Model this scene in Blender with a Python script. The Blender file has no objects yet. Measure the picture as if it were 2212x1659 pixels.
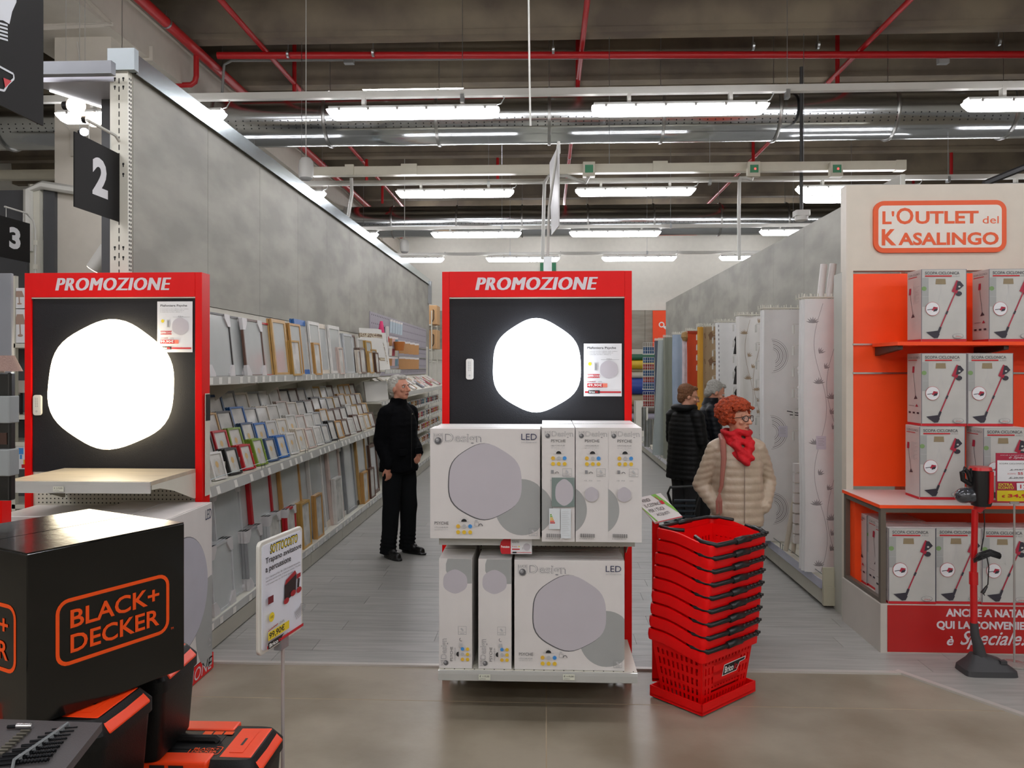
import bpy, bmesh, math, random
import numpy as np
from mathutils import Vector, Matrix
random.seed(7)
SC = bpy.context.scene
COL = SC.collection
PI = math.pi
# ---------------------------------------------------------------- camera
F = 1700.0; H = 1.74; A = math.atan(72/1700.0); HOR = 795.0
cam_d = bpy.data.cameras.new('camera'); cam = bpy.data.objects.new('camera', cam_d); COL.objects.link(cam)
cam_d.sensor_width = 36.0; cam_d.lens = 36.0*F/2212.0; cam_d.sensor_fit = 'HORIZONTAL'
cam_d.shift_y = -(829.5-HOR)/2212.0
cam.location = (0, 0, H); cam.rotation_euler = (PI/2, 0, A)
cam_d.clip_end = 100
SC.camera = cam
# ---------------------------------------------------------------- world and exposure
w = bpy.data.worlds.new('world'); SC.world = w; w.use_nodes = True
w.node_tree.nodes['Background'].inputs[0].default_value = (1.0, 0.95, 0.90, 1)
w.node_tree.nodes['Background'].inputs[1].default_value = 0.12
SC.view_settings.view_transform = 'Standard'; SC.view_settings.look = 'None'
SC.view_settings.gamma = 1.0; SC.view_settings.use_curve_mapping = False
SC.view_settings.exposure = 0.14
TUBE = 26.0          # radiance of the ceiling fittings
LAMP_A, LAMP_B = 5.5, 6.0
def area_lamp(name, loc, size, power, rot=(0, 0, 0), col=(1, .97, .92)):
    l = bpy.data.lights.new(name, 'AREA'); l.shape = 'RECTANGLE'; l.size, l.size_y = size; l.energy = power; l.color = col
    o = bpy.data.objects.new(name, l); COL.objects.link(o); o.location = loc; o.rotation_euler = rot
    return o

# ---------------------------------------------------------------- picture to place
ca, sa = math.cos(A), math.sin(A)
def at(px, py, Y):
    t = (px-1106)/F; X = Y*(t*ca-sa)/(ca+t*sa); zc = -X*sa+Y*ca
    return Vector((X, Y, H+(HOR-py)*zc/F))
def atx(px, py, X):
    t = (px-1106)/F; Y = X*(ca+t*sa)/(t*ca-sa); zc = -X*sa+Y*ca
    return Vector((X, Y, H+(HOR-py)*zc/F))
def atz(px, py, z=0.0):
    zc = (z-H)*F/(HOR-py); t = (px-1106)/F; xc = t*zc
    return Vector((xc*ca-zc*sa, xc*sa+zc*ca, z))

# ---------------------------------------------------------------- materials
def lin(h):
    if isinstance(h, str):
        h = h.lstrip('#'); c = [int(h[i:i+2], 16)/255 for i in (0, 2, 4)]
    else: c = h
    return tuple(x/12.92 if x <= .04045 else ((x+.055)/1.055)**2.4 for x in c)
MATS = {}
def M(name, col='#888888', rough=.5, metal=0, emit=0, noise=0, nscale=8, bump=0, bscale=60, coat=0, trans=0, alpha=1, spec=None, stretch=None, col2=None):
    if name in MATS: return MATS[name]
    m = bpy.data.materials.new(name); m.use_nodes = True; nt = m.node_tree; b = nt.nodes['Principled BSDF']
    c = lin(col)
    b.inputs['Base Color'].default_value = (*c, 1); b.inputs['Roughness'].default_value = rough
    b.inputs['Metallic'].default_value = metal
    if spec is not None: b.inputs['Specular IOR Level'].default_value = spec
    if coat: b.inputs['Coat Weight'].default_value = coat; b.inputs['Coat Roughness'].default_value = .06
    if trans: b.inputs['Transmission Weight'].default_value = trans
    if alpha < 1: b.inputs['Alpha'].default_value = alpha
    if emit:
        b.inputs['Emission Color'].default_value = (*c, 1); b.inputs['Emission Strength'].default_value = emit
    tc = nt.nodes.new('ShaderNodeTexCoord'); mp = nt.nodes.new('ShaderNodeMapping')
    nt.links.new(tc.outputs['Object'], mp.inputs[0])
    if stretch: mp.inputs['Scale'].default_value = stretch
    # every material carries at least a faint procedural variation
    n = nt.nodes.new('ShaderNodeTexNoise'); n.inputs['Scale'].default_value = nscale; n.inputs['Detail'].default_value = 6
    nt.links.new(mp.outputs[0], n.inputs['Vector'])
    if not emit:
        r = nt.nodes.new('ShaderNodeValToRGB'); a = noise if noise else .03
        if col2:
            c2 = lin(col2)
            r.color_ramp.elements[0].color = (*c, 1); r.color_ramp.elements[1].color = (*c2, 1)
            r.color_ramp.elements[0].position = .38; r.color_ramp.elements[1].position = .62
        else:
            r.color_ramp.elements[0].color = (*[x*(1-a) for x in c], 1); r.color_ramp.elements[1].color = (*[min(1, x*(1+a)) for x in c], 1)
            r.color_ramp.elements[0].position = .3; r.color_ramp.elements[1].position = .7
        nt.links.new(n.outputs['Fac'], r.inputs[0]); nt.links.new(r.outputs[0], b.inputs['Base Color'])
    if bump:
        n2 = nt.nodes.new('ShaderNodeTexNoise'); n2.inputs['Scale'].default_value = bscale; n2.inputs['Detail'].default_value = 4
        nt.links.new(mp.outputs[0], n2.inputs['Vector'])
        bp = nt.nodes.new('ShaderNodeBump'); bp.inputs['Strength'].default_value = bump; bp.inputs['Distance'].default_value = .02
        nt.links.new(n2.outputs['Fac'], bp.inputs['Height']); nt.links.new(bp.outputs[0], b.inputs['Normal'])
    MATS[name] = m; return m

# ---------------------------------------------------------------- geometry collector
class G:
    def __init__(s): s.v = []; s.f = []; s.m = []; s.T = None
    def add(s, vs, fs, mi=0):
        o = len(s.v)
        if s.T is not None: vs = [s.T @ Vector(p) for p in vs]
        s.v += [tuple(p) for p in vs]; s.f += [tuple(i+o for i in f) for f in fs]; s.m += [mi]*len(fs)
        return s
    def box(s, x0, x1, y0, y1, z0, z1, mi=0):
        vs = [(x, y, z) for z in (z0, z1) for y in (y0, y1) for x in (x0, x1)]
        return s.add(vs, [(0, 2, 3, 1), (4, 5, 7, 6), (0, 1, 5, 4), (2, 6, 7, 3), (0, 4, 6, 2), (1, 3, 7, 5)], mi)
    def cbox(s, c, d, mi=0): return s.box(c[0]-d[0]/2, c[0]+d[0]/2, c[1]-d[1]/2, c[1]+d[1]/2, c[2]-d[2]/2, c[2]+d[2]/2, mi)
    def rbox(s, x0, x1, y0, y1, z0, z1, r=.01, mi=0, n=3):   # box with rounded vertical edges
        pts = []
        for cx, cy, a0 in ((x1-r, y1-r, 0), (x0+r, y1-r, 90), (x0+r, y0+r, 180), (x1-r, y0+r, 270)):
            for k in range(n+1):
                a = math.radians(a0+90*k/n); pts.append((cx+r*math.cos(a), cy+r*math.sin(a)))
        return s.prism(pts, z0, z1, 'z', mi)
    def prism(s, pts, a, b, ax='z', mi=0):
        n = len(pts)
        def P(p, t): return {'z': (p[0], p[1], t), 'y': (p[0], t, p[1]), 'x': (t, p[0], p[1])}[ax]
        vs = [P(p, a) for p in pts]+[P(p, b) for p in pts]
        fs = [tuple(range(n))[::-1], tuple(range(n, 2*n))]+[(i, (i+1) % n, n+(i+1) % n, n+i) for i in range(n)]
        if ax == 'y': fs = [f[::-1] for f in fs]
        return s.add(vs, fs, mi)
    def tube(s, pts, r, n=8, mi=0, closed=False):
        pts = [Vector(p) for p in pts]; L = len(pts); rs = r if isinstance(r, (list, tuple)) else [r]*L
        vs = []; up = None
        for i, p in enumerate(pts):
            if closed: d = pts[(i+1) % L]-pts[i-1]
            else: d = (pts[min(i+1, L-1)]-pts[max(i-1, 0)])
            d.normalize()
            if up is None: up = Vector((0, 0, 1)) if abs(d.z) < .9 else Vector((1, 0, 0))
            u = (up-d*up.dot(d))
            if u.length < 1e-4: u = d.orthogonal()
            u.normalize(); up = u; w_ = d.cross(u)
            for k in range(n):
                a = 2*PI*k/n; vs.append(p+(u*math.cos(a)+w_*math.sin(a))*rs[i])
        fs = []
        for i in range(L if closed else L-1):
            j = (i+1) % L
            for k in range(n): fs.append((i*n+k, i*n+(k+1) % n, j*n+(k+1) % n, j*n+k))
        if not closed: fs += [tuple(range(n))[::-1], tuple(range((L-1)*n, L*n))]
        return s.add(vs, fs, mi)
    def lathe(s, prof, c=(0, 0, 0), n=20, ax='z', mi=0):
        vs = []
        for (r, t) in prof:
            for k in range(n):
                a = 2*PI*k/n; x, y = r*math.cos(a), r*math.sin(a)
                p = {'z': (x, y, t), 'y': (x, t, -y), 'x': (t, x, y)}[ax]
                vs.append((p[0]+c[0], p[1]+c[1], p[2]+c[2]))
        L = len(prof); fs = [(i*n+k, i*n+(k+1) % n, (i+1)*n+(k+1) % n, (i+1)*n+k) for i in range(L-1) for k in range(n)]
        fs += [tuple(range(n))[::-1], tuple(range((L-1)*n, L*n))]
        return s.add(vs, fs, mi)
    def ell(s, c, r, R=None, n=14, m=10, mi=0):
        vs = []; c = Vector(c)
        for i in range(1, m):
            t = PI*i/m
            for k in range(n):
                a = 2*PI*k/n; p = Vector((r[0]*math.sin(t)*math.cos(a), r[1]*math.sin(t)*math.sin(a), r[2]*math.cos(t)))
                if R is not None: p = R @ p
                vs.append(c+p)
        for q in (1, -1):
            p = Vector((0, 0, r[2]*q)); p = R @ p if R is not None else p; vs.append(c+p)
        fs = [((i*n+k), (i+1)*n+k, (i+1)*n+(k+1) % n, i*n+(k+1) % n) for i in range(m-2) for k in range(n)]
        T_, B_ = (m-1)*n, (m-1)*n+1
        fs += [(T_, k, (k+1) % n) for k in range(n)]+[(B_, (m-2)*n+(k+1) % n, (m-2)*n+k) for k in range(n)]
        return s.add(vs, fs, mi)
    def cap(s, p0, p1, r0, r1, n=12, mi=0):                  # tapered capsule
        p0, p1 = Vector(p0), Vector(p1); d = (p1-p0); L = d.length
        if L < 1e-5: return s.ell(p0, (r0,)*3, mi=mi)
        d.normalize(); pts = []; rs = []
        for k in range(4): a = PI/2*(k+.35)/4.35; pts.append(p0-d*r0*math.cos(a)); rs.append(r0*math.sin(a))
        pts += [p0, p1]; rs += [r0, r1]
        for k in range(3, -1, -1): a = PI/2*(k+.35)/4.35; pts.append(p1+d*r1*math.cos(a)); rs.append(r1*math.sin(a))
        return s.tube(pts, rs, n, mi)
    def loft(s, secs, n=24, mi=0):                           # (centre, rx, ry, yaw[, power]) sections, closed
        vs = []
        for sec in secs:
            c, rx, ry, yaw = sec[:4]; pw = sec[4] if len(sec) > 4 else 1.0
            for k in range(n):
                a = 2*PI*k/n; x = rx*math.copysign(abs(math.cos(a))**pw, math.cos(a)); y = ry*math.copysign(abs(math.sin(a))**pw, math.sin(a))
                vs.append((c[0]+x*math.cos(yaw)-y*math.sin(yaw), c[1]+x*math.sin(yaw)+y*math.cos(yaw), c[2]))
        L = len(secs); fs = [(i*n+k, i*n+(k+1) % n, (i+1)*n+(k+1) % n, (i+1)*n+k) for i in range(L-1) for k in range(n)]
        fs += [tuple(range(n))[::-1], tuple(range((L-1)*n, L*n))]
        return s.add(vs, fs, mi)
    def mesh(s, name='mesh', smooth=False):
        me = bpy.data.meshes.new(name); me.from_pydata(s.v, [], s.f)
        if any(s.m): me.polygons.foreach_set('material_index', s.m)
        if smooth: me.polygons.foreach_set('use_smooth', [True]*len(s.f))
        me.update(); return me

def mk(name, g, mats, parent=None, smooth=False, bevel=0, loc=None, rot=None):
    me = g if isinstance(g, bpy.types.Mesh) else g.mesh(name, smooth)
    if not isinstance(mats, (list, tuple)): mats = [mats]
    if len(me.materials) == 0:
        for m in mats: me.materials.append(m)
    o = bpy.data.objects.new(name, me); COL.objects.link(o)
    if parent is not None: o.parent = parent
    if loc is not None: o.location = loc
    if rot is not None: o.rotation_euler = rot
    if bevel:
        b = o.modifiers.new('bevel', 'BEVEL'); b.width = bevel; b.segments = 2; b.limit_method = 'ANGLE'; b.angle_limit = .6
    if smooth == 'auto':
        me.polygons.foreach_set('use_smooth', [True]*len(me.polygons)); me.set_sharp_from_angle(angle=.7)
    return o
def tag(o, label, cat, group=None, kind=None):
    if label: o['label'] = label
    if cat: o['category'] = cat
    if group: o['group'] = group
    if kind: o['kind'] = kind
    return o
def thing(name, label, cat, loc=(0, 0, 0), rotz=0, group=None, rot=None):
    o = bpy.data.objects.new(name, None); COL.objects.link(o); o.empty_display_size = .1
    o.location = loc; o.rotation_euler = rot if rot else (0, 0, rotz)
    return tag(o, label, cat, group)
def struct(name, g, mats, parent=None, **k):
    o = mk(name, g, mats, parent, **k)
    if parent is None: o['kind'] = 'structure'
    return o
def kids(o): return [c for c in o.children]
def dup(o, parent=None, loc=None, rot=None, label=None, group=None):
    c = o.copy(); COL.objects.link(c); c.parent = parent
    if loc is not None: c.location = loc
    if rot is not None: c.rotation_euler = rot
    if label: c['label'] = label
    if group: c['group'] = group
    for ch in list(o.children): dup(ch, c)
    return c

# ---------------------------------------------------------------- lettering and flat print
_txt = {}
def glyphs(s, bold=0, shear=0, spacing=1.0):
    k = (s, bold, shear, spacing)
    if k not in _txt:
        c = bpy.data.curves.new('t', 'FONT'); c.body = s; c.size = 1; c.offset = bold; c.shear = shear; c.space_character = spacing
        c.resolution_u = 3; c.fill_mode = 'FRONT' if hasattr(c, 'fill_mode') else 'BOTH'
        o = bpy.data.objects.new('t', c); COL.objects.link(o)
        dg = bpy.context.evaluated_depsgraph_get(); me = bpy.data.meshes.new_from_object(o.evaluated_get(dg))
        vs = [(v.co.x, v.co.y) for v in me.vertices]; fs = [tuple(p.vertices) for p in me.polygons]
        bpy.data.objects.remove(o); bpy.data.curves.remove(c); bpy.data.meshes.remove(me)
        xs = [v[0] for v in vs]; ys = [v[1] for v in vs]
        _txt[k] = (vs, fs, min(xs), max(xs), min(ys), max(ys))
    return _txt[k]
class Art:
    """flat print on a face: origin o, axes u (right) v (up) in metres; thin layers lift off along n"""
    def __init__(s, o, u, v, scale=(1, 1)):
        s.g = G(); s.o, s.u, s.v = Vector(o), Vector(u).normalized(), Vector(v).normalized(); s.n = s.u.cross(s.v)
        s.mats = []; s.lay = 0; s.sx, s.sy = scale; s.step = .0003
    def mi(s, m):
        if m not in s.mats: s.mats.append(m)
        return s.mats.index(m)
    def P(s, x, y): return s.o+s.u*(x*s.sx)+s.v*(y*s.sy)+s.n*(.0006+s.lay*s.step)
    def poly(s, pts, m):
        s.lay += 1; s.g.add([s.P(*p) for p in pts], [tuple(range(len(pts)))], s.mi(m)); return s
    def rect(s, x0, y0, x1, y1, m): return s.poly([(x0, y0), (x1, y0), (x1, y1), (x0, y1)], m)
    def disc(s, x, y, r, m, ry=None, n=28, a0=0, a1=2*PI, fn=None):
        ry = ry or r; full = abs(a1-a0-2*PI) < .01
        pts = []
        for k in range(n if full else n+1):
            a = a0+(a1-a0)*k/n; q = fn(a) if fn else 1
            pts.append((x+r*q*math.cos(a), y+ry*q*math.sin(a)))
        return s.poly(pts, m)
    def ring(s, pts, wd, m):                                   # closed outline
        s.lay += 1; n = len(pts); cx = sum(p[0] for p in pts)/n; cy = sum(p[1] for p in pts)/n
        inn = []
        for i in range(n):
            a, b, c = Vector(pts[i-1]), Vector(pts[i]), Vector(pts[(i+1) % n])
            d = (c-a).normalized(); nn = Vector((-d.y, d.x)); inn.append(b+nn*wd)
        vs = [s.P(*p) for p in pts]+[s.P(*p) for p in inn]
        s.g.add(vs, [(i, (i+1) % n, n+(i+1) % n, n+i) for i in range(n)], s.mi(m)); return s
    def line(s, pts, wd, m):
        s.lay += 1; mi = s.mi(m)
        for a, b in zip(pts[:-1], pts[1:]):
            a, b = Vector(a), Vector(b); d = (b-a)
            if d.length < 1e-6: continue
            d.normalize(); q = Vector((-d.y, d.x))*wd/2
            s.g.add([s.P(*(a-q)), s.P(*(b-q)), s.P(*(b+q)), s.P(*(a+q))], [(0, 1, 2, 3)], mi)
        return s
    def text(s, t, x0, y0, x1, y1, m, bold=0, shear=0, rot=0, spacing=1.0, fat=0):
        if 'M' in t: bold = 0
        if fat:
            for k in (-1, -.33, .33, 1): s.text(t, x0+(x1-x0)*fat*(k+1)/2, y0, x1-(x1-x0)*fat*(1-k)/2, y1, m, bold, shear, rot, spacing)
            return s
        """lettering fitted into the rectangle; rot 90 reads upwards, 180 is upside down"""
        vs, fs, a, b, c, d = glyphs(t, bold, shear, spacing); s.lay += 1; out = []
        for (x, y) in vs:
            p, q = (x-a)/(b-a), (y-c)/(d-c)
            if rot == 90: p, q = 1-q, p
            if rot == 180: p, q = 1-p, 1-q
            out.append(s.P(x0+(x1-x0)*p, y0+(y1-y0)*q))
        s.g.add(out, fs, s.mi(m)); return s
    def put(s, name, parent, **k): return mk(name, s.g, s.mats, parent, **k)
def rrect(x0, y0, x1, y1, r, n=5):
    pts = []
    for cx, cy, a0 in ((x1-r, y1-r, 0), (x0+r, y1-r, 90), (x0+r, y0+r, 180), (x1-r, y0+r, 270)):
        for k in range(n+1): a = math.radians(a0+90*k/n); pts.append((cx+r*math.cos(a), cy+r*math.sin(a)))
    return pts
def pebble(a, ph=0):   # slightly six-cornered outline of the lamp
    return 1+.022*math.cos(6*(a-PI/2)+ph)+.012*math.cos(3*a+1+ph)

# common materials
black_print = M('black_ink', '#1c1c1e', .6); white_print = M('white_ink', '#e9e9e6', .55); grey_print = M('grey_ink', '#8d8d8f', .6)
light_print = M('light_grey_ink', '#b9b9ba', .6); red_print = M('red_ink', '#c01824', .5); yellow_print = M('yellow_ink', '#e8cf2c', .5)
blue_print = M('blue_ink', '#3f8fd6', .55); navy_print = M('navy_ink', '#3a3f5c', .55); amber_print = M('amber_ink', '#e0b23c', .55)
green_print = M('green_ink', '#78b043', .55); orange_print = M('orange_ink', '#f0501a', .5); lilac_print = M('lamp_print', '#bdb8be', .5, noise=.03, nscale=4)
greengrey_print = M('grey_disc_print', '#a0a2a0', .5); shadow_print = M('dark_grey_ink', '#58585a', .6)
white_card = M('white_carton', '#d9d5d2', .42, bump=.02, bscale=40); shelf_white = M('shelf_enamel', '#cfcdc0', .35)
panel_beige = M('beige_back_panel', '#c9c6b8', .5); red_enamel = M('red_enamel', '#dc0606', .36, bump=.03, bscale=200, spec=.22)
black_board = M('black_hardboard', '#17171b', .62, bump=.25, bscale=300, spec=.35)
chrome = M('chrome', '#c9c9c9', .2, 1); galv = M('galvanised_steel', '#b9bdbf', .28, 1, noise=.12, nscale=6)
paper = M('paper', '#dfe0e2', .5); dark_plastic = M('black_plastic', '#0d0d0e', .4, bump=.05, bscale=300)
# ================================================================ SHELL
concrete = M('polished_concrete', '#9d9483', .36, noise=.3, nscale=1.6, bump=.03, bscale=30, col2='#837968')
lam = [M('grey_wood_laminate_%s' % n, c, .38, stretch=(1.2, 14, 1), nscale=2.2, bump=.02, bscale=8, col2=c2) for n, c, c2 in
       (('pale', '#a9a8a3', '#9b9a95'), ('mid', '#a5a49f', '#979691'), ('dark', '#a1a09b', '#93928d'))]
seamY = atz(1178, 1441).y
g = G(); g.box(-9, 9, -6, 30, -.2, -.004)
floor = struct('floor', g, concrete)
# laminate boards: real boards with joints where they can be told apart, one plain sheet beyond
proto = None; cells = []
y = seamY+.012; r = 0; BW = .19
while y < 8.6:
    x = -2.55-random.random()*1.1
    while x < 5.2:
        L = 1.28; x0, x1 = max(x, -2.5), min(x+L, 5.2)
        if x1-x0 > .05: cells.append((x0, x1, y))
        x += L
    y += BW; r += 1
yl = y
for i, (x0, x1, yy) in enumerate(cells):
    g = G(); g.box(x0+.0012, x1-.0012, yy+.0012, yy+BW-.0012, -.004, .004)
    mk('floor_board', g, lam[(i*7+i//5) % 3], floor)
g = G(); g.box(-9, 9, yl, 30, -.004, .0035); g.box(-9, -2.5, seamY, yl, -.004, .0035)
struct('laminate_sheet', g, lam[1], floor)
# laminate apron under the outlet display, with its slanting metal strip
a1 = atz(1936, 1450); a2 = atz(2212, 1546)
g = G(); dx, dy = (a2.x-a1.x), (a2.y-a1.y); b2 = (a1.x+dx*3, a1.y+dy*3)
g.prism([(a1.x, seamY+.012), (b2[0], b2[1]), (5.2, b2[1]), (5.2, seamY+.012)], -.004, .0045)
struct('laminate_apron', g, lam[0], floor)
edge = M('aluminium_edge_strip', '#c3bfb8', .4, .3)
g = G(); g.box(-2.5, a1.x+.01, seamY-.022, seamY+.012, -.004, .007)
q = Vector((-dy, dx)).normalized()*.018
g.prism([(a1.x-q.x, a1.y-q.y), (b2[0]-q.x, b2[1]-q.y), (b2[0]+q.x, b2[1]+q.y), (a1.x+q.x, a1.y+q.y)], -.004, .008)
struct('edge_strip', g, edge, floor)
g = G(); j = atz(1180, 1560).x; g.box(j-.003, j+.003, -6, seamY-.022, -.0041, -.0035); g.box(-9, 9, 4.10, 4.106, -.0041, -.0035)
struct('expansion_joint', g, M('joint_filler', '#a3947c', .8), floor)

ceil_m = M('raw_concrete', '#8b7f6b', .85, noise=.35, nscale=1.1, bump=.15, bscale=14, col2='#6e6357')
g = G(); g.box(-12, 12, -6, 30, 7.05, 7.25); ceiling = struct('ceiling', g, ceil_m)
ribY = [3.6, 5.7, 7.9, 9.86, 11.5]+[11.5+1.95*k for k in range(1, 8)]
for yy in ribY:
    g = G(); g.prism([(yy-.09, 5.9), (yy+.08, 5.9), (yy+.30, 7.06), (yy-.24, 7.06)], -12, 12, 'x')
    g.box(-12, 12, yy-.115, yy+.10, 5.885, 5.955)
    struct('rib', g, ceil_m, ceiling)
wallm = M('white_wall_paint', '#dcd9ce', .8, bump=.03, bscale=12)
g = G(); g.box(-12, 12, 24.8, 25.0, 0, 7.05); wall_back = struct('wall_back', g, wallm)
g = G(); g.box(-12.2, -12, -6, 25, 0, 7.05); struct('wall_left', g, wallm)
g = G(); g.box(12, 12.2, -6, 25, 0, 7.05); struct('wall_right', g, wallm)
g = G(); g.box(-12, 12, -6.2, -6, 0, 7.05); struct('wall_rear', g, wallm)
stone = M('concrete_effect_panel', '#9d9b90', .6, noise=.16, nscale=3.2, bump=.03, bscale=20, col2='#88867d', stretch=(1, .45, 1.1))
stone2 = M('banded_concrete_effect_panel', '#a09a8c', .6, stretch=(.6, 1, 3), nscale=1.8, col2='#8a8376')
for k in range(12):
    x0 = -6.2+k*1.33
    if 4.2 < x0+.6 < 5.6: continue
    g = G(); g.box(x0+.004, x0+1.326, 24.74, 24.8, 2.34, 3.55); mk('panel', g, stone2, wall_back)
    g = G(); g.box(x0+.004, x0+1.326, 24.74, 24.8, 2.0, 2.33); mk('panel', g, panel_beige, wall_back)
# orange aisle banner with a wrench pictogram
p0 = at(1410, 671, 24.7); p1 = at(1452, 800, 24.7)
orange_m = M('orange_panel', '#ff4a06', .5, bump=.04, bscale=150)
bn = thing('wall_banner', 'orange banner with white spanner symbol high on the back wall', 'banner', (p0.x, 24.7, p1.z))
g = G(); g.box(0, 1.4, -.03, .03, 0, p0.z-p1.z); mk('panel', g, orange_m, bn)
a = Art((0, -.03, 0), (1, 0, 0), (0, 0, 1)); hh = p0.z-p1.z
a.ring([(.27+.09*math.cos(t*PI/8), hh-.44+.09*math.sin(t*PI/8)) for t in range(16)], .035, white_print)
a.line([(.34, hh-.5), (.75, hh-.82)], .07, white_print); a.put('symbol', bn)

# ---------------------------------------------------------------- columns and concrete beam run on the left
wht = M('white_column_paint', '#c6c0b4', .75, bump=.02, bscale=10)
g = G(); g.box(-5.75, -4.62, -6, 24.7, 5.36, 5.80); g.box(-5.9, -4.58, -6, 24.7, 5.80, 5.90)
for yy in (9.0, 15.5, 22): g.box(-5.75, -4.58, yy, yy+.03, 5.33, 5.5)
struct('trim_1', g, wht)
cl = at(118, 300, 8.4); cr = at(240, 300, 8.4)
for k, yy in enumerate((8.4, 16.8)):
    c = thing('column', ['white square column rising beside the sign with number two', 'white square column far behind the shelving'][k], 'column', ((cl.x+cr.x)/2, yy+.3, 0))
    hw = (cr.x-cl.x)/2
    g = G(); g.box(-hw, hw, -.3, .3, 0, 5.36); mk('shaft', g, wht, c)
    if k == 0:
        g = G(); g.cbox((-.05, -.32, 4.75), (.05, .05, .16)); g.cbox((-.02, -.32, 4.2), (.20, .03, .30)); mk('junction_box', g, M('grey_plastic', '#b8b3a8', .5), c)
        g = G(); g.tube([(-.05, -.32, 4.83), (-.12, -.33, 4.95), (-.02, -.33, 5.1), (-.05, -.32, 5.3)], .006); g.tube([(-.09, -.32, 4.7), (-.2, -.33, 4.6), (-.18, -.33, 4.4), (-.1, -.32, 4.3)], .005)
        mk('cable', g, M('white_cable', '#c9c6c0', .5), c)
# ---------------------------------------------------------------- air ducts
duct_m = M('galvanised_duct', '#c4c8ca', .16, 1, noise=.10, nscale=2.0, bump=.06, bscale=2.4, stretch=(.5, 1, 1))
ringm = M('duct_band_steel', '#a9a9a6', .3, 1)
for k, (Y, z) in enumerate(((10.6, 5.12), (18.1, 5.12))):
    d = thing('air_duct', ['large round galvanised air duct nearest the camera under the ceiling', 'second round galvanised air duct farther back under the ceiling'][k], 'duct', (0, Y, z))
    g = G(); g.tube([(-12, 0, 0), (-6, 0, 0), (0, 0, 0), (6, 0, 0), (12, 0, 0)], .355, 56); mk('duct_pipe', g, duct_m, d, smooth=True)
    xr = at(713, 250, Y).x
    for i in range(-5, 8):
        x = xr+i*1.49
        if abs(x) > 11: continue
        g = G(); g.lathe([(.30, x-.02), (.372, x-.02), (.378, x), (.372, x+.02), (.30, x+.02)], n=40, ax='x'); mk('clamp_band', g, ringm, d, smooth='auto')
        g = G(); g.tube([(x, 0, .37), (x, 0, 1.9)], .005, 6); mk('hanger_rod', g, ringm, d)
    g = G()
    for row, ang in enumerate((198, 207, 214)):
        cy, cz = math.cos(math.radians(ang)), math.sin(math.radians(ang))
        for i in range(170):
            x = -8+i*.1
            c = Vector((x, .3565*cy, .3565*cz)); t = Vector((0, -cz, cy))
            vs = [c+Vector((1, 0, 0))*.009*math.cos(b)+t*.009*math.sin(b) for b in [PI*q/3 for q in range(6)]]
            g.add(vs, [tuple(range(6))])
    mk('perforations', g, black_board, d)['kind'] = 'stuff'
# ---------------------------------------------------------------- red sprinkler pipes
pipe_red = M('red_pipe_paint', '#b0161a', .4)
def pipe(lbl, pts, r, hangers=(), name='sprinkler_pipe', mat=None):
    t = thing(name, lbl, 'pipe', (0, 0, 0)); g = G(); g.tube(pts, r, 12); mk('pipe_run', g, mat or pipe_red, t, smooth='auto')
    for h in hangers:
        g = G(); g.tube([h, (h[0], h[1], 5.92)], .007, 6); mk('hanger_rod', g, galv, t)
        g = G(); g.lathe([(r*1.02, h[0]-.015), (r*1.12, h[0]-.015), (r*1.12, h[0]+.015), (r*1.02, h[0]+.015)], c=(0, h[1], h[2]), n=14, ax='x') if abs(pts[0][1]-pts[-1][1]) < 2 else g.lathe([(r*1.02, h[1]-.015), (r*1.12, h[1]-.015), (r*1.12, h[1]+.015), (r*1.02, h[1]+.015)], c=(h[0], 0, h[2]), n=14, ax='y'); mk('pipe_clip', g, galv, t)
    return t
yc = 9.98
L0 = at(470, 120, yc); zc = L0.z
pipe('thick red sprinkler main crossing the whole ceiling from side to side', [(L0.x, yc, zc), tuple(atz(2212, 118, zc)), tuple(atz(2500, 117.5, zc))], .045, [(x, yc, zc) for x in (-3.3, -2.2, .1, 2.6, 3.4, 5.6)])
def along(px0, px1lab, r, lbl, zz, hang=()):
    # pipe running in depth whose image passes px0 at the top edge of the frame
    Y0 = (zz-H)*F/(HOR-0); X = at(px0, 0, Y0).x
    return pipe(lbl, [(X, 2.5, zz), (X, 24, zz)], r, [(X, yy, zz) for yy in hang]), X
_, XA = along(323, 0, .062, 'thick red sprinkler main running away above the left partition wall', L0.z, (6.5, 9.0, 12.5, 15.5))
_, XB = along(488, 0, .034, 'thin red sprinkler branch left of the middle, running away from camera', L0.z+.075, (7.9, 11.5, 15.4))
_, XC = along(1269, 0, .034, 'thin red sprinkler branch near the middle, steeply foreshortened', L0.z+.075, (7.9, 11.5, 15.4))
_, XD = along(1982, 0, .034, 'thin red sprinkler branch at the right, running away from camera', L0.z+.075, (7.9, 11.5, 15.4))
Ye = atx(425, 100, XA-.02).y; pipe('red pipe elbow dropping beside the white concrete beam', [(XA-.02, Ye, L0.z-.02)]+[tuple(at(px, py, Ye)) for px, py in ((424, 120), (424, 165), (421, 177), (413, 183), (362, 185))], .034)
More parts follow.
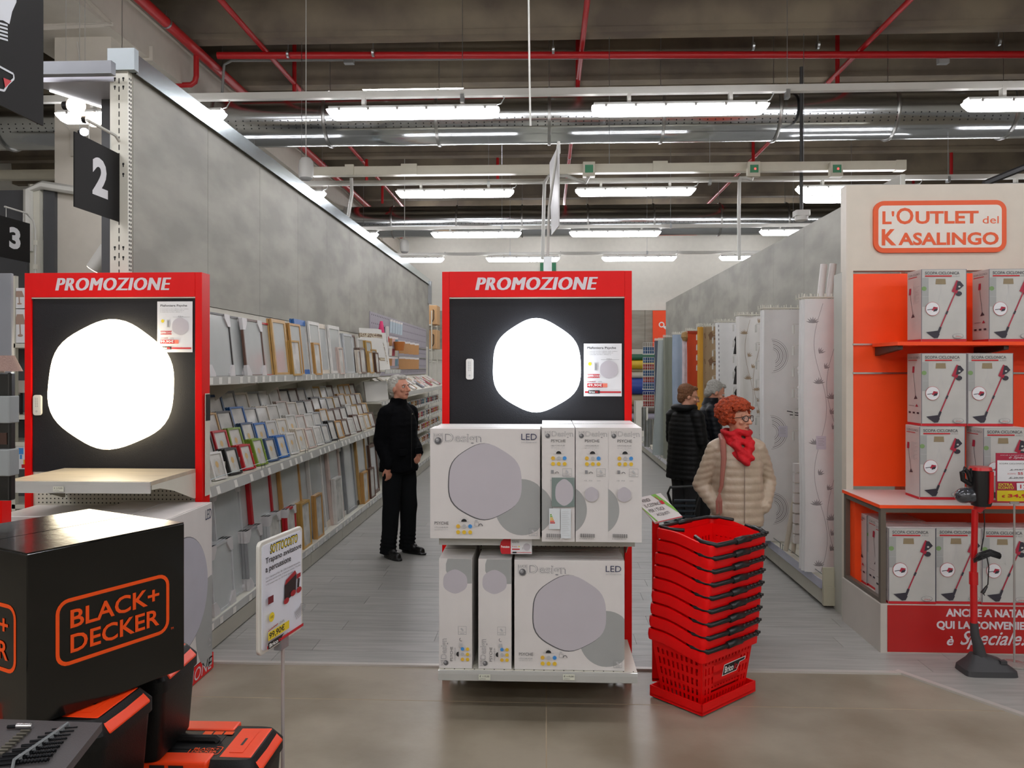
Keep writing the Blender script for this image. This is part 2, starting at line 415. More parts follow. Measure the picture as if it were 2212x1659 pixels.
for n_, (px, Y) in {'left': (636, 11.2), 'middle': (1248, 11.2), 'right': (1809, 11.2), 'far left': (792, 15.5), 'centre': (1075, 15.5), 'far right': (2055, 15.5), 'farther left': (826, 17.6), 'back': (1627, 15.2), 'back right': (1973, 19)}.items():
    p = at(px, 100, Y)
    pipe({'left': 'short red riser at the left behind the main pipe', 'middle': 'short red riser behind the main pipe by the middle branch', 'right': 'short red riser at the right by the slanting branch',
          'far left': 'short red riser left of centre beyond the first duct', 'centre': 'short red riser in the centre beyond the first duct', 'far right': 'short red riser at far right beyond the first duct',
          'farther left': 'small red riser beyond the first duct near the left wall top', 'back': 'small red riser above the green indicator boxes', 'back right': 'small red riser near the outlet header'}[n_],
         [(p.x, Y, 5.45), (p.x, Y, 7.06)], .03, name='sprinkler_riser')
# grey conduit parallel to the main
cg = M('grey_conduit', '#8d8f8c', .5)
pipe('thin grey conduit running beneath the red sprinkler main', [at(480, 200, 10.45), at(484, 140, 10.45), at(500, 131, 10.45), at(1800, 121, 10.45), at(2040, 122, 10.45)], .018, name='conduit', mat=cg)
for px, lb in ((754, 'small grey junction box on the conduit, left of centre'), (2037, 'small grey junction box on the conduit at the right')):
    p = at(px, 130, 10.4); o = mk('junction_box', G().cbox((0, 0, 0), (.13, .08, .10)), cg, loc=p); tag(o, lb, 'junction box')
for k, (sx, x) in enumerate(((1, -4.45),)):
    p1 = at(400, 45, 8.6)
# conduit pair on the white beam
g = G(); X0 = -4.60
for dz in (0, .045): g.tube([at(85, 57+dz*90, 6.8), at(240, 50+dz*90, 6.8), (X0+.04, 7.0, 5.50-dz), (X0+.04, 6.6, 5.62-dz), (X0+.04, 6.0, 5.95)], .02, 8)
tag(mk('conduit', g, M('beige_conduit', '#b3ada2', .5), smooth='auto'), 'pair of beige conduits bending round the white beam at upper left', 'conduit')

# ---------------------------------------------------------------- ceiling fittings
tray_m = M('white_trunking', '#c8c7c0', .4); dif_m = M('lit_diffuser', '#fbfaff', .4, emit=TUBE); house_m = M('fitting_grey', '#b4b4b0', .45)
def light_mesh():
    Lh = .785
    g1 = G(); g1.prism([(-.045, .055), (.045, .055), (.062, .02), (-.062, .02)], -Lh+.02, Lh-.02, 'x')
    g2 = G(); g2.loft([((0, 0, -.055), Lh-.07, .035, 0, .12), ((0, 0, -.045), Lh-.05, .05, 0, .12), ((0, 0, 0), Lh-.01, .068, 0, .12), ((0, 0, .022), Lh, .07, 0, .12)], 32)
    g3 = G()
    for i in range(6):
        x = -.66+i*.264; g3.cbox((x, -.068, .02), (.022, .012, .028)); g3.cbox((x, .068, .02), (.022, .012, .028))
    return g1.mesh('housing'), g2.mesh('diffuser', True), g3.mesh('clips')
lm = light_mesh(); lm[0].materials.append(house_m); lm[1].materials.append(dif_m); lm[2].materials.append(house_m)
rows = [(3.85, 4.06, 'overhead'), (7.1, 4.06, 'nearest visible row'), (10.4, 4.06, 'second row'), (13.62, 4.06, 'third row'), (16.75, 4.06, 'farthest row')]
def fitting(x, y, z, lbl, grp=None):
    t = thing('ceiling_light', lbl, 'light', (x, y, z), group=grp)
    h = mk('housing', lm[0], [], t); mk('diffuser', lm[1], [], t); c = mk('clips', lm[2], [], t); c['kind'] = 'stuff'
    g = G(); g.tube([(.72, 0, .05), (.80, 0, .07), (.83, 0, .12), (.80, 0, .16)], .006, 6); mk('cable', g, cg, t)
    return t
pos = {0: [-3.7, -1.2, 1.2, 4.5], 1: [-3.72, -1.2, 1.2, 4.47], 2: [-3.72, -1.2, 1.18, 4.05, 6.5], 3: [-3.7, -1.2, 1.2, 4.45, 6.9], 4: [-2.95, -.48, 1.98, 4.45]}
word = ['leftmost', 'left of centre', 'right of centre', 'right-hand', 'far right']
for ri, (Y, z, nm) in enumerate(rows):
    for i, x in enumerate(pos[ri]):
        if ri == 0: fitting(x, Y, z, 'added tube fitting out of view around the camera, for more light', 'tube fittings above the camera')
        else: fitting(x, Y, z, 'lit white tube fitting, %s in the %s of ceiling lights' % (word[i], nm))
for x, yy in [(x, yy) for x in (-6, -3, 0, 3, 6) for yy in (20.4, 23.2)]: fitting(x, yy, 5.75 if yy < 22 else 5.85, 'added high tube fitting hidden by the second duct, brightening the back wall', 'added tube fittings brightening the back wall')  # unseen fittings, added above the far aisle to brighten the back wall
for Y in (.6, -1.6, -3.8):  # extra rows out of frame, added to light the fronts facing the camera
    for x in (-6.2, -3.7, -1.2, 1.2, 4.5, 7.0): fitting(x, Y, 4.06, 'added tube fitting out of view around the camera, for more light', 'tube fittings above the camera')
fitting(at(1860, 424, 10.9).x, 10.95, 4.06, 'lit white tube fitting overlapping another just above the outlet header')
p = at(909, 191, 12.0)
for k, x in enumerate((p.x-.03,)):
    fitting(x-.1, 12.0, p.z, 'lit white tube fitting hung highest, above the first duct')
for ri, (Y, z, nm) in enumerate(rows[1:]):
    t = thing('light_trunking', 'long white trunking rail carrying the %s of ceiling lights' % nm, 'trunking', (0, Y, z+.115))
    zt = [.05, .03, .0, .0][ri]
    g = G(); g.box(-7, 8, -.03, .03, -.03+zt, .03+zt); mk('rail', g, tray_m, t)
    for x in (-3.9, -.75, 2.15, 5.2):
        g = G(); g.tube([(x, 0, .03), (x, 0, .62 if ri == 1 else 1.9)], .003, 5); g.cbox((x, 0, .0), (.035, .07, .075)); mk('suspension_wire', g, galv, t)
    for x in pos[ri+1]:
        for dx in (-.45, .45): g = G(); g.cbox((x+dx, 0, -.035+zt/2), (.03, .066, .06+zt)); mk('bracket', g, tray_m, t)
# wide beige raceway with connection boxes and drops
Yr = 9.9; pr0 = at(676, 372, Yr); pr1 = at(1954, 367, Yr)
rw = thing('cable_raceway', 'wide beige cable raceway crossing above the middle aisle', 'raceway', (0, Yr, pr0.z-.0))
g = G(); g.box(-8, -5.3, -.05, .05, -.06, .06); g.box(pr0.x, pr1.x, -.05, .05, -.055, .055); mk('channel', g, M('raceway_beige', '#cfcab8', .45), rw)
for px, w_ in ((757, .11), (885, .20), (1425, .18)):
    g = G(); x = at(px, 370, Yr).x; g.cbox((x, -.055, .01), (w_, .03, .135)); mk('joint_cover', g, M('raceway_beige'), rw)
g = G(); g.box(pr1.x-.12, pr1.x, -.055, .055, -.062, .062); mk('end_cover', g, M('raceway_beige'), rw)
for x in (-3.1, .8, 3.2): g = G(); g.tube([(x, 0, .05), (x, 0, 1.65)], .004, 5); mk('suspension_wire', g, galv, rw)
gscreen = M('green_indicator_face', '#3f8a63', .4); redled = M('red_led', '#ff3030', .4, emit=6)
for px, lb in ((1272, 'beige box with green face on the raceway, left one of three'), (1627, 'beige box with green face and red light, middle one of three'), (1805, 'beige box with green face on the raceway, right one of three')):
    p = at(px, 367, Yr-.12); t = thing('indicator_box', lb, 'box', p)
    g = G(); g.rbox(-.075, .075, -.05, .05, -.09, .09, .01); mk('casing', g, M('raceway_beige'), t)
    g = G(); g.box(-.05, .05, -.056, -.049, -.045, .05); mk('face', g, gscreen, t)
    if px > 1300: g = G(); g.ell((.01, -.058, 0), (.012, .006, .012)); mk('indicator_light', g, redled, t)
wc = M('white_conduit', '#c4c4be', .4)
def drop(lbl, pts, r=.022): tag(mk('flexible_conduit', G().tube(pts, r, 10), wc, smooth='auto'), lbl, 'conduit')
p = at(759, 385, Yr); q = at(752, 468, Yr); drop('white flexible conduit dropping from the raceway onto the left partition top', [p, at(760, 420, Yr), q])
drop('white flexible conduit dropping from the middle indicator box to the right partition', [at(1627, 380, 9.8), at(1624, 388, 9.8), at(1612, 384, 9.8), at(1600, 384, 9.8), at(1597, 394, 9.8), at(1596, 470, 9.8), at(1597, 562, 9.8)])
drop('white flexible conduit from the left indicator box to the centre sign pole', [at(1272, 380, 9.8), at(1265, 395, 9.8), at(1250, 390, 9.8), at(1225, 380, 9.8), at(1185, 380, 9.8), at(1176, 395, 9.8), at(1172, 560, 9.8)])
# hanging devices
spk = M('white_speaker_plastic', '#c9c8c3', .45); p = at(661, 366, 9.0)
t = thing('loudspeaker', 'white bullet-shaped loudspeaker hanging over the left partition wall', 'loudspeaker', p)
g = G(); g.lathe([(.02, .135), (.055, .13), (.08, .09), (.088, .02), (.085, -.06), (.075, -.10)], n=28); mk('shell', g, spk, t, smooth='auto')
g = G(); g.lathe([(.075, -.10), (.05, -.125), (.01, -.13)], n=28); mk('grille', g, M('grey_grille', '#a7a7a5', .6), t, smooth='auto')
g = G(); g.tube([(0, 0, .13), (0, 0, 3.06)], .005, 6); mk('hanger_cable', g, wc, t)
t2 = dup(t, loc=at(874, 533, 15.5), label='small white loudspeaker hanging beyond the end of the left wall')
p = at(1731, 466, 10.2); t = thing('ceiling_sensor', 'white square detector hanging on a dark pole at the right', 'sensor', p)
g = G(); g.rbox(-.09, .09, -.09, .09, -.01, .06, .02); g.lathe([(.085, -.01), (.08, -.06), (.03, -.075)], n=20); mk('housing', g, spk, t)
g = G(); g.tube([(0, 0, .05), (0, 0, 1.9)], .022, 8); mk('pole', g, M('dark_grey_metal', '#4a4a4a', .5, .5), t)
# thin white rod hanging down at the top centre
p0, p1 = at(1142, 0, 4.6), at(1146, 272, 4.6)
g = G(); g.tube([(p0.x, 4.6, 5.9), p0, at(1144, 170, 4.6), p1], .0058, 8); tag(mk('hanging_rod', g, wc), 'thin white rod hanging free in front of the duct at top centre', 'rod')
p = at(2185, 390, 7.6)
tag(mk('black_bracket', G().tube([at(2125, 397, 7.6), at(2212, 362, 7.6), at(2290, 330, 7.6)], .03, 6), dark_plastic), 'black slanting metal arm just above the outlet header', 'bracket')
# ================================================================ LEFT PARTITION WITH SHELVES
XW = -2.5; Y0 = 4.675; BAY = 1.061; NB = 12; YE = 16.75
pw = thing('shelving_partition', 'tall shelving partition clad in grey concrete-effect panels left of the picture-frame aisle', 'shelving', (XW, Y0, 0))
ZP0, ZP1 = 2.20, 3.535
for k in range(12):
    y0 = k*BAY; y1 = min((k+1)*BAY, YE-Y0)
    if y1-y0 < .1: continue
    g = G(); g.box(-.03, 0, y0+.002, y1-.002, ZP0, ZP1); mk('cladding_panel', g, stone, pw)
    g = G(); g.box(-.03, -.006, y0+.002, y1-.002, 0.05, ZP0-.004); mk('back_panel', g, panel_beige, pw)
g = G(); g.prism([(.035, ZP1+.02), (.035, ZP1+.10), (-.075, ZP1+.10), (-.075, ZP1+.02), (-.07, ZP1+.02), (-.07, ZP1+.094), (.03, ZP1+.094), (.03, ZP1+.02)], -.02, YE-Y0, 'y')
g.box(.030, .036, -.02, YE-Y0, ZP1-.02, ZP1+.1)
mk('top_rail', g, M('brushed_rail_steel', '#c2cccf', .22, 1, noise=.08, nscale=4), pw)
g = G(); g.box(-.12, .045, -.07, -.02, ZP1-.01, ZP1+.12); mk('rail_end_cap', g, M('cap_grey_steel', '#a3adb1', .45), pw)
slot = M('slot_dark', '#2a2a28', .8)
g = G(); g.box(-.115, -.005, -.05, -.0, 0, ZP1-.01); up = mk('upright', g, shelf_white, pw)
g = G()
for z in np.arange(1.9, ZP1-.08, .05):
    g.box(-.062, -.056, -.0512, -.0498, z, z+.032); 
for z in np.arange(2.2, ZP1-.05, .025): g.box(-.006, -.0035, -.02, -.012, z, z+.013); g.box(-.006, -.0035, -.038, -.03, z, z+.013)
for z in (ZP1-.06, ZP1-.11, 2.9, 2.96, 2.4, 2.46):
    for x in (-.085, -.033): g.box(x-.006, x+.006, -.0513, -.0498, z, z+.012); g.box(x-.003, x+.003, -.0513, -.0498, z-.012, z)
mk('slots', g, slot, up)['kind'] = 'stuff'
g = G(); g.box(-.10, .0, YE-Y0, YE-Y0+.10, 0, ZP1); mk('end_upright', g, M('grey_steel', '#9a9c9c', .4, .6), pw)
g = G(); g.box(-.06, .07, YE-Y0-.06, YE-Y0+.05, ZP1-.42, ZP1+.06); mk('end_bracket', g, M('grey_steel'), pw)
# base plinth and shelves (front edges at the aisle)
plinth_m = M('plinth_grey_enamel', '#aca99c', .45, noise=.06, nscale=2)
XB = -2.045-XW
lipm = M('price_strip_plastic', '#b9bab6', .25, coat=.5); lbl_m = M('price_label_paper', '#dad9d2', .6)
def shelf(parent, name, x1, y0, y1, z, lip, mat=shelf_white, tilt=0, lblstep=.14, depth0=0.0):
    g = G(); g.box(depth0, x1-.012, y0+.003, y1-.003, z-.02, z); s = mk(name, g, mat, parent)
    g = G(); g.prism([(x1-.014, z-lip), (x1+tilt, z-lip), (x1, z+.012), (x1-.006, z+.012), (x1-.014, z)], y0+.004, y1-.004, 'y'); mk('price_rail', g, lipm, s)
    g = G(); y = y0+.05
    while y < y1-.08:
        g.add([(x1+.0015+tilt, y, z-lip+.006), (x1+.0015+tilt, y+.05, z-lip+.006), (x1+.0015, y+.05, z+.004), (x1+.0015, y, z+.004)], [(0, 1, 2, 3)]); y += lblstep*random.choice((1, 1, 1.5, 2))
    lb = mk('price_labels', g, lbl_m, s); lb['kind'] = 'stuff'
    return s
for k in range(11):
    y0 = k*BAY; y1 = y0+BAY
    g = G(); g.box(.0, XB, y0+.003, y1-.003, 0.012, .125); p_ = mk('plinth', g, plinth_m, pw)
    shelf(pw, 'base_shelf', XB, y0, y1, .165, .045)
    if k < 5:
        shelf(pw, 'top_shelf', .39, y0, y1, 1.675, .045)
        shelf(pw, 'display_shelf', .43, y0, y1, .99, .05, tilt=.012)
        for s_ in (0, 1):
            g = G(); yb = y0+.004+s_*(BAY-.012); g.prism([(0, 1.655), (.38, 1.655), (.36, 1.62), (.15, 1.57), (0, 1.45)], yb, yb+.004, 'y'); mk('bracket', g, shelf_white, pw)
    if k == 5: shelf(pw, 'top_shelf', .46, y0, y1, 1.71, .045, depth0=0); shelf(pw, 'middle_shelf', .42, y0, y1, 1.30, .04)
    if k >= 6:
        for z in (.43, .66, .88, 1.10): shelf(pw, 'jar_shelf', .34+.03*(1.1-z), y0, y1, z, .035)
        g = G(); g.prism([(.02, 1.60), (.44, 1.34), (.45, 1.35), (.45, 1.31), (.02, 1.55)], y0+.004, y1-.004, 'y'); ds = mk('sloping_tray', g, shelf_white, pw)
        g = G(); g.box(.44, .452, y0+.004, y1-.004, 1.33, 1.39); mk('price_rail', g, lipm, ds)
# thin wire fence along the front of the display shelf
wirem = M('fence_wire', '#7f8a8a', .3, .9)
for k in range(5):
    y0, y1 = k*BAY+.04, (k+1)*BAY-.03; g = G(); x = .415
    g.tube([(x, y0, .99), (x, y0, 1.035), (x, y0+.03, 1.045), (x, y1-.03, 1.045), (x, y1, 1.035), (x, y1, .99)], .0025, 6)
    mk('front_wire', g, wirem, pw)

# ---------------------------------------------------------------- picture frames
FC = {'silver': '#b9bcbd', 'white': '#cfcdc8', 'cream': '#cfc4b4', 'blue': '#2b66ae', 'red': '#b0141f', 'gold': '#b08a45', 'wood': '#b89257', 'brown': '#5b3f32', 'dark': '#2c2826', 'grey': '#8d8f90',
      'green': '#76922a', 'navy': '#3e5475', 'tan': '#b88b4e', 'rose': '#c4b0a6', 'bronze': '#6d5a50', 'black': '#1c1b1b'}
FM = {k: M('frame_'+k, v, .38, .0, noise=.08, nscale=12) for k, v in FC.items()}
glassm = M('frame_glazing', '#b9bebd', .12, coat=.3, spec=.6); insm = M('frame_insert', '#cbc9c2', .45, coat=.08, noise=.10, nscale=9, col2='#a3a49e'); insf = M('insert_flower', '#c9a870', .5)
prot = M('corner_protector', '#c6c4c4', .35, coat=.2)
_fr = {}
def frame_mesh(w, h, c, b, t, protect=0, motif=0):
    k = (round(w, 3), round(h, 3), c, b, t, protect, motif)
    if k in _fr: return _fr[k]
    # upright frame, faces +X, width along Y centred, foot at z = 0, back at x = 0
    g = G(); y0, y1 = -w/2, w/2
    for (a0, a1, z0, z1) in ((y0, y0+b, 0, h), (y1-b, y1, 0, h), (y0+b, y1-b, 0, b), (y0+b, y1-b, h-b, h)): g.box(0, t, a0, a1, z0, z1)
    f1 = g.mesh('frame_moulding'); f1.materials.append(FM[c])
    g = G(); g.box(.001, t*.6, y0+b-.001, y1-b+.001, b-.001, h-b+.001)
    f2 = g.mesh('glazing'); f2.materials.append(glassm if w > .27 else insm)
    f3 = None
    if protect:
        q = min(.085, w*.28); f3 = []
        for sy, sz in ((-1, 0), (1, 0), (-1, 1), (1, 1)):
            g = G()
            yc = y0 if sy < 0 else y1; d = -sy; zc_ = 0 if sz == 0 else h; e = 1 if sz == 0 else -1
            pts = [(yc-d*.004, zc_-e*.0), (yc+d*q, zc_-e*.0), (yc+d*q, zc_+e*q*.35), (yc+d*q*.45, zc_+e*q), (yc-d*.004, zc_+e*q)]
            if d*e < 0: pts = pts[::-1]
            g.prism(pts, -.003, t+.004, 'x'); mm_ = g.mesh('corner_protector'); mm_.materials.append(prot); f3.append(mm_)
    if motif:
        a = Art((t*.6+.0005, 0, h*.5), (0, 1, 0), (0, 0, 1)); a.disc(0, .01, .016, insf, ry=.022); a.line([(0, -.01), (0, -.05)], .003, insf); f4 = a.g.mesh('motif'); f4.materials.append(insf)
    else: f4 = None
    _fr[k] = (f1, f2, f3, f4); return _fr[k]
nfr = 0
def frame(x, y, z, w, h, c, b, t, lean=0, yaw=0, label=None, group=None, protect=0, motif=0):
    global nfr; nfr += 1
    f1, f2, f3, f4 = frame_mesh(w, h, c, b, t, protect, motif)
    o = mk('picture_frame', f1, []); o.location = (x, y, z); o.rotation_euler = (0, -lean, yaw)
    tag(o, label, 'picture frame', group)
    mk('glazing', f2, [], o)
    for c_ in (f3 or ()): mk('corner_protector', c_, [], o)
    if f4: mk('printed_motif', f4, [], o)
    return o
def stack(y, w, h, c, n, xf, z, lean, lab, b=.02, t=.018, yaw=0, protect=0, motif=0, gap=.021, slide=0):
    g_ = lab if n > 1 else None
    for i in range(n):
        # i = 0 stands in front
        x = xf-i*gap*math.cos(yaw); yy = y-i*gap*math.sin(yaw)+slide*i
        frame(x, yy, z, w, h, c, b, t, lean, yaw, label=lab, group=('stack: '+lab if n > 1 else None), protect=protect, motif=motif)
# top shelf: (width, height, colour, border, count, front offset, protectors, words)
top = [(.22, .44, 'silver', .012, 2, 1, 'silver frame in clear wrap at the near end of the top shelf'), (.40, .43, 'dark', .012, 2, 1, 'thin dark frame with white corner guards, nearest large one on the top shelf'),
       (.40, .43, 'dark', .014, 1, 1, 'second thin dark frame with white corner guards on the top shelf'), (.38, .425, 'brown', .016, 1, 1, 'narrow brown edged frame with corner guards on the top shelf'),
       (.40, .42, 'red', .014, 2, 1, 'red edged frame with corner guards on the top shelf'), (.33, .46, 'wood', .028, 2, 0, 'light wood frame standing tall beside the red edged one, top shelf'),
       (.22, .41, 'gold', .02, 3, 0, 'low gold frame in front of the tall wood ones, top shelf'), (.30, .45, 'tan', .02, 2, 0, 'tan frame just left of the wide blue one, top shelf'),
       (.40, .50, 'blue', .05, 2, 0, 'wide blue frame in shiny wrap on the top shelf'), (.34, .50, 'white', .03, 2, 0, 'plain white frame right of the blue one, top shelf'),
       (.50, .50, 'cream', .045, 2, 0, 'wide cream patterned frame on the top shelf'), (.42, .50, 'white', .035, 2, 0, 'white carved frame right of the cream one, top shelf'),
       (.30, .44, 'grey', .02, 2, 0, 'grey metal frame midway along the top shelf'), (.38, .44, 'silver', .025, 2, 0, 'shiny silver frame reflecting a tube light, top shelf'),
       (.34, .44, 'brown', .02, 2, 0, 'dark brown frame behind the low brown stack, top shelf'), (.26, .30, 'bronze', .02, 3, 0, 'low bronze frame in a tight stack, top shelf'),
       (.36, .42, 'white', .02, 1, 0, 'white frame near the far end of the top shelf'), (.30, .40, 'gold', .02, 2, 0, 'gold frame near the far end of the top shelf'), (.32, .30, 'gold', .018, 1, 0, 'small gold frame last on the top shelf')]
y = 4.74
zt = 1.675; tot = sum(t[0]*.74 for t in top); kf = (9.95-4.78)/tot
for i, (w_, h_, c, b, n, pr, lb) in enumerate(top):
    stack(y+w_*.5, w_, h_, c, n, -2.175+(.03 if i % 2 else 0)+(.03 if h_ < .35 else 0), zt, .10, lb, b=b, protect=pr, gap=.024)
    y += w_*.74*kf
# smaller ones standing in front
for (yy, w_, h_, c, n, lb) in ((6.62, .22, .30, 'gold', 2, 'small gold frame in front of the tall wood frames'), (7.25, .20, .30, 'tan', 4, 'small tan frame in a stack before the blue frame'), (8.1, .18, .28, 'rose', 2, 'small rose frame before the cream patterned one'),
                               (8.9, .17, .27, 'cream', 2, 'small cream frame before the white carved one'), (9.5, .20, .27, 'wood', 2, 'small wood frame before the silver ones'), (9.85, .19, .26, 'brown', 3, 'small brown frame close to the end of the top shelf')):
    stack(yy, w_, h_, c, n, -2.115, zt, .10, lb, gap=.018, t=.015, b=.016)
# bottom shelf: large frames facing the aisle
bot = [(.50, .74, 'silver', .012, 3, 1, 'large silver frame with white corner guards nearest on the bottom shelf'), (.45, .78, 'silver', .014, 3, 1, 'large silver frame with corner guards, second on the bottom shelf'),
       (.46, .80, 'dark', .012, 2, 1, 'large dark edged frame with corner guards, bottom shelf'), (.46, .82, 'red', .035, 2, 1, 'large red frame with corner guards, bottom shelf'),
       (.50, .80, 'gold', .022, 3, 0, 'large gold frame left of the tan one, bottom shelf'), (.52, .82, 'tan', .025, 2, 0, 'large tan wooden frame left of the blue one, bottom shelf'),
       (.60, .84, 'blue', .075, 3, 0, 'large blue washed frame in clear film, bottom shelf'), (.42, .80, 'white', .03, 2, 0, 'tall white frame right of the blue one, bottom shelf'),
       (.48, .80, 'cream', .06, 4, 0, 'thick cream patterned frame on the bottom shelf'), (.46, .78, 'rose', .06, 3, 0, 'thick rose patterned frame on the bottom shelf'),
       (.42, .72, 'white', .04, 3, 0, 'white ribbed frame midway on the bottom shelf'), (.42, .76, 'grey', .03, 2, 0, 'grey frame midway on the bottom shelf'),
       (.44, .76, 'dark', .05, 2, 0, 'dark frame beyond the grey one on the bottom shelf'), (.44, .76, 'wood', .03, 2, 0, 'wood frame beside the dark one, bottom shelf'),
       (.48, .78, 'brown', .05, 2, 0, 'brown frame partly behind the standing man, bottom shelf'), (.40, .62, 'brown', .04, 2, 0, 'shorter brown frame by the standing man, bottom shelf')]
y = 4.74; tot = sum(t[0]*.72 for t in bot); kf = (9.95-4.78)/tot
for i, (w_, h_, c, b, n, pr, lb) in enumerate(bot):
    stack(y+w_*.5, w_, h_, c, n, -2.17+(.02 if i % 2 else 0), .165, .09, lb, b=b, t=.030, protect=pr, gap=.033)
    y += w_*.72*kf
for (yy, w_, h_, c, n, pr, lb) in ((5.05, .34, .44, 'silver', 4, 1, 'low silver frame with corner guards at the near end, bottom shelf'), (5.62, .30, .42, 'grey', 4, 1, 'low grey frame with corner guards, bottom shelf'), (6.05, .26, .44, 'silver', 3, 1, 'low pale frame before the dark edged one, bottom shelf'),
                                   (6.45, .24, .42, 'red', 2, 1, 'low red frame with corner guard, bottom shelf'), (6.85, .24, .40, 'gold', 3, 0, 'low gold frame before the large gold ones, bottom shelf'), (7.25, .22, .40, 'tan', 2, 0, 'low tan frame before the large tan one, bottom shelf'),
                                   (7.95, .26, .46, 'white', 2, 0, 'low white frame right of the blue washed one, bottom shelf'), (9.15, .24, .36, 'tan', 2, 0, 'low tan frame by the dark ones, bottom shelf'), (9.5, .24, .36, 'brown', 2, 0, 'low brown frame by the dark ones, bottom shelf')):
    stack(yy, w_, h_, c, n, -2.105, .165, .06, lb, b=.018, t=.02, protect=pr, gap=.022)
# display shelf: four stepped tiers of small frames turned towards the near end
tier_cols = [['white', 'white', 'black', 'red', 'green', 'navy', 'blue', 'white', 'cream', 'rose', 'white', 'grey', 'black', 'tan', 'brown', 'white', 'brown', 'cream', 'wood', 'brown'],
             ['grey', 'dark', 'red', 'green', 'navy', 'blue', 'white', 'cream', 'white', 'rose', 'white', 'grey', 'tan', 'brown', 'brown', 'dark', 'white', 'gold', 'brown', 'wood'],
             ['red', 'red', 'wood', 'dark', 'blue', 'grey', 'cream', 'white', 'rose', 'cream', 'black', 'brown', 'dark', 'grey', 'gold', 'brown', 'tan', 'gold', 'brown', 'wood'],
             ['red', 'navy', 'wood', 'navy', 'grey', 'cream', 'grey', 'white', 'rose', 'dark', 'brown', 'grey', 'white', 'gold', 'silver', 'brown', 'gold', 'wood', 'tan', 'brown']]
tn = ['front', 'second', 'third', 'back']
st = thing('display_steps', 'stepped beige riser holding the small picture frames on the display shelf', 'display riser', (XW, Y0, .99))
for r in range(4):
    x1 = .40-.085*r; z1 = .012+.10*r
    g = G(); g.box(x1-.085 if r < 3 else .01, x1, .0, 5*BAY, 0, z1); mk('step', g, shelf_white, st)
slotn = 0
for r in range(4):
    seen = {}
    for i in range(20):
        c = tier_cols[r][i]; yy = 4.84+i*.256+r*.03; n = 3 if r == 0 and i % 4 != 1 else (2 if r < 3 else 1)
        w_ = .135+.02*r; h_ = .185+.02*r+(.02 if i % 4 == 0 else 0)
        near = ['near end', 'near part', 'middle part', 'far part', 'far end'][min(4, i//4)]
        lab = 'small %s frame, %s tier of the display shelf, %s' % (c, tn[r], near)
        k = lab; seen[k] = seen.get(k, 0)+1
        if seen[k] > 1: lab += ', %s of its colour' % ('next' if seen[k] == 2 else 'last')
        stack(yy, w_, h_, c, n, XW+.40-.085*r-.045, .99+.013+.10*r, .30, lab, yaw=-.22, b=.013 if r < 3 else .018, t=.021, gap=.024, motif=(r < 2 and i < 9))
print('frames', nfr)

# ---------------------------------------------------------------- beyond the frames: leaning canvases, craft goods
cork = M('cardboard', '#b08a5e', .7); kraft = M('kraft_card', '#b98a5a', .65); canv = M('canvas_white', '#cccac4', .6); leo = M('printed_edge_band', '#5a3a22', .6, noise=.5, nscale=60, col2='#c9bfa6')
yb = Y0+5*BAY
def canvas(y, z, w, h, t, lean, lab, grp, band=0, swirl=0):
    o = mk('canvas_board', G().box(0, t, -w/2, w/2, 0, h), canv, loc=(-2.25, y, z)); o.rotation_euler = (0, -.16, lean); tag(o, lab, 'canvas', grp)
    if band: mk('printed_band', G().box(-.0004, t+.0004, -w/2-.0008, w/2, h*.78, h*.88).box(-.0004, t+.0004, -w/2-.0008, w/2, h*.22, h*.3), leo, o)
    if swirl:
        a = Art((t+.0004, 0, 0), (0, 1, 0), (0, 0, 1)); pts = [(-w*.32, h*.88), (-w*.1, h*.85), (w*.05, h*.7), (w*.12, h*.4), (w*.2, h*.14)]; a.line(pts, .012, leo)
        a.line([(w*.15, h*.8), (w*.27, h*.7), (w*.34, h*.4), (w*.38, h*.16)], .012, leo); a.put('printed_swirl', o)
for i in range(9): canvas(yb+.16+i*.032, 1.712, .34, .55, .02, -.55, 'white canvas board in the tall leaning stack above the standing man', 'stack of tall canvas boards', band=1, swirl=(i == 8))
canvas(yb+.72, 1.712, .34, .52, .022, -.5, 'white canvas board with brown curved lines, last on its shelf', None, swirl=1)
for i in range(5): canvas(yb+.02+i*.03, 1.712, .26, .40, .018, -.55, 'white canvas board in the lower leaning stack left of the tall one', 'stack of low canvas boards')
for i in range(14): canvas(yb+.10+i*.055, 1.302, .22, .26, .02, -.5, 'small white canvas board filed under the tall canvases', 'small canvases filed on the middle shelf')
box1 = mk('storage_box', G().rbox(-.12, .12, -.2, .2, 0, .30, .012), M('grey_box_card', '#8e8f8d', .6), loc=(-2.22, yb+.82, .40)); tag(box1, 'grey lidded box on the lower shelf behind the standing man', 'box')
# pegboard goods
peg = M('pegboard_lilac_grey', '#9d98a0', .6); g = G(); g.box(.0, .012, 6*BAY+.05, 11*BAY, 1.62, 2.55); mk('pegboard', g, peg, pw)
g = G()
for y in np.arange(6*BAY+.15, 11*BAY, .12):
    for z in np.arange(1.66, 2.5, .12): g.box(.0122, .0135, y, y+.02, z, z+.02)
mk('peg_holes', g, slot, pw)['kind'] = 'stuff'
rail = G()
for z in (1.72, 1.93, 2.12): rail.box(.012, .03, 6*BAY+.1, 11*BAY-.05, z, z+.02)
mk('hook_rail', rail, galv, pw)
pal = ['#b2545f', '#cbb99a', '#a87c50', '#c8c2b2', '#7f7f86', '#c9a9a4', '#8a5b46', '#d6d0c2', '#6e8f9c', '#b4882f']
PM = [M('craft_colour_%s' % n, c, .5) for n, c in zip(('rose', 'sand', 'brown', 'bone', 'slate', 'pink', 'umber', 'cream', 'teal', 'ochre'), pal)]
packs = []
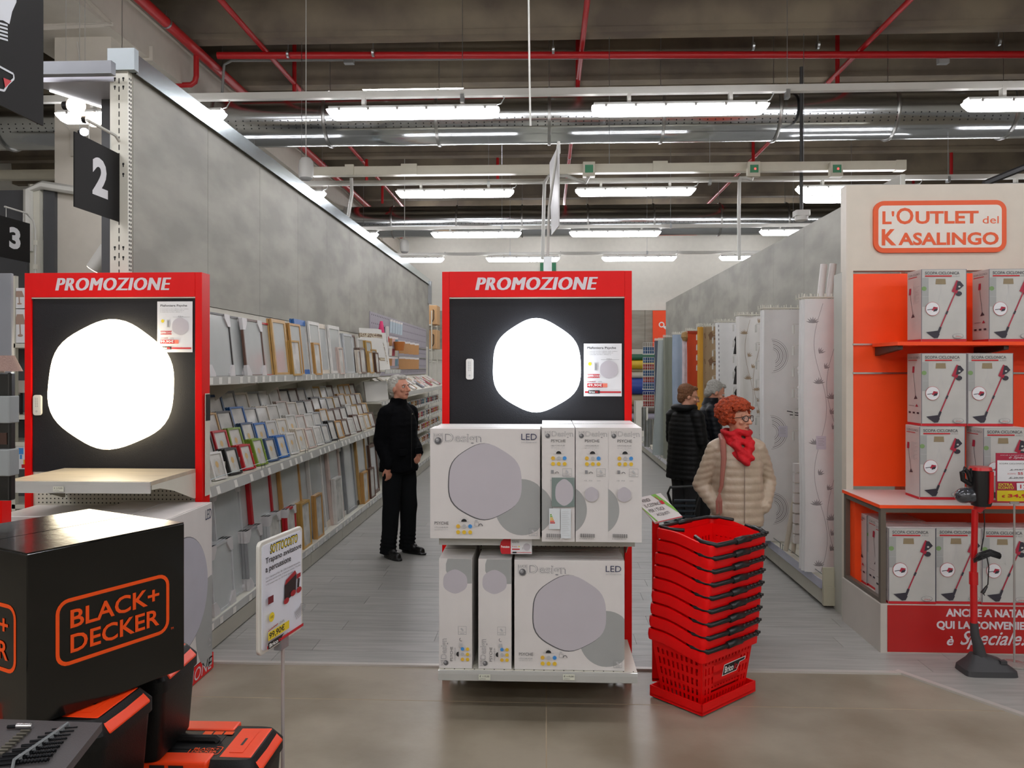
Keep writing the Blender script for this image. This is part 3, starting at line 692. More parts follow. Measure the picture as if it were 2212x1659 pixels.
def hang(name, lab, cat, y, z, w, h, t, mat, grp, topm=white_card, yaw=-.6):
    o = mk(name, G().box(0, t, -w/2, w/2, -h, 0), mat, loc=(XW+.05, y, z)); o.rotation_euler = (0, .06, yaw); tag(o, lab, cat, grp)
    mk('header_card', G().box(-.001, t+.001, -w/2-.001, w/2+.001, -.02, .012), topm, o)
for r in range(3):
    for i in range(7):
        hang('craft_strip', 'narrow coloured craft strip pack hung on the lilac pegboard, %s row' % ['lower', 'middle', 'upper'][r], 'craft pack', Y0+6*BAY+.35+i*.24, 1.91+.16*r-.02*0, .07, .135, .01, PM[(i*3+r*5) % 10], 'craft strips in the %s row' % ['lower', 'middle', 'upper'][r])
for r in range(2):
    for i in range(4):
        hang('kraft_pack', 'brown cardboard craft pack hung in the %s row beyond the strips' % ['lower', 'upper'][r], 'craft pack', Y0+8*BAY+.15+i*.48, 1.92+.27*r, .13, .20, .02, kraft, 'cardboard packs in the %s row' % ['lower', 'upper'][r], yaw=-1.2)
# pink slipper, white hanging ornament, orange basket
def slip(y, z):
    t = thing('slipper', 'pink felt slipper with dark sole hung on the pegboard', 'slipper', (XW+.12, y, z)); 
    g = G(); g.loft([((0, 0, -.20), .03, .04, 0), ((0, -.0, -.12), .05, .08, 0), ((0, .0, -.02), .04, .07, 0), ((0, .0, .10), .02, .03, 0)], 16); mk('upper', g, M('pink_felt', '#c93a6a', .9), t, smooth=True)
    g = G(); g.loft([((.03, .05, -.27), .02, .03, 0), ((.04, .07, -.2), .03, .07, 0), ((.03, .03, -.1), .03, .05, 0)], 16); mk('sole', g, M('black_felt', '#241a1c', .9), t, smooth=True)
    return t
sp_ = at(880, 735, Y0+6.3*BAY)
slip(Y0+6*BAY+.3, 2.32)
t = mk('felt_stocking', G().prism([(-.04, 0), (.05, 0), (.06, -.3), (.0, -.42), (-.05, -.3)], 0, .03, 'x'), M('white_felt', '#cfcac4', .9), loc=(XW+.06, Y0+6*BAY+.95, 2.38)); tag(t, 'white felt stocking with red motif hung beside the slipper', 'stocking')
mk('red_motif', G().ell((.034, .02, -.2), (.004, .03, .05)), M('red_felt', '#b02030', .9), t)
t = mk('felt_stocking', G().prism([(-.05, 0), (.04, 0), (.03, -.42), (-.04, -.42)], 0, .02, 'x'), M('plum_felt', '#2b1c2e', .9), loc=(XW+.06, Y0+6*BAY+.72, 2.36)); tag(t, 'dark plum felt strip hung between slipper and white stocking', 'stocking')
t = mk('felt_bag', G().rbox(0, .06, -.06, .06, -.13, 0, .02), M('pink_felt'), loc=(XW+.05, Y0+6*BAY+.12, 2.05)); tag(t, 'small pink felt bag hung under the slipper', 'bag')
t = mk('craft_basket', G().loft([((0, 0, -.14), .07, .10, 0), ((0, 0, 0), .09, .13, 0)], 20), M('orange_wicker', '#b56a2a', .7, bump=.4, bscale=60), loc=(XW+.16, Y0+7.4*BAY, 2.16)); tag(t, 'small orange basket hung on the pegboard beyond the stocking', 'basket')
for i in range(5):
    hang('brush_pack', 'pale blue hook-hung brush pack above the orange basket', 'brush', Y0+7.3*BAY+i*.22, 2.5, .05, .2, .01, M('pale_blue_card', '#b6c4cc', .5), 'brush packs at the top of the pegboard')
# packs on the sloping tray
rnd = random.Random(5)
for i in range(26):
    y = Y0+6*BAY+.15+i*.19; x = XW+.12+rnd.random()*.18; z = 1.612-(x-XW)*.605+.012
    m = PM[rnd.randrange(10)] if i % 2 else white_card
    o = mk('blister_pack', G().box(-.10, .10, -.06, .06, 0, .018), m, loc=(x, y, z)); o.rotation_euler = (0, .54, rnd.uniform(-.15, .15))
    mk('label_window', G().box(-.06, .02, -.04, .04, .018, .022), PM[rnd.randrange(10)], o)
    tag(o, 'flat blister pack of craft supplies lying on the sloping tray', 'craft pack', 'blister packs on the sloping tray')
# jars
jm = G(); jm.lathe([(.026, 0), (.028, .01), (.028, .075), (.02, .082)], n=10); jme = jm.mesh('jar')
jl = G(); jl.lathe([(.023, .082), (.023, .10), (.0, .10)], n=10); jle = jl.mesh('jar_lid'); jle.materials.append(white_card)
jme.materials.append(glassm)
for r, z in enumerate((.43, .66, .88, 1.10)):
    for i in range(26):
        y = Y0+6*BAY+.12+i*.2
        o = mk('paint_jar', jme.copy() if i % 6 == 0 else jme, []); o.location = (XW+.28+.03*(1.1-z), y, z)
        if True:
            o.material_slots[0].link = 'OBJECT'; o.material_slots[0].material = PM[(i//3*3+r*4+i % 2) % 10]
        tag(o, 'small paint jar in the %s jar row beyond the standing man' % ['lowest', 'second', 'third', 'top'][r], 'jar', 'paint jars in the %s row' % ['lowest', 'second', 'third', 'top'][r])
        mk('lid', jle, [], o)
for r, z in enumerate((.43, .66, .88, 1.10)):
    g = G(); X = XW+.335+.03*(1.1-z)
    g.tube([(X, Y0+6*BAY, z+.05), (X, Y0+11*BAY, z+.05)], .003, 5); tag(mk('guard_wire', g, galv), 'thin steel guard wire along the %s jar shelf' % ['lowest', 'second', 'third', 'top'][r], 'wire')
# beige boxes on the end rack beyond the partition
er = thing('end_rack', 'white shelf rack holding beige cases beyond the end of the left partition', 'rack', (XW, YE+.4, 0))
for z in (2.16, 2.70, 1.9): g = G(); g.box(-.30, .0, .0, .9, z-.03, z); mk('shelf', g, shelf_white, er)
g = G(); g.box(-.0, .02, .0, .04, 0, 3.0); g.box(-.0, .02, .86, .9, 0, 3.0); mk('upright', g, shelf_white, er)
for (px0, px1, py0, py1, lb) in ((922, 944, 629, 668, 'upper beige case with black handle beyond the left partition'), (922, 944, 680, 722, 'lower beige case with black handle beyond the left partition')):
    Yb = YE+.45; a_ = at(px0-6, py1, Yb); b_ = at(px1, py0, Yb)
    t = thing('storage_case', lb, 'case', (a_.x, Yb, 0))
    z0 = 2.70 if py1 < 700 else 2.16
    g = G(); g.rbox(0, b_.x-a_.x, 0, .5, z0, z0+.42, .02); mk('body', g, M('case_beige', '#c39a6b', .6), t, bevel=.01)
    g = G(); g.tube([(b_.x-a_.x-.09, -.004, z0+.32), (b_.x-a_.x-.07, -.012, z0+.30), (b_.x-a_.x-.07, -.012, z0+.12), (b_.x-a_.x-.10, -.004, z0+.06)], .01, 6); mk('handle', g, dark_plastic, t)
# ================================================================ PROMOTION STANDS
promo_txt = M('raised_grey_lettering', '#d3ccd0', .5)
def stand(name, label, xl, xr, Yf, zt, zblack, header_fit):
    W = xr-xl; t = thing(name, label, 'display stand', ((xl+xr)/2, Yf, 0)); h = W/2
    for sx in (-1, 1):
        x0, x1 = sorted((sx*h, sx*(h-.040)))
        g = G(); g.box(x0, x1, 0, .11, 0.0, zt); po = mk('side_post', g, red_enamel, t, bevel=.002)
        g = G(); x0, x1 = sorted((sx*(h-.040), sx*(h-.054))); g.box(x0, x1, .006, .05, zt-.15, zt-.004); mk('slotted_strip', g, shelf_white, t)
        g = G()
        for z in np.arange(zt-.16, zt-.01, .022): g.box(x0+.003, x1-.003, .0045, .006, z, z+.012)
        mk('slots', g, slot, t)['kind'] = 'stuff'
    g = G(); g.box(-h+.040, h-.040, -.002, .02, zt-.142, zt+.0); hd = mk('header_board', g, red_enamel, t, bevel=.001)
    a = Art((-h, -.002, 0), (1, 0, 0), (0, 0, 1)); u0, u1, v0, v1 = header_fit
    a.text('PROMOZIONE', W*u0, zt-v1, W*u1, zt-v0, promo_txt, bold=0, shear=.22, spacing=1.12, fat=.016); a.put('lettering', hd)
    g = G(); g.box(-h+.040, h-.040, .012, .03, zblack, zt-.150); mk('black_panel', g, black_board, t)
    g = G(); g.box(-h+.04, h-.04, .004, .02, zt-.150, zt-.143); mk('header_trim', g, shelf_white, t)
    g = G(); g.box(-h+.040, h-.040, .02, .03, .05, zblack); pp = mk('perforated_panel', g, panel_beige, t)
    return t, h
def perf(t, h, z0, z1):
    g = G()
    for x in np.arange(-h+.07, h-.06, .024):
        for z in np.arange(z0, z1, .024): g.box(x, x+.007, .0185, .0199, z, z+.007)
    mk('perforations', g, slot, t)['kind'] = 'stuff'
Yc = 4.37; pA = at(955, 587, Yc); pB = at(1365, 587, Yc)
cs, hc = stand('promotion_stand', 'red framed promotion stand with black panel in the middle of the picture', pA.x, pB.x, Yc, pA.z, .86, (.176, .822, .033, .104)); perf(cs, hc, .72, .88)
Yl = 4.50; pC = at(53, 590, Yl); pD = at(436, 590, Yl)
ls, hl = stand('promotion_stand', 'red framed promotion stand with black panel at the left', pC.x, pD.x, Yl, pC.z, 1.13, (.176, .83, .03, .104)); perf(ls, hl, .80, 1.12)

def promo_lamp(cx, cz, r, Y, name, label, emit, col, ph, ex=1.0):
    t = thing(name, label, 'lamp', (cx, Y, cz)); n = 60; secs = []
    m = M('lit_shade_'+name+str(round(r, 2)), col, .5, emit=emit)
    g = G(); prof = [(.0, .93), (-.02, 1.0), (-.045, 1.0), (-.065, .95), (-.082, .80), (-.09, .5), (-.093, .15)]
    vs = []
    for (yy, q) in prof:
        for k in range(n):
            a_ = 2*PI*k/n; rr = r*q*pebble(a_, ph); vs.append((rr*math.cos(a_), yy, rr*math.sin(a_)*ex))
    L = len(prof); fs = [(i*n+k, (i+1)*n+k, (i+1)*n+(k+1) % n, i*n+(k+1) % n) for i in range(L-1) for k in range(n)]+[tuple(range(n)), tuple(range((L-1)*n, L*n))[::-1]]
    g.add(vs, fs); mk('shade', g, m, t, smooth='auto')
    g = G(); g.lathe([(r*.8, 0), (r*.8, .012)], n=40, ax='y'); mk('mounting_plate', g, white_card, t)
    return t
pl = at(1159, 790, Yc-.05); promo_lamp(pl.x, pl.z, .246, Yc-.002, 'ceiling_lamp', 'lit cool white pebble-shaped lamp on the middle stand', LAMP_B, '#eef6ff', 0, 1.03)
pl2 = at(236.5, 832, Yl-.05); promo_lamp(pl2.x, pl2.z, .374, Yl-.002, 'ceiling_lamp', 'large lit warm white pebble-shaped lamp on the left stand', LAMP_A, '#fff0cf', .5, .99)
# remote controls and price sheets
rem = M('remote_white', '#d8d6d2', .35)
def remote(px0, px1, py0, py1, Y, lab):
    a_, b_ = at(px0, py1, Y), at(px1, py0, Y); w_, h_ = b_.x-a_.x, b_.z-a_.z
    t = mk('remote_control', G().prism(rrect(0, 0, w_, h_, w_*.3), -.014, 0, 'y'), rem, loc=(a_.x, Y, a_.z), bevel=.002); tag(t, lab, 'remote control')
    a = Art((0, -.014, 0), (1, 0, 0), (0, 0, 1))
    for r in range(6):
        for c in (0, 1): a.rect(w_*(.3+.22*c), h_*(.42+.08*r), w_*(.42+.22*c), h_*(.45+.08*r), grey_print)
    a.disc(w_*.5, h_*.2, w_*.13, light_print); a.put('buttons', t)
remote(1007, 1023, 775, 820, Yc-.001+.012, 'white remote control fixed left of the cool white lamp'); remote(74, 92, 853, 897, Yl+.011, 'white remote control fixed beside the large warm lamp')
def price_sheet(px0, px1, py0, py1, Y, price, old, lab, warm=0):
    a_, b_ = at(px0, py1, Y), at(px1, py0, Y); w_, h_ = b_.x-a_.x, b_.z-a_.z
    t = mk('price_sheet', G().box(0, w_, -.0015, 0, 0, h_), paper, loc=(a_.x, Y, a_.z)); tag(t, lab, 'sign')
    a = Art((0, -.0015, 0), (1, 0, 0), (0, 0, 1), (w_, h_))
    a.text('Plafoniera Psyche', .09, .885, .85, .94, shadow_print, bold=.02)
    for k, L in enumerate((.8, .68, .62)): a.text('Il materiale acrilico effetto cielo stellato'[:44-k*6], .09, .845-k*.03, .09+L, .86-k*.03, grey_print)
    a.disc(.66, .51, .24, lilac_print, ry=.17, fn=lambda q: pebble(q)); a.line([(.45, .695), (.93, .695)], .004, grey_print); a.text('Ø 50 cm', .6, .70, .74, .715, shadow_print)
    a.disc(.16, .615, .045, yellow_print, ry=.033); a.rect(.28, .49, .36, .64, light_print); a.rect(.30, .50, .34, .62, grey_print)
    a.ring([(.10, .35), (.42, .35), (.42, .42), (.10, .42)], .012, red_print); a.text('Prezzo', .12, .365, .24, .395, red_print); a.text('SHOCK', .25, .36, .41, .41, red_print, bold=.02)
    a.text(old, .10, .265, .31, .29, shadow_print); a.line([(.09, .272), (.32, .285)], .006, red_print); a.text('-50%', .36, .265, .48, .29, grey_print)
    a.rect(.09, .17, .50, .245, red_print); a.rect(.50, .17, .62, .245, M('pale_red_ink', '#e8806a', .5)); a.text(price, .10, .18, .48, .237, white_print, bold=.02)
    a.rect(.03, .065, .98, .095, red_print); a.rect(.12, .055, .42, .115, black_print); a.text('Brico', .14, .065, .29, .105, white_print, bold=.03); a.text('io', .30, .065, .38, .105, red_print, bold=.03)
    a.put('printed_text', t); return t
price_sheet(1261, 1343, 742, 856, Yc+.010, '49,90€', '119,00€', 'white price sheet reading 49,90 euro right of the cool white lamp')
price_sheet(340, 416, 651, 761, Yl-.055+.064, '99,90€', '219,00€', 'white price sheet reading 99,90 euro beside the large warm lamp')

# ---------------------------------------------------------------- shelves of the centre stand
def stand_shelf(t, name, x0, x1, yf, yb, z, lip=.045, top=shelf_white, brk=False, slots_front=False, thick=.012):
    g = G(); g.box(x0, x1, yf, yb, z-thick, z); s = mk(name, g, top, t, bevel=.001)
    g = G(); g.prism([(yf-.006, z-lip), (yf, z-lip), (yf, z-.002), (yf-.012, z-.002), (yf-.012, z-.018)], x0, x1, 'x'); mk('price_rail', g, lipm, s)
    for sx in (x0, x1-.004):
        g = G(); g.prism([(yf+.01, z-thick), (yf+.01, z-.045), (yf+.10, z-.05), (yf+.25, z-.085), (yb-.02, z-.17), (yb, z-.17), (yb, z-thick)], sx, sx+.004, 'x'); mk('bracket', g, shelf_white, s)
    return s
zs1 = at(1160, 1159, 3.95).z; cx = cs.location.x
s1 = stand_shelf(cs, 'upper_shelf', at(949, 1160, 3.95).x-cx, at(1371, 1160, 3.95).x-cx, 3.95-Yc, 0, zs1)
zs0 = at(1160, 1449, 3.90).z
s0 = stand_shelf(cs, 'base_shelf', at(947, 1450, 3.9).x-cx, at(1377, 1450, 3.9).x-cx, 3.90-Yc, 0, zs0, lip=.052)
g = G()
for k in range(20): x = at(960+k*21.5, 1450, 3.9).x-cx; g.box(x-.003, x+.003, 3.90-Yc+.004, 3.90-Yc+.010, zs0-.0005, zs0+.0012)
mk('pin_holes', g, slot, s0)['kind'] = 'stuff'
g = G(); g.box(-hc+.05, hc-.05, .0, .03, .02, .16); mk('base_frame', g, dark_plastic, cs)
for sx in (-1, 1):
    for yy in (.05,): g = G(); g.lathe([(.022, 0), (.022, .006), (.008, .012), (.008, .03)], c=(sx*(hc-.09), yy, .001), n=12); mk('levelling_foot', g, dark_plastic, cs)
pricem = M('price_ticket', '#d6d8c8', .5)
def ticket(parent, x, y, z, txt, w_=.045, h_=.024, tilt=0):
    g = G(); g.box(x, x+w_, y-.001, y, z, z+h_); p_ = mk('price_ticket', g, pricem, parent)
    a = Art((x, y-.001, z), (1, 0, 0), (0, 0, 1), (w_, h_)); a.text(txt, .08, .45, .9, .85, black_print); a.text('LAMPADA', .08, .12, .6, .35, grey_print); a.put('printed_price', p_)
for px in (1034, 1216):
    p = at(px, 1469, 3.884); ticket(s0, p.x-cx, 3.885-Yc, p.z, '€ 119,00', .058, .028)
# hinged promotion card on the upper shelf
p = at(1080, 1196, 3.93); q = at(1149, 1164, 3.93); w_, h_ = q.x-p.x, q.z-p.z
t = mk('promo_card', G().prism([(w_*.06+0, 0), (w_, 0), (w_, h_*1.0), (w_*.12, h_), (w_*.03, h_*.8), (0, h_*.5), (w_*.02, h_*.15)], -.0015, 0, 'y'), paper, loc=(p.x, 3.928, p.z)); tag(t, 'small red and white promotion card clipped under the upper shelf', 'sign')
a = Art((0, -.0015, 0), (1, 0, 0), (0, 0, 1), (w_, h_)); a.poly([(.06, 0), (.34, 0), (.34, 1), (.12, 1), (.03, .8), (0, .5), (.02, .15)], red_print); a.text('Promozione', .04, .4, .30, .56, white_print, bold=.03)
a.text('Plafoniera', .38, .82, .60, .9, shadow_print, bold=.02); a.text('Psyche led', .38, .72, .60, .8, shadow_print, bold=.02); a.rect(.38, .28, .62, .36, red_print); a.text('Prezzo', .38, .46, .54, .54, red_print); a.disc(.6, .5, .03, yellow_print)
a.disc(.84, .48, .11, lilac_print, ry=.24); a.rect(.70, .32, .73, .48, light_print); a.rect(.36, .10, .98, .13, red_print); a.rect(.40, .07, .52, .16, black_print); a.put('printed_text', t)

# ---------------------------------------------------------------- lamp cartons
def icons(a, x, y, s, rot=False, hand=True):
    """row of pictograms: half sun, six dots, hand and arc (s = size of a dot)"""
    def Q(p, q): return (x+p*s, y+q*s) if not rot else (x-q*s, y+p*s)
    def D(p, q, r, m, a0=0, a1=2*PI):
        c = Q(p, q); o = PI/2 if rot else 0; a.disc(c[0], c[1], r*s, m, n=16, a0=a0+o, a1=a1+o)
    D(1.9, 3.9, .85, black_print, 0, PI); a.line([Q(.2, 3.85), Q(3.6, 3.85)], .001, grey_print)
    for an in (35, 65, 90, 115, 145): a.line([Q(1.9+1.2*math.cos(math.radians(an)), 3.9+1.2*math.sin(math.radians(an))), Q(1.9+1.6*math.cos(math.radians(an)), 3.9+1.6*math.sin(math.radians(an)))], .0012, light_print)
    for k, m in enumerate((amber_print, light_print, blue_print)): D(.1+k*1.85, 2.5, .62, m)
    for k in range(3): D(.1+k*1.85, .7, .62, M('yellow_dot', '#e2bb33', .5))
    if not hand: return
    a.line([Q(5.3, 4.3), Q(6.1, 4.3)], s*.4, light_print); a.line([Q(5.2, 3.8), Q(5.2, 2.6), Q(6.4, 2.6), Q(6.4, 3.6), Q(5.2, 3.8)], .0016, grey_print)
    a.line([Q(7.0+.6*math.cos(t_), 2.6+.7*math.sin(t_)) for t_ in np.linspace(PI, 0, 8)], s*.22, shadow_print)
def logo(a, x0, y0, x1, y1, rot=0):
    """outlined 'Design' wordmark with a ball in a small shield"""
    W_, H_ = x1-x0, y1-y0
    def R(u0, v0, u1, v1):
        if not rot: return (x0+u0*W_, y0+v0*H_, x0+u1*W_, y0+v1*H_)
        return (x0+(1-v1)*W_, y0+u0*H_, x0+(1-v0)*W_, y0+u1*H_)
    r = R(.21, .0, 1, .95); a.text('Design', *r, grey_print, bold=.018, rot=rot); a.text('Design', *r, white_card, bold=-.012, rot=rot)
    c = R(.0, .06, .18, .62)
    sh = [R(0, .95, 0, .95)[:2], R(0, .3, 0, .3)[:2], R(.04, .08, 0, 0)[:2], R(.09, .02, 0, 0)[:2], R(.14, .08, 0, 0)[:2], R(.18, .3, 0, 0)[:2], R(.18, .95, 0, 0)[:2]]
    if rot: sh = [(x0+(1-v)*W_, y0+u*H_) for (u, v) in ((0, .95), (0, .3), (.04, .08), (.09, .02), (.14, .08), (.18, .3), (.18, .95))]
    a.line(sh, .0014, grey_print)
    r = R(.01, .72, .17, .9); a.text('LUCE', *r, grey_print, rot=rot); r = R(.01, .64, .17, .70); a.text('ambiente', *r, light_print, rot=rot)
    cxx, cyy = ((c[0]+c[2])/2, (c[1]+c[3])/2); rr = min(abs(c[2]-c[0]), abs(c[3]-c[1]))*.48
    a.disc(cxx, cyy, rr, shadow_print); a.disc(cxx-rr*.25, cyy+rr*.25, rr*.6, grey_print); a.disc(cxx-rr*.35, cyy+rr*.4, rr*.25, light_print)
def remote_icon(a, x0, y0, x1, y1):
    a.ring([(x0, y0), (x1, y0), (x1, y1), (x0, y1)], .0016, grey_print); w_, h_ = x1-x0, y1-y0
    a.line([(x0, y0+h_*.3), (x1, y0+h_*.3)], .001, grey_print); a.line([(x0+w_*.35, y0+h_*.75), (x0+w_*.62, y0+h_*.45)], w_*.2, light_print); a.rect(x0+w_*.25, y0+h_*.1, x0+w_*.75, y0+h_*.18, light_print)
def front_art(W, H_, clip=True):
    a = Art((0, 0, 0), (1, 0, 0), (0, 0, 1)); X = lambda u: u*W; Z = lambda v: v*H_
    # grey disc, cut by the right edge
    cxx, czz, r = X(.835), Z(.29), W*.245; pts = []
    for k in range(41):
        an = 2*PI*k/40; px_, pz_ = cxx+r*math.cos(an), czz+r*1.04*math.sin(an); pts.append((min(px_, W-.0005), pz_))
    a.poly(pts, greengrey_print)
    q = .337*W; a.disc(X(.495), Z(.515), q*1.01, shadow_print, ry=q*1.015, n=48, fn=lambda t_: pebble(t_)); a.disc(X(.502), Z(.518), q, lilac_print, ry=q*1.0, n=48, fn=lambda t_: pebble(t_))
    logo(a, X(.035), Z(.85), X(.475), Z(.965))
    a.text('LED', X(.83), Z(.90), X(.97), Z(.955), navy_print); a.text('ambiente', X(.83), Z(.872), X(.97), Z(.89), light_print)
    a.text('PSYCHE', X(.042), Z(.128), X(.17), Z(.156), shadow_print); a.text('I-PSYCHE-PL50', X(.042), Z(.098), X(.165), Z(.110), grey_print); a.text('LED 50W CCT - 50 cm', X(.042), Z(.08), X(.165), Z(.090), light_print)
    icons(a, X(.255), Z(.042), W*.0295*1.0); remote_icon(a, X(.90), Z(.035), X(.975), Z(.105)); return a
def side_art(W, H_, sticker=False):
    a = Art((0, 0, 0), (1, 0, 0), (0, 0, 1)); X = lambda u: u*W; Z = lambda v: v*H_
    pts = [(0.0003, Z(.49))]+[(max(.0003, X(-.32)+X(.66)*math.cos(t_)), Z(.28)+Z(.215)*math.sin(t_)) for t_ in np.linspace(1.05, -1.05, 20)]+[(0.0003, Z(.09))]
    a.poly(pts[::-1], greengrey_print)
    logo(a, X(.10), Z(.905), X(.96), Z(.975)); a.text('PSYCHE', X(.28), Z(.872), X(.72), Z(.897), shadow_print); a.text('I-PSYCHE-PL50', X(.28), Z(.838), X(.70), Z(.849), grey_print); a.text('LED 50W CCT - 50 cm', X(.28), Z(.82), X(.70), Z(.829), light_print)
    icons(a, X(.33), Z(.665), W*.098*.97, hand=False); a.line([(X(.46)+.008*math.cos(t_), Z(.60)+.008*math.sin(t_)) for t_ in np.linspace(PI, 0, 8)], .0025, shadow_print)
    remote_icon(a, X(.63), Z(.575), X(.90), Z(.645))
    a.rect(X(.28), Z(.60), X(.36), Z(.63), grey_print); a.text('CE', X(.26), Z(.535), X(.34), Z(.545), grey_print); a.text('IP20', X(.40), Z(.535), X(.5), Z(.545), grey_print); a.text('220V', X(.64), Z(.535), X(.76), Z(.543), grey_print)
    if sticker:
        a.rect(X(.30), Z(.31), X(.99), Z(.565), M('photo_green_grey', '#7b8a86', .4)); a.disc(X(.68), Z(.435), X(.28), lilac_print, ry=Z(.115), fn=lambda t_: pebble(t_))
        a.rect(X(.22), Z(.115), X(.55), Z(.295), M('energy_label', '#d7dde0', .5))
        for k, m in enumerate((green_print, green_print, amber_print, amber_print, orange_print, red_print)): a.rect(X(.25), Z(.235-.014*k), X(.30+.02*k), Z(.245-.014*k), m)
        a.rect(X(.57), Z(.035), X(.88), Z(.295), M('energy_label'))
        for k in range(14): a.line([(X(.61), Z(.06+.016*k)), (X(.84-.03*(k % 3)), Z(.06+.016*k))], .0012, light_print)
    else:
        a.disc(X(.48), Z(.42), X(.21), lilac_print, ry=Z(.064), fn=lambda t_: pebble(t_))
    x = .13
    for k in range(22):
        wv = .004+.007*((k*7) % 3); a.rect(X(x), Z(.045), X(x+wv), Z(.078), shadow_print); x += wv+.010
    a.text('8 032628 501234', X(.12), Z(.033), X(.54), Z(.040), shadow_print); return a
def low_art(W, H_):
    a = Art((0, 0, 0), (1, 0, 0), (0, 0, 1)); X = lambda u: u*W; Z = lambda v: v*H_
    pts = [(W-.0004, Z(.775)), (W-.0004, Z(.9985)), (X(.26), Z(.9985)), (X(.21), Z(.95)), (X(.21), Z(.89)), (X(.30), Z(.83)), (X(.6), Z(.77))]
    a.poly(pts[::-1][::-1], greengrey_print); a.disc(X(.49), Z(.79), X(.375), lilac_print, ry=Z(.108), fn=lambda t_: pebble(t_))
    remote_icon(a, X(.58), Z(.31), X(.83), Z(.385)); logo(a, X(.03), Z(.03), X(.30), Z(.275), rot=90)
    a.text('PSYCHE', X(.34), Z(.07), X(.42), Z(.20), shadow_print, rot=90); a.text('I-PSYCHE-PL50', X(.47), Z(.075), X(.51), Z(.19), grey_print, rot=90); icons(a, X(.93), Z(.085), W*.085, rot=True, hand=False); a.line([(X(.68)+.008*math.cos(t_), Z(.27)+.008*math.sin(t_)) for t_ in np.linspace(2*PI/3, 5*PI/3, 8)], .0025, shadow_print); a.rect(X(.62), Z(.20), X(.72), Z(.235), light_print); return a
W0, D0, H0 = .545, .165, .545
def carton(name, label, x, Yf, z, w_, d_, h_, art, group=None, rotz=0, tops=True, m=white_card):
    t = thing(name, label, 'box', (x, Yf, z), rotz, group)
    g = G(); g.box(0, w_, 0, d_, 0, h_); mk('carton', g, m, t, bevel=.0012)
    art_mesh = art.g.mesh('printed_face'); 
    for mm in art.mats: art_mesh.materials.append(mm)
    mk('printed_face', art_mesh, [], t)
    g = G(); g.box(.002, w_-.002, d_*.48, d_*.52, h_, h_+.0008); mk('tape_seam', g, M('clear_tape', '#c8c6c2', .2, coat=.5), t)
    return t
fa = front_art(W0, H0)
xb = at(929, 1158, 3.88).x; carton('lamp_carton', 'large white lamp carton on the upper shelf of the middle stand, picture side out', xb, 3.88, zs1+.001, W0, .16, H0, fa)
carton('lamp_carton', 'second large white lamp carton standing behind the one on the upper shelf', xb+.012, 4.045, zs1+.001, W0, .16, H0, fa)
for i, (px, lb) in enumerate(((1170, 'narrow lamp carton with energy label, nearest the large one on the upper shelf'), (1243, 'narrow lamp carton in the middle of the three on the upper shelf'), (1313, 'narrow lamp carton at the right end of the upper shelf'))):
    carton('lamp_carton', lb, at(px, 1164, 3.83).x+.001, 3.83, zs1+.001, .160 if i < 2 else .163, .53, .555, side_art(.160, .555, i == 0))
for i, (px, lb) in enumerate(((948, 'narrow lamp carton at the left end of the base shelf, lettering turned upwards'), (1033, 'second narrow lamp carton on the base shelf, lettering turned upwards'))):
    carton('lamp_carton', lb, at(px, 1446, 3.905).x, 3.912, zs0+.001, .165, .44, .548, low_art(.165, .548))
carton('lamp_carton', 'large white lamp carton on the base shelf of the middle stand', at(1111, 1446, 3.905).x, 3.912, zs0+.001, W0, .165, H0, fa)
carton('lamp_carton', 'second large lamp carton lying behind on the base shelf', at(1111, 1446, 3.905).x+.0, 4.09, zs0+.001, W0, .165, H0-.01, fa)

# gondola body behind the middle stand
cg_ = thing('centre_gondola', 'cream gondola shelving running back behind the middle promotion stand', 'shelving', (cx, Yc+.14, 0))
g = G(); g.box(-.03, .03, 0, 11, .1, 2.05); mk('spine', g, panel_beige, cg_)
for sx in (-1, 1):
    g = G(); a0, a1_ = sorted((sx*.03, sx*.42)); g.box(a0, a1_, .02, 11, .02, .16); mk('base', g, plinth_m, cg_)
    for z in (.6, 1.0, 1.4): g = G(); a0, a1_ = sorted((sx*.03, sx*.36)); g.box(a0, a1_, .02, 11, z-.02, z); mk('shelf', g, shelf_white, cg_)
g = G(); g.box(hc-.02, hc+.008, -.02, .02, .65, 1.52); mk('edge_strip', g, shelf_white, cg_)
# ---------------------------------------------------------------- edge-on hanging sign above the middle stand and its pole
signgrey = M('sign_dark_board', '#191817', .7, spec=.2); numeral = M('numeral_print', '#c9c9cb', .5)
p0 = at(1183, 560, 4.72); pts = [(p0.x, 4.72, pA.z-.1), p0, at(1186, 450, 4.68), at(1207, 305, 4.55)]
t = thing('aisle_sign', 'aisle sign seen edge-on above the middle stand', 'sign', (0, 0, 0))
g = G(); g.tube(pts, .008, 8); g.cap(at(1207, 308, 4.55), at(1208, 330, 4.55), .008, .008); mk('pole', g, wc, t)
c0, c1, c2, c3 = at(1209, 312, 4.5), at(1209, 488, 4.5), at(1193, 508, 4.92), at(1189, 352, 4.92)
g = G(); dxx = Vector((.006, 0, 0)); g.add([c0-dxx, c1-dxx, c2-dxx, c3-dxx, c0, c1, c2, c3], [(0, 1, 2, 3), (7, 6, 5, 4), (0, 4, 5, 1), (1, 5, 6, 2), (2, 6, 7, 3), (3, 7, 4, 0)]); mk('panel', g, M('sign_back_grey', '#a9a9a8', .4), t)
g = G(); p = at(1183, 572, 4.72); g.cbox((p.x, 4.72, p.z), (.05, .05, .09)); g.box(p.x-.004, p.x+.004, 4.72, 4.73, p.z-.3, p.z); mk('pole_clamp', g, galv, t)
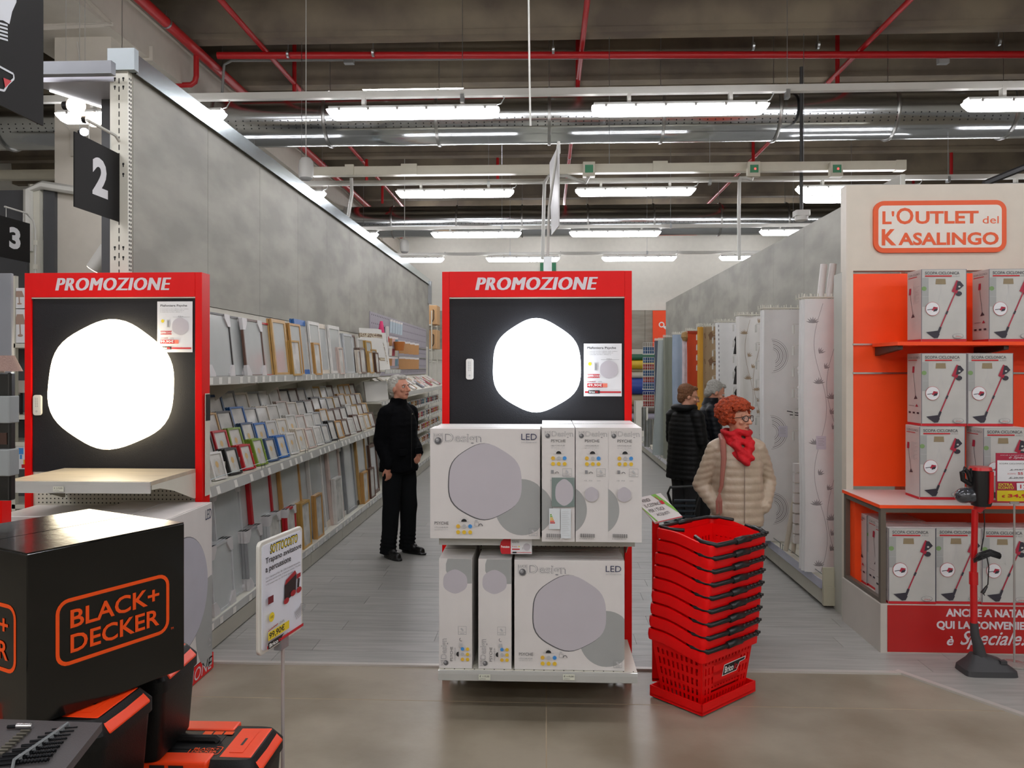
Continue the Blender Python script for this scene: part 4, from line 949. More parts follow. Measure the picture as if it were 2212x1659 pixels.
p = at(1184, 577, 24.5); g = G(); g.cbox((p.x, 24.773, p.z), (.50, .05, .34)); t = mk('exit_sign', g, M('green_sign', '#0d6b43', .5), None); tag(t, 'green emergency sign on the back wall peeping above the middle stand', 'sign')
# ---------------------------------------------------------------- number signs
def numsign(txt, lab, px0, px1, ytl, ybl, ytr, ybr, X, arm):
    n0, n1 = atx(px0, ytl, X), atx(px1, ytr, X); z1 = n0.z; z0 = atx(px0, ybl, X).z
    t = thing('number_sign', lab, 'sign', (X, n0.y, z0)); L = n1.y-n0.y; h_ = z1-z0
    g = G(); g.box(-.004, .004, 0, L, 0, h_); mk('panel', g, signgrey, t)
    a = Art((.004, 0, 0), (0, 1, 0), (0, 0, 1), (L, h_)); a.text(txt, .36, .26, .70, .80, numeral, bold=.045); a.put('numeral', t)
    g = G(); g.tube([(0.0, .12, h_+.10), (0, L-.05, h_+.10), (.0, L+.06, h_+.04), (0, L+.09, h_-.05), (0, L+.09, -.42)], .009, 8)
    g.tube([(0, .14, h_), (0, .14, h_+.10)], .003, 5); g.tube([(0, L-.1, h_), (0, L-.1, h_+.10)], .003, 5); mk('arm', g, wc, t, smooth='auto')
    g = G()
    for z in (h_*.55, -.03, -.3): g.cbox((.0, L+.09, z), (.03, .03, .05))
    mk('arm_clip', g, shelf_white, t); return t
numsign('2', 'dark square sign with a large pale number 2', 160, 259, 284, 446, 332, 480, -2.56, 1)
numsign('3', 'dark square sign with a white number 3 at the left edge', -8, 64, 463, 553, 474, 561, -5.35, 1)
# bulb banner close to the camera, top left
X = -2.32; r_ = atx(92, 272, X); l_ = atx(-60, 200, X)
t = thing('hanging_banner', 'dark banner with white light bulb picture at the top left corner', 'banner', (X, l_.y, r_.z)); L = r_.y-l_.y
g = G(); g.box(-.004, .004, 0, L, 0, 1.35); mk('panel', g, signgrey, t)
def Bp(px, py): p_ = atx(px, py, X); return (p_.y-l_.y, p_.z-r_.z)
a = Art((.004, 0, 0), (0, 1, 0), (0, 0, 1)); bulb_w = M('bulb_print', '#c9cdd2', .5)
a.poly([Bp(-40, -90), Bp(28, -60), Bp(34, -20), Bp(33, 5), Bp(24, 25), Bp(18, 52), Bp(4, 44), Bp(-40, 40)][::-1], bulb_w)
for k in range(5): a.line([Bp(-10, 48+k*8), Bp(14, 55+k*8)], .008, bulb_w)
a.line([Bp(-20, 134), Bp(0, 146), Bp(26, 160), Bp(27, 170), Bp(14, 182), Bp(6, 196), Bp(-20, 190)], .009, bulb_w); a.poly([Bp(4, 168), Bp(22, 175), Bp(8, 190)], red_print); a.put('bulb_picture', t)

# ---------------------------------------------------------------- left stand: shelf, big carton, red plinth
lx = ls.location.x
zs = at(421, 1013, 4.49).z; Yfs = 3.98
woodm = M('pale_oak_laminate', '#b9ad99', .32, stretch=(1, 6, 1), nscale=3, noise=.14)
sl = stand_shelf(ls, 'wooden_shelf', at(8, 1040, Yfs).x-lx, at(326, 1040, Yfs).x-lx, Yfs-Yl, 0, zs, top=woodm, thick=.022, lip=.062)
# the shelf is wider at the back in the picture only because of perspective; brackets are its own
p = at(114, 1062, Yfs-.02); ticket(sl, p.x-lx, Yfs-.016-Yl, p.z, '€ 219,00', .055, .026)
big = M('white_carton'); Xr = -2.02
c0 = at(458, 1085, 4.48); Xr = c0.x; yb_, zt_ = 4.48, c0.z
bc = thing('lamp_carton', 'very large white lamp carton under the wooden shelf, printed side facing the aisle', 'box', (Xr, yb_, .095)); hb = zt_-.095
g = G(); g.box(-.50, 0, -.82, 0, 0, hb); mk('carton', g, big, bc, bevel=.002)
a = Art((0, -.82, 0), (0, 1, 0), (0, 0, 1)); Wd = .82
pts = [(min(Wd-.001, Wd*.98+.2*math.cos(q_)), hb*.22+.26*math.sin(q_)) for q_ in np.linspace(0, 2*PI, 36, endpoint=False)]; a.poly(pts, greengrey_print)
a.disc(Wd*.56, hb*.5, .30, shadow_print, ry=.305, n=48); a.disc(Wd*.565, hb*.5, .296, M('pale_lilac_print', '#b4b3bd', .5), ry=.30, n=48)
a.text('LED', Wd*.89, hb*.90, Wd*.985, hb*.965, navy_print); remote_icon(a, Wd*.93, hb*.05, Wd*.985, hb*.13); logo(a, Wd*.04, hb*.84, Wd*.4, hb*.96); a.put('printed_face', bc)
g = G(); g.box(-.5, -.26, -.80, -.02, hb, hb+.004); g.box(-.24, -.005, -.80, -.02, hb, hb+.004); mk('top_flap', g, big, bc)
bc2 = thing('lamp_carton', 'white lamp carton standing behind the black branded box, left of the very large one', 'box', (Xr-.51, yb_-.02, .095))
g = G(); g.box(-.52, 0, -.72, 0, 0, hb-.02); mk('carton', g, big, bc2, bevel=.002); g = G(); g.box(-.5, -.02, -.70, -.38, hb-.02, hb-.016); g.box(-.5, -.02, -.36, -.02, hb-.02, hb-.016); mk('top_flap', g, big, bc2)
a = Art((-.52, -.72, hb-.0157), (1, 0, 0), (0, 1, 0)); a.text('Design', .10, .05, .36, .12, grey_print); a.put('lettering', bc2)
rp = mk('promotion_plinth', G().box(-1.06, 0, -.86, .02, 0, .09), red_enamel, loc=(Xr, yb_, 0)); tag(rp, 'low red plinth lettered PROMOZIONE beneath the very large carton', 'plinth')
a = Art((0, -.86, 0), (0, 1, 0), (0, 0, 1)); a.text('PROMOZIONE', .14, .012, .86, .078, promo_txt, bold=.035, shear=.22); a.put('lettering', rp)
# small black and white card strip on the right post of the left stand
p = at(440, 985, Yl+.05)
t = mk('label_strip', G().box(0, .004, -.03, .03, -.36, .24), shelf_white, loc=(pD.x+.005, Yl+.06, 1.35)); tag(t, 'thin white strip with black tag on the right post of the left stand', 'tag')
mk('black_tag', G().box(.004, .006, -.028, .03, .08, .235), dark_plastic, t)

# ---------------------------------------------------------------- lighting department at the far left
dgrey = M('dark_grey_cladding', '#4b4c4f', .5); mgrey = M('mid_grey_panel', '#83868c', .35)
t = thing('lighting_display_wall', 'dark grey lighting display wall seen behind the tall upright and number 2 sign', 'display', (-2.62, 4.9, 0))
g = G(); g.box(at(225, 400, 4.95).x+2.62, at(247, 400, 4.95).x+2.62, .02, .08, 0, 3.46); mk('dark_panel', g, dgrey, t)
g = G(); zc_ = 3.46
def CP(px, py): v_ = atz(px, py, zc_); return (v_.x+2.62, v_.y-4.9)
g.prism([CP(60, 178), CP(246, 176), CP(246, 240), CP(222, 231), CP(108, 195), CP(60, 184)], zc_-.0, zc_+.03, 'z'); mk('canopy', g, M('canopy_white', '#c4c4ce', .5), t)
g = G(); q0, q1 = CP(88, 165), CP(246, 162); g.box(q0[0], q1[0], q1[1]-.03, q1[1]+.02, zc_, zc_+.075); mk('top_bar', g, mgrey, t)
g = G(); p0_, p1_ = CP(108, 195), CP(222, 231); g.tube([(*p0_, zc_-.004), (*p1_, zc_-.004)], .006, 6); mk('led_strip', g, M('led_strip_light', '#ffffff', .5, emit=8), t)
g = G(); yq = 4.95
def DP(px, py): v_ = at(px, py, yq); return (v_.x+2.62, v_.z)
for (a0, b0, a1, b1) in ((150, 168, 226, 177), (198, 177, 206, 203), (198, 195, 226, 203)): g.prism([DP(a0, b1), DP(a1, b1), DP(a1, b0), DP(a0, b0)], yq-4.9, yq-4.9+.02, 'y')
mk('black_frame', g, M('frame_charcoal', '#303134', .5), t)
bulbm = M('lit_bulb_warm', '#ffe9d0', .4, emit=7); bulbc = M('lit_bulb_cool', '#dfeaff', .4, emit=7)
for (px, py, Y, r, m, lb, dark) in ((164, 228, 5.6, .058, bulbm, 'round warm glowing bulb hanging left of the tall upright', 1), (203, 258, 5.6, .052, bulbm, 'second warm glowing bulb below and right of the round one', 1), (182, 285, 5.4, .026, bulbc, 'small cool glowing spotlight above the number 2 sign', 0)):
    p = at(px, py, Y); t = thing('hanging_bulb', lb, 'lamp', p); g = G(); g.ell((0, 0, 0), (r*1.15, r, r*1.05)); mk('globe', g, m, t, smooth=True)
    g = G(); g.lathe([(r*.5, -r*1.6), (r*.55, -r*1.0), (r*.55, -r*.8)], n=14, ax='x'); mk('socket', g, dark_plastic, t)
    g = G(); g.tube([(-r*1.3, 0, 0), (-r*1.25, 0, 7.06-p.z)], .0016, 5); mk('cord', g, cg, t)
# wall lamp at (215,565)
p = at(216, 562, 5.6); t = thing('spot_lamp', 'white cylinder spot lamp with glowing end above the left stand', 'lamp', p); RT = Matrix.Rotation(math.radians(215), 4, 'Y')
g = G(); g.T = RT; g.lathe([(.055, -.10), (.055, .08)], n=24); mk('shade', g, spk, t, smooth='auto'); g = G(); g.T = RT; g.lathe([(.05, .07), (.05, .083), (.0, .084)], n=24); mk('lens', g, bulbm, t)
g = G(); g.tube([(.05, 0, .06), (.16, 0, .02), (.17, 0, -.1), (.17, 0, -p.z)], .012, 8); mk('arm', g, spk, t)
# shelf uprights and shelves between the banner and the left stand
dep = thing('lamp_shelving', 'shelving with boxed table lamps seen left of the left stand', 'shelving', (-5.3, 8.3, 0))
up0 = at(64, 420, 8.3); u = up0.x+5.3
g = G(); g.box(u, u+.11, 0, .06, 0, at(70, 398, 8.3).z); mk('upright', g, shelf_white, dep); g = G(); g.box(u+.12, at(118, 400, 8.35).x+5.3, .05, .12, 0, at(70, 400, 8.3).z); mk('dark_panel', g, dgrey, dep)
g = G(); g.box(u-1.5, u-.05, .02, .08, 1.0, at(20, 410, 8.3).z); mk('dark_side', g, dgrey, dep)
g = G(); g.tube([(u, -.02, 3.0), (u+.0, -.02, 3.66), (u+.15, 0, 3.72), (u+.9, .02, 3.6)], .05, 8); mk('rail', g, tray_m, dep, smooth='auto')
Y = 6.3; dz = [at(40, py, Y).z for py in (742, 897, 955, 1090)]
sx0, sx1 = at(20, 800, Y).x, at(68, 800, Y).x
ds2 = thing('lamp_shelf', 'white shelves carrying lamp boxes and small lamps, far left', 'shelving', (sx0, Y, 0))
for z in dz: g = G(); g.box(-.7, sx1-sx0+.1, 0, .42, z-.035, z); mk('shelf', g, shelf_white, ds2)
g = G(); g.box(-.7, sx1-sx0+.1, .43, .46, 0, at(40, 640, Y+.43).z); mk('back_panel', g, dgrey, ds2); g = G(); g.box(.02, .05, .0, .04, 0, 2.5); mk('upright', g, shelf_white, ds2)
def lampbox(px, py0, py1, w_, d_, lb, colr=False):
    p = at(px, py1, Y); h_ = at(px, py0, Y).z-p.z; t = thing('lamp_box', lb, 'box', (p.x, Y+.01, p.z+.001)); g = G(); g.box(0, w_, 0, d_, 0, h_); mk('carton', g, paper, t, bevel=.001)
    a = Art((0, 0, 0), (1, 0, 0), (0, 0, 1), (w_, h_)); br = M('lampshade_print', '#a58b7d', .6)
    if colr: a.rect(.3, .62, .6, .88, blue_print); a.rect(.4, .42, .52, .6, blue_print); a.rect(.6, .2, .9, .4, amber_print); a.rect(.5, .05, .8, .2, red_print)
    else: a.poly([(.1, .55), (.62, .55), (.5, .85), (.22, .85)], br); a.line([(.36, .55), (.38, .25)], .06, br); a.disc(.38, .22, .12, br, ry=.04)
    a.put('printed_face', t)
lampbox(24, 668, 741, .19, .2, 'white box with a brown table lamp picture on the upper shelf, far left'); lampbox(26, 962, 1014, .15, .2, 'white box with blue and coloured lamp picture on the lower shelf, far left', True)
lampbox(24, 622, 666, .17, .15, 'pale blank box stacked on the lamp picture box, far left')
shade = M('woven_lampshade', '#9b8076', .8, bump=.5, bscale=120); pearl = M('white_lampshade', '#c9c1b8', .6)
def tablelamp(px, py0, py1, Yy, r0, r1, m, lb, base=dark_plastic):
    p = at(px, py1, Yy); h_ = at(px, py0, Yy).z-p.z; t = thing('table_lamp', lb, 'lamp', p); g = G(); g.lathe([(r0, 0), (r1, h_)], n=28); mk('shade', g, m, t, smooth='auto')
    g = G(); g.lathe([(.07, -.22), (.07, -.20), (.012, -.19), (.012, .02)], n=16); mk('base', g, base, t, smooth='auto')
tablelamp(4, 768, 802, 3.6, .086, .052, shade, 'brown woven lampshade on a table lamp at the left edge', spk)
tablelamp(46, 822, 848, Y+.15, .06, .035, pearl, 'small cream lampshade left of the red post'); tablelamp(30, 832, 852, Y+.1, .045, .03, pearl, 'tiny white lampshade beside the small cream one')
g = G(); p = at(-20, 780, 3.8); q = at(24, 590, 3.8); g.box(p.x-.3, q.x, 3.8, 3.82, p.z-.1, q.z); tag(mk('grey_cabinet', g, mgrey, bevel=.004), 'smooth grey cabinet side at the left edge above the lampshade', 'cabinet')
g = G(); p = at(2, 1160, 3.7)
tag(mk('red_post', G().box(at(-20, 1085, 3.3).x, at(4, 1085, 3.3).x, 3.3, 3.36, .2, at(4, 1078, 3.3).z), red_enamel), 'red post edge at the left border beside the black branded box', 'post')
bp = thing('black_rack', 'glossy black display case edge with two grey latches at the left edge', 'rack', (at(22, 900, 2.5).x, 2.5, 0))
g = G(); g.rbox(-.42, 0, 0, .03, at(10, 1082, 2.5).z, at(10, 805, 2.5).z, .008); mk('case', g, M('black_gloss', '#0e0f10', .2, coat=.6), bp, bevel=.004)
for (y0_, y1_) in ((856, 915), (972, 1030)):
    g = G(); z0, z1 = at(20, y1_, 2.47).z, at(20, y0_, 2.47).z; g.rbox(-.035, .012, -.02, .03, z0, z1, .006); mk('latch', g, M('latch_grey', '#8b9090', .45), bp, bevel=.003)
g = G(); g.box(-.42, -.01, -.003, 0, at(10, 960, 2.5).z, at(10, 935, 2.5).z); mk('brown_band', g, M('brown_trim', '#3a2216', .5), bp)

# ================================================================ FOREGROUND TOOLBOXES
bdorange = M('tool_orange', '#fb4510', .42, bump=.02, bscale=150); bdblack = M('carton_black_gloss', '#060808', .16, coat=.3, bump=.02, bscale=25); bdprint = M('orange_logo_ink', '#f0551c', .55, spec=.2)
tbblack = M('toolbox_black', '#0a0a0a', .45, bump=.12, bscale=350, spec=.3)
pa = at(58, 1210, 1.64); pa.z = H-(1210-HOR)*1.64/F*1.0; zt = pa.z
yaw = math.radians(63)
bx = thing('branded_carton', 'large glossy black carton with orange outlined logo, front left', 'box', (pa.x, pa.y, zt-.375), yaw)
wb, db, hb2 = .395, .40, .375        # width along local +X is the right-hand visible face
g = G(); g.box(0, wb, 0, db, 0, hb2); mk('carton', g, bdblack, bx, bevel=.002)
g = G(); g.prism([(.002, .004), (wb-.002, .0), (wb-.004, db*.5-.002), (.004, db*.5-.002)], hb2, hb2+.003, 'z'); g.prism([(.004, db*.5+.002), (wb-.004, db*.5+.002), (wb-.004, db-.003), (.006, db-.004)], hb2, hb2+.003, 'z'); mk('top_flap', g, bdblack, bx)
def bdlogo(a, x0, y0, x1, y1, m):
    w_, h_ = x1-x0, y1-y0; a.ring(rrect(x0, y0, x1, y1, h_*.20), h_*.058, m)
    a.text('BLACK+', x0+w_*.115, y0+h_*.54, x0+w_*.90, y0+h_*.82, m, bold=.018); a.text('DECKER', x0+w_*.115, y0+h_*.17, x0+w_*.90, y0+h_*.45, m, bold=.018)
a = Art((0, 0, 0), (1, 0, 0), (0, 0, 1)); bdlogo(a, wb*.155, hb2*.29, wb*.885, hb2*.69, bdprint); a.text('TM', wb*.895, hb2*.30, wb*.915, hb2*.315, bdprint); a.put('logo', bx)
a = Art((0, db, 0), (0, -1, 0), (0, 0, 1)); bdlogo(a, db*.13, hb2*.29, db*.90, hb2*.69, bdprint); a.put('logo', bx)
def toolbox(lab, x, y, z, rz, L=.48, Wd=.27, Hh=.25, art=True):
    t = thing('toolbox', lab, 'toolbox', (x, y, z), rz)
    g = G(); g.loft([((0, 0, 0), L/2-.025, Wd/2-.02, 0, .16), ((0, 0, .01), L/2-.018, Wd/2-.014, 0, .16), ((0, 0, Hh*.74), L/2-.006, Wd/2-.004, 0, .16)], 40); mk('body', g, tbblack, t, smooth='auto')
    g = G(); g.loft([((0, 0, Hh*.74), L/2, Wd/2, 0, .16), ((0, 0, Hh*.86), L/2, Wd/2, 0, .16), ((0, 0, Hh*.985), L/2-.022, Wd/2-.022, 0, .16)], 40); lid = mk('lid', g, tbblack, t, smooth='auto')
    for sx in (-1, 1):                                    # orange end grips
        g = G(); x0, x1 = sx*(L/2-.115), sx*(L/2-.028)
        g.prism([(x0, Hh*.985), (x1, Hh*.99), (sx*(L/2+.003), Hh*.87), (sx*(L/2+.003), Hh*.845), (x0, Hh*.95)] if sx > 0 else [(x0, Hh*.95), (sx*(L/2+.003), Hh*.845), (sx*(L/2+.003), Hh*.87), (x1, Hh*.99), (x0, Hh*.985)], -Wd/2+.035, Wd/2-.035, 'y'); e = mk('end_grip', g, bdorange, t, bevel=.004)
        g = G(); g.box(min(x0, x1)+.02, max(x0, x1)-.03, -Wd*.25, Wd*.25, Hh*.99, Hh*.992); g.box(min(x0, x1)+.035, max(x0, x1)-.045, -.02, .02, Hh*.992, Hh*.9935, 1); mk('grip_recess', g, [bdorange, black_print], e)
    for sy in (-1, 1):
        g = G(); a0, a1_ = sorted((sy*(Wd/2-.055), sy*(Wd/2+.003))); g.prism([(-L/2+.13, a0), (L/2-.13, a0), (L/2-.13, a1_), (-L/2+.13, a1_)], Hh*.90, Hh*1.0, 'z'); mk('side_latch', g, bdorange, t, bevel=.006)
    g = G(); g.box(-.10, .10, -.045, .045, Hh*.985, Hh*.99); mk('handle_recess', g, M('recess_black', '#050505', .6), t); g = G(); g.tube([(-.09, 0, Hh*.99), (-.085, 0, Hh*1.015), (.085, 0, Hh*1.015), (.09, 0, Hh*.99)], .012, 8); mk('handle', g, tbblack, t, smooth='auto')
    if art:
        a = Art((0, 0, Hh*.986), (1, 0, 0), (0, 1, 0)); bdlogo(a, L*.07, -Wd*.30, L*.25, -Wd*.12, bdprint)
        for k in range(3): a.rect(.03+k*.03, Wd*.16, .055+k*.03, Wd*.24, bdprint)
        a.put('label', t)
        a = Art((0, -Wd/2-.0035, 0), (1, 0, 0), (0, 0, 1)); a.text('2', -.07, Hh*.905, -.055, Hh*.975, black_print, bold=.03); a.rect(-.04, Hh*.91, .0, Hh*.97, black_print); a.rect(.01, Hh*.91, .05, Hh*.97, black_print); a.put('front_label', t)
    return t
# upper pair carries the carton, lower ones step out to the right
zc0 = zt-.375-.002; TH = .25
def by_end(far, near, z, lbl, zb, Lw=None):
    f_ = atz(*far, z); n_ = atz(*near, z); d_ = Vector((f_.x-n_.x, f_.y-n_.y)); an_ = math.atan2(d_.y, d_.x); e_ = Vector((math.cos(an_-PI/2), math.sin(an_-PI/2)))
    wd_ = min(.30, max(.24, d_.length+.06)); mid = Vector((f_.x, f_.y))-Vector((math.cos(an_), math.sin(an_)))*(wd_/2-.03); c_ = mid-e_*.24
    toolbox(lbl, c_.x, c_.y, zb, an_-PI/2, Wd=wd_); print('tb', c_, wd_, d_.length)
by_end((424, 1409), (378, 1450), zc0-.03, 'black toolbox with orange end grip standing behind, under the right of the branded carton', zc0-TH)
by_end((325, 1507), (256, 1562), zc0-.03, 'black toolbox with orange end grip in front, under the near corner of the branded carton', zc0-TH)
by_end((610, 1592), (571, 1648), zc0-TH-.03, 'black toolbox with orange grips on the lower layer, front and right', zc0-2*TH)
for k, (x, y) in enumerate(((-1.30, 1.80), (-1.46, 2.42))): toolbox('black toolbox hidden low in the stack, %s' % ('near row' if k == 0 else 'far row'), x, y, zc0-2*TH, .05, art=False)
for k, (x, y) in enumerate(((-1.30, 1.80), (-1.32, 2.42), (-.90, 2.12))): toolbox('black toolbox of the bottom layer, %s' % ('near', 'far', 'right')[k], x, y, zc0-3*TH, .05, art=False)
pz = zc0-3*TH
g = G(); g.box(-1.7, -.6, 1.55, 2.65, 0, pz-.001); tag(mk('display_platform', g, M('platform_black', '#191919', .6)), 'black platform under the stacked toolboxes', 'platform')
# drill display board
trm = M('charcoal_display_board', '#4b4848', .55, bump=.12, bscale=300); zt_ = zc0+.085
c_r = atz(221, 1561, zt_); c_l = atz(-60, 1551, zt_); c_b = atz(118, 1690, zt_)
db_ = thing('drill_bit_board', 'charcoal board with drill bits and sockets in the bottom left corner', 'board', (c_r.x, c_r.y, zt_))
e1 = (c_l-c_r).normalized(); e2 = (c_b-c_r).normalized(); L1, L2 = .42, .40
P4 = [(0, 0), tuple((e1*L1)[:2]), tuple((e1*L1+e2*L2)[:2]), tuple((e2*L2)[:2])]
g = G(); g.prism(P4, -.016, 0, 'z'); mk('board', g, trm, db_)
g = G(); g.cbox((P4[2][0]*.5, P4[2][1]*.5, -.3), (.05, .05, .57)); mk('support', g, dark_plastic, db_)
drillm = M('black_oxide_steel', '#17191c', .3, .7)
for i in range(9):
    r0 = .0014+.00035*i; x = i
    p0 = atz(168+0-(i*7.5), 1573+i*8.2+i*i*.12, zt_)-Vector((c_r.x, c_r.y, zt_)); p1 = atz(112-i*14-i*i*.6, 1578+i*8.6+i*i*.2, zt_)-Vector((c_r.x, c_r.y, zt_)); up_ = Vector((0, 0, r0+.001)); mid = p0.lerp(p1, .45)
    tb = thing('drill_bit', 'black steel drill bit on the charcoal board, one of the graded row', 'drill bit', (c_r.x, c_r.y, zt_), group='graded drill bits on the charcoal board')
    g = G(); g.tube([mid+up_, p1+up_], r0, 8); mk('shank', g, drillm, tb, smooth='auto')
    g = G(); d = (p0-mid); n = 26; pts = [mid+up_+d*(k/n) for k in range(n+1)]; g.tube(pts, [r0*(1.0 if k % 3 else .62) for k in range(n)]+[r0*.2], 8); mk('flute', g, drillm, tb, smooth='auto')
clipm = M('clear_plastic_clip', '#8e9496', .12, coat=.8, alpha=.75)
g = G()
for i in range(9):
    p = atz(140-(i*10.5)-i*i*.3, 1575+i*8.4+i*i*.16, zt_)-Vector((c_r.x, c_r.y, zt_)); g.tube([p+Vector((0, .012, 0)), p+Vector((0, .008, .008+.0006*i)), p+Vector((0, -.008, .008+.0006*i)), p+Vector((0, -.012, 0))], .003, 6)
mk('holder_clips', g, clipm, db_)['kind'] = 'stuff'
for i in range(8):
    p = atz(54-i*8, 1584+i*7, zt_); o = mk('screwdriver_bit', G().tube([(-.008, 0, .004), (.010, .001, .004)], .0032, 6), M('bit_steel', '#8b887c', .3, .9), loc=p); tag(o, 'short steel screwdriver bit in the slanting row on the charcoal board', 'bit', 'screwdriver bits on the charcoal board')
p = atz(52, 1575, zt_); t = thing('socket_adapter', 'shiny chrome socket adapter lying on the charcoal board', 'socket', p); g = G(); g.tube([(-.014, 0, .006), (.016, .001, .006)], .0055, 12); mk('body', g, chrome, t, smooth='auto'); g = G(); g.tube([(-.032, 0, .004), (-.014, 0, .005)], .0035, 8); mk('stem', g, drillm, t)
# ---------------------------------------------------------------- price sign on a pole
TL, TR, BR_, BL_ = at(556, 1172, 2.19), at(650, 1140, 2.44), at(655, 1362, 2.44), at(566, 1420, 2.19)
cxy = (TL+TR)/2; d = Vector((TR.x-TL.x, TR.y-TL.y, 0)); Ws = d.length; ang = math.atan2(d.y, d.x); Hs = ((TL.z-BL_.z)+(TR.z-BR_.z))/2
ps = thing('price_sign', 'white framed price sign reading SOTTOCOSTO and 99,90 euro on a thin pole', 'sign', (TL.x, TL.y, BL_.z), ang)
framew = M('sign_frame_white', '#cfcdc4', .35)
g = G(); g.prism(rrect(0, 0, Ws, Hs, .018), -.006, .006, 'y'); mk('frame', g, framew, ps, bevel=.003)
g = G(); g.prism(rrect(.012, .012, Ws-.012, Hs-.012, .010), -.008, -.0055, 'y'); mk('paper', g, M('sign_paper', '#dce0ea', .3), ps)
a = Art((.012, -.008, .012), (1, 0, 0), (0, 0, 1), (Ws-.024, Hs-.024))
a.text('SOTTOCOSTO', .18, .89, .89, .985, black_print, bold=.05, shear=.15, spacing=1.05); a.text('SOTTOCOSTO', .19, .90, .88, .975, yellow_print, bold=.005, shear=.15, spacing=1.05)
a.text('Trapano avvitatore', .07, .80, .985, .872, black_print, bold=.012); a.text('a percussione', .07, .715, .70, .79, black_print, bold=.012)
for k, s_ in enumerate(('Con 2 batterie al litio 18v 1,5Ah 2 velocità meccaniche,', 'mandrino autoserrante, in dotazione cassetta 19 pollici', '+ 133 accessori misti, cod. 1031234 aff. disponibile')): a.text(s_, .07, .668-k*.032, .95-.2*(k == 2), .688-k*.032, shadow_print)
dk = M('photo_black', '#201416', .5); rd = M('photo_red', '#a01c24', .5)
a.poly([(.52, .34), (.82, .40), (.84, .58), (.53, .52)], dk); a.poly([(.53, .52), (.84, .58), (.80, .62), (.56, .565)], rd); a.poly([(.84, .52), (.95, .53), (.95, .57), (.85, .57)], rd); a.line([(.9, .52), (.88, .43)], .05, dk); a.disc(.90, .40, .07, rd, ry=.03); a.disc(.74, .40, .07, rd, ry=.03); a.disc(.56, .36, .07, rd, ry=.03)
for k in range(14): th = -1.9+k*.07; a.line([(.72+.20*math.cos(th+.6), .36+.16*math.sin(th+.3)), (.72+.36*math.cos(th+.6), .38+.27*math.sin(th+.3))], .006, grey_print)
a.rect(.07, .43, .20, .50, M('photo_dark_red', '#6d1420', .5)); a.disc(.155, .295, .065, yellow_print, ry=.045); a.text('133 PEZZI', .12, .285, .19, .305, black_print)
a.text('219,90€', .07, .175, .29, .20, grey_print); a.line([(.06, .178), (.30, .198)], .008, red_print); a.text('-54%', .33, .18, .46, .205, shadow_print)
a.rect(.06, .085, .58, .165, yellow_print); a.text('99,90€', .08, .09, .46, .16, black_print, bold=.02)
a.poly([(.03, .015), (.96, .015), (.96, .045), (.03, .045)], red_print); a.poly([(.05, .008), (.34, .008), (.40, .055), (.45, .07), (.05, .07)], black_print); a.text('Brico', .08, .018, .29, .055, white_print, bold=.03); a.text('io', .30, .018, .37, .055, red_print, bold=.03)
a.put('printed_sheet', ps)
pp = at(611, 1410, 2.32); R_ = Matrix.Rotation(-ang, 3, 'Z'); v = R_ @ (Vector((pp.x, pp.y, 0))-Vector((TL.x, TL.y, 0)))
g = G(); g.tube([(v.x, v.y, .02), (v.x, v.y, -BL_.z+.01)], .0055, 10); mk('pole', g, M('pole_grey_plastic', '#a9a39f', .3), ps)
g = G(); g.box(v.x-.022, v.x+.022, -.012, .012, -.02, .02); mk('clip', g, clipm, ps)
g = G(); g.lathe([(.11, -BL_.z+.001), (.11, -BL_.z+.010), (.02, -BL_.z+.02)], c=(v.x, v.y, 0), n=24); mk('foot', g, galv, ps)
# ================================================================ RIGHT PARTITION WITH CURTAINS
XR = 2.55; YR0 = 5.78; YR1 = 16.8; ZR = 3.13
rp_ = thing('shelving_partition', 'grey concrete-effect shelving partition right of the curtain aisle', 'shelving', (XR, YR0, 0))
k = 0; y = 0
while y < YR1-YR0-.1:
    y1 = min(y+1.05, YR1-YR0); g = G(); g.box(0, .03, y+.002, y1-.002, 2.2, ZR); mk('cladding_panel', g, stone, rp_)
    g = G(); g.box(0, .03, y+.002, y1-.002, .05, 2.196); mk('back_panel', g, panel_beige, rp_); 
    g = G(); g.box(-.55, -.01, y+.002, y1-.002, .035, .165); mk('plinth', g, plinth_m, rp_)
    g = G(); g.box(-.55, -.01, y+.002, y1-.002, .17, .19); bs = mk('base_shelf', g, shelf_white, rp_)
    g = G(); g.prism([(-.562, .145), (-.55, .145), (-.55, .205), (-.556, .205)], y+.002, y1-.002, 'y'); mk('price_rail', g, M('bluish_price_rail', '#a2a3b4', .2, coat=.6), bs)
    g = G(); g.tube([(-.53, y+.03, .19), (-.53, y+.03, .235), (-.53, y1-.03, .235), (-.53, y1-.03, .19)], .003, 6); g.tube([(-.53, y+.5, .19), (-.53, y+.5, .235)], .003, 6); mk('front_wire', g, wirem, bs)
    g = G(); g.box(-.04, 0, y-.015, y+.015, .1, 2.25); mk('upright', g, shelf_white, rp_)
    y = y1; k += 1
g = G(); g.box(-.55, -.01, -.03, .0, .03, .165); g.box(-.55, -.01, -.02, .0, .165, .30); mk('end_plate', g, M('cream_plate', '#b4b09a', .5), rp_)
for xx in (-.45, -.08): g = G(); g.lathe([(.03, .002), (.03, .008), (.008, .018), (.008, .04)], c=(xx, .05, 0), n=12); mk('levelling_foot', g, shelf_white, rp_)
g = G(); g.box(0, .03, -.02, 0, 0, ZR); mk('end_trim', g, M('end_trim_grey', '#b5b5ac', .5), rp_)

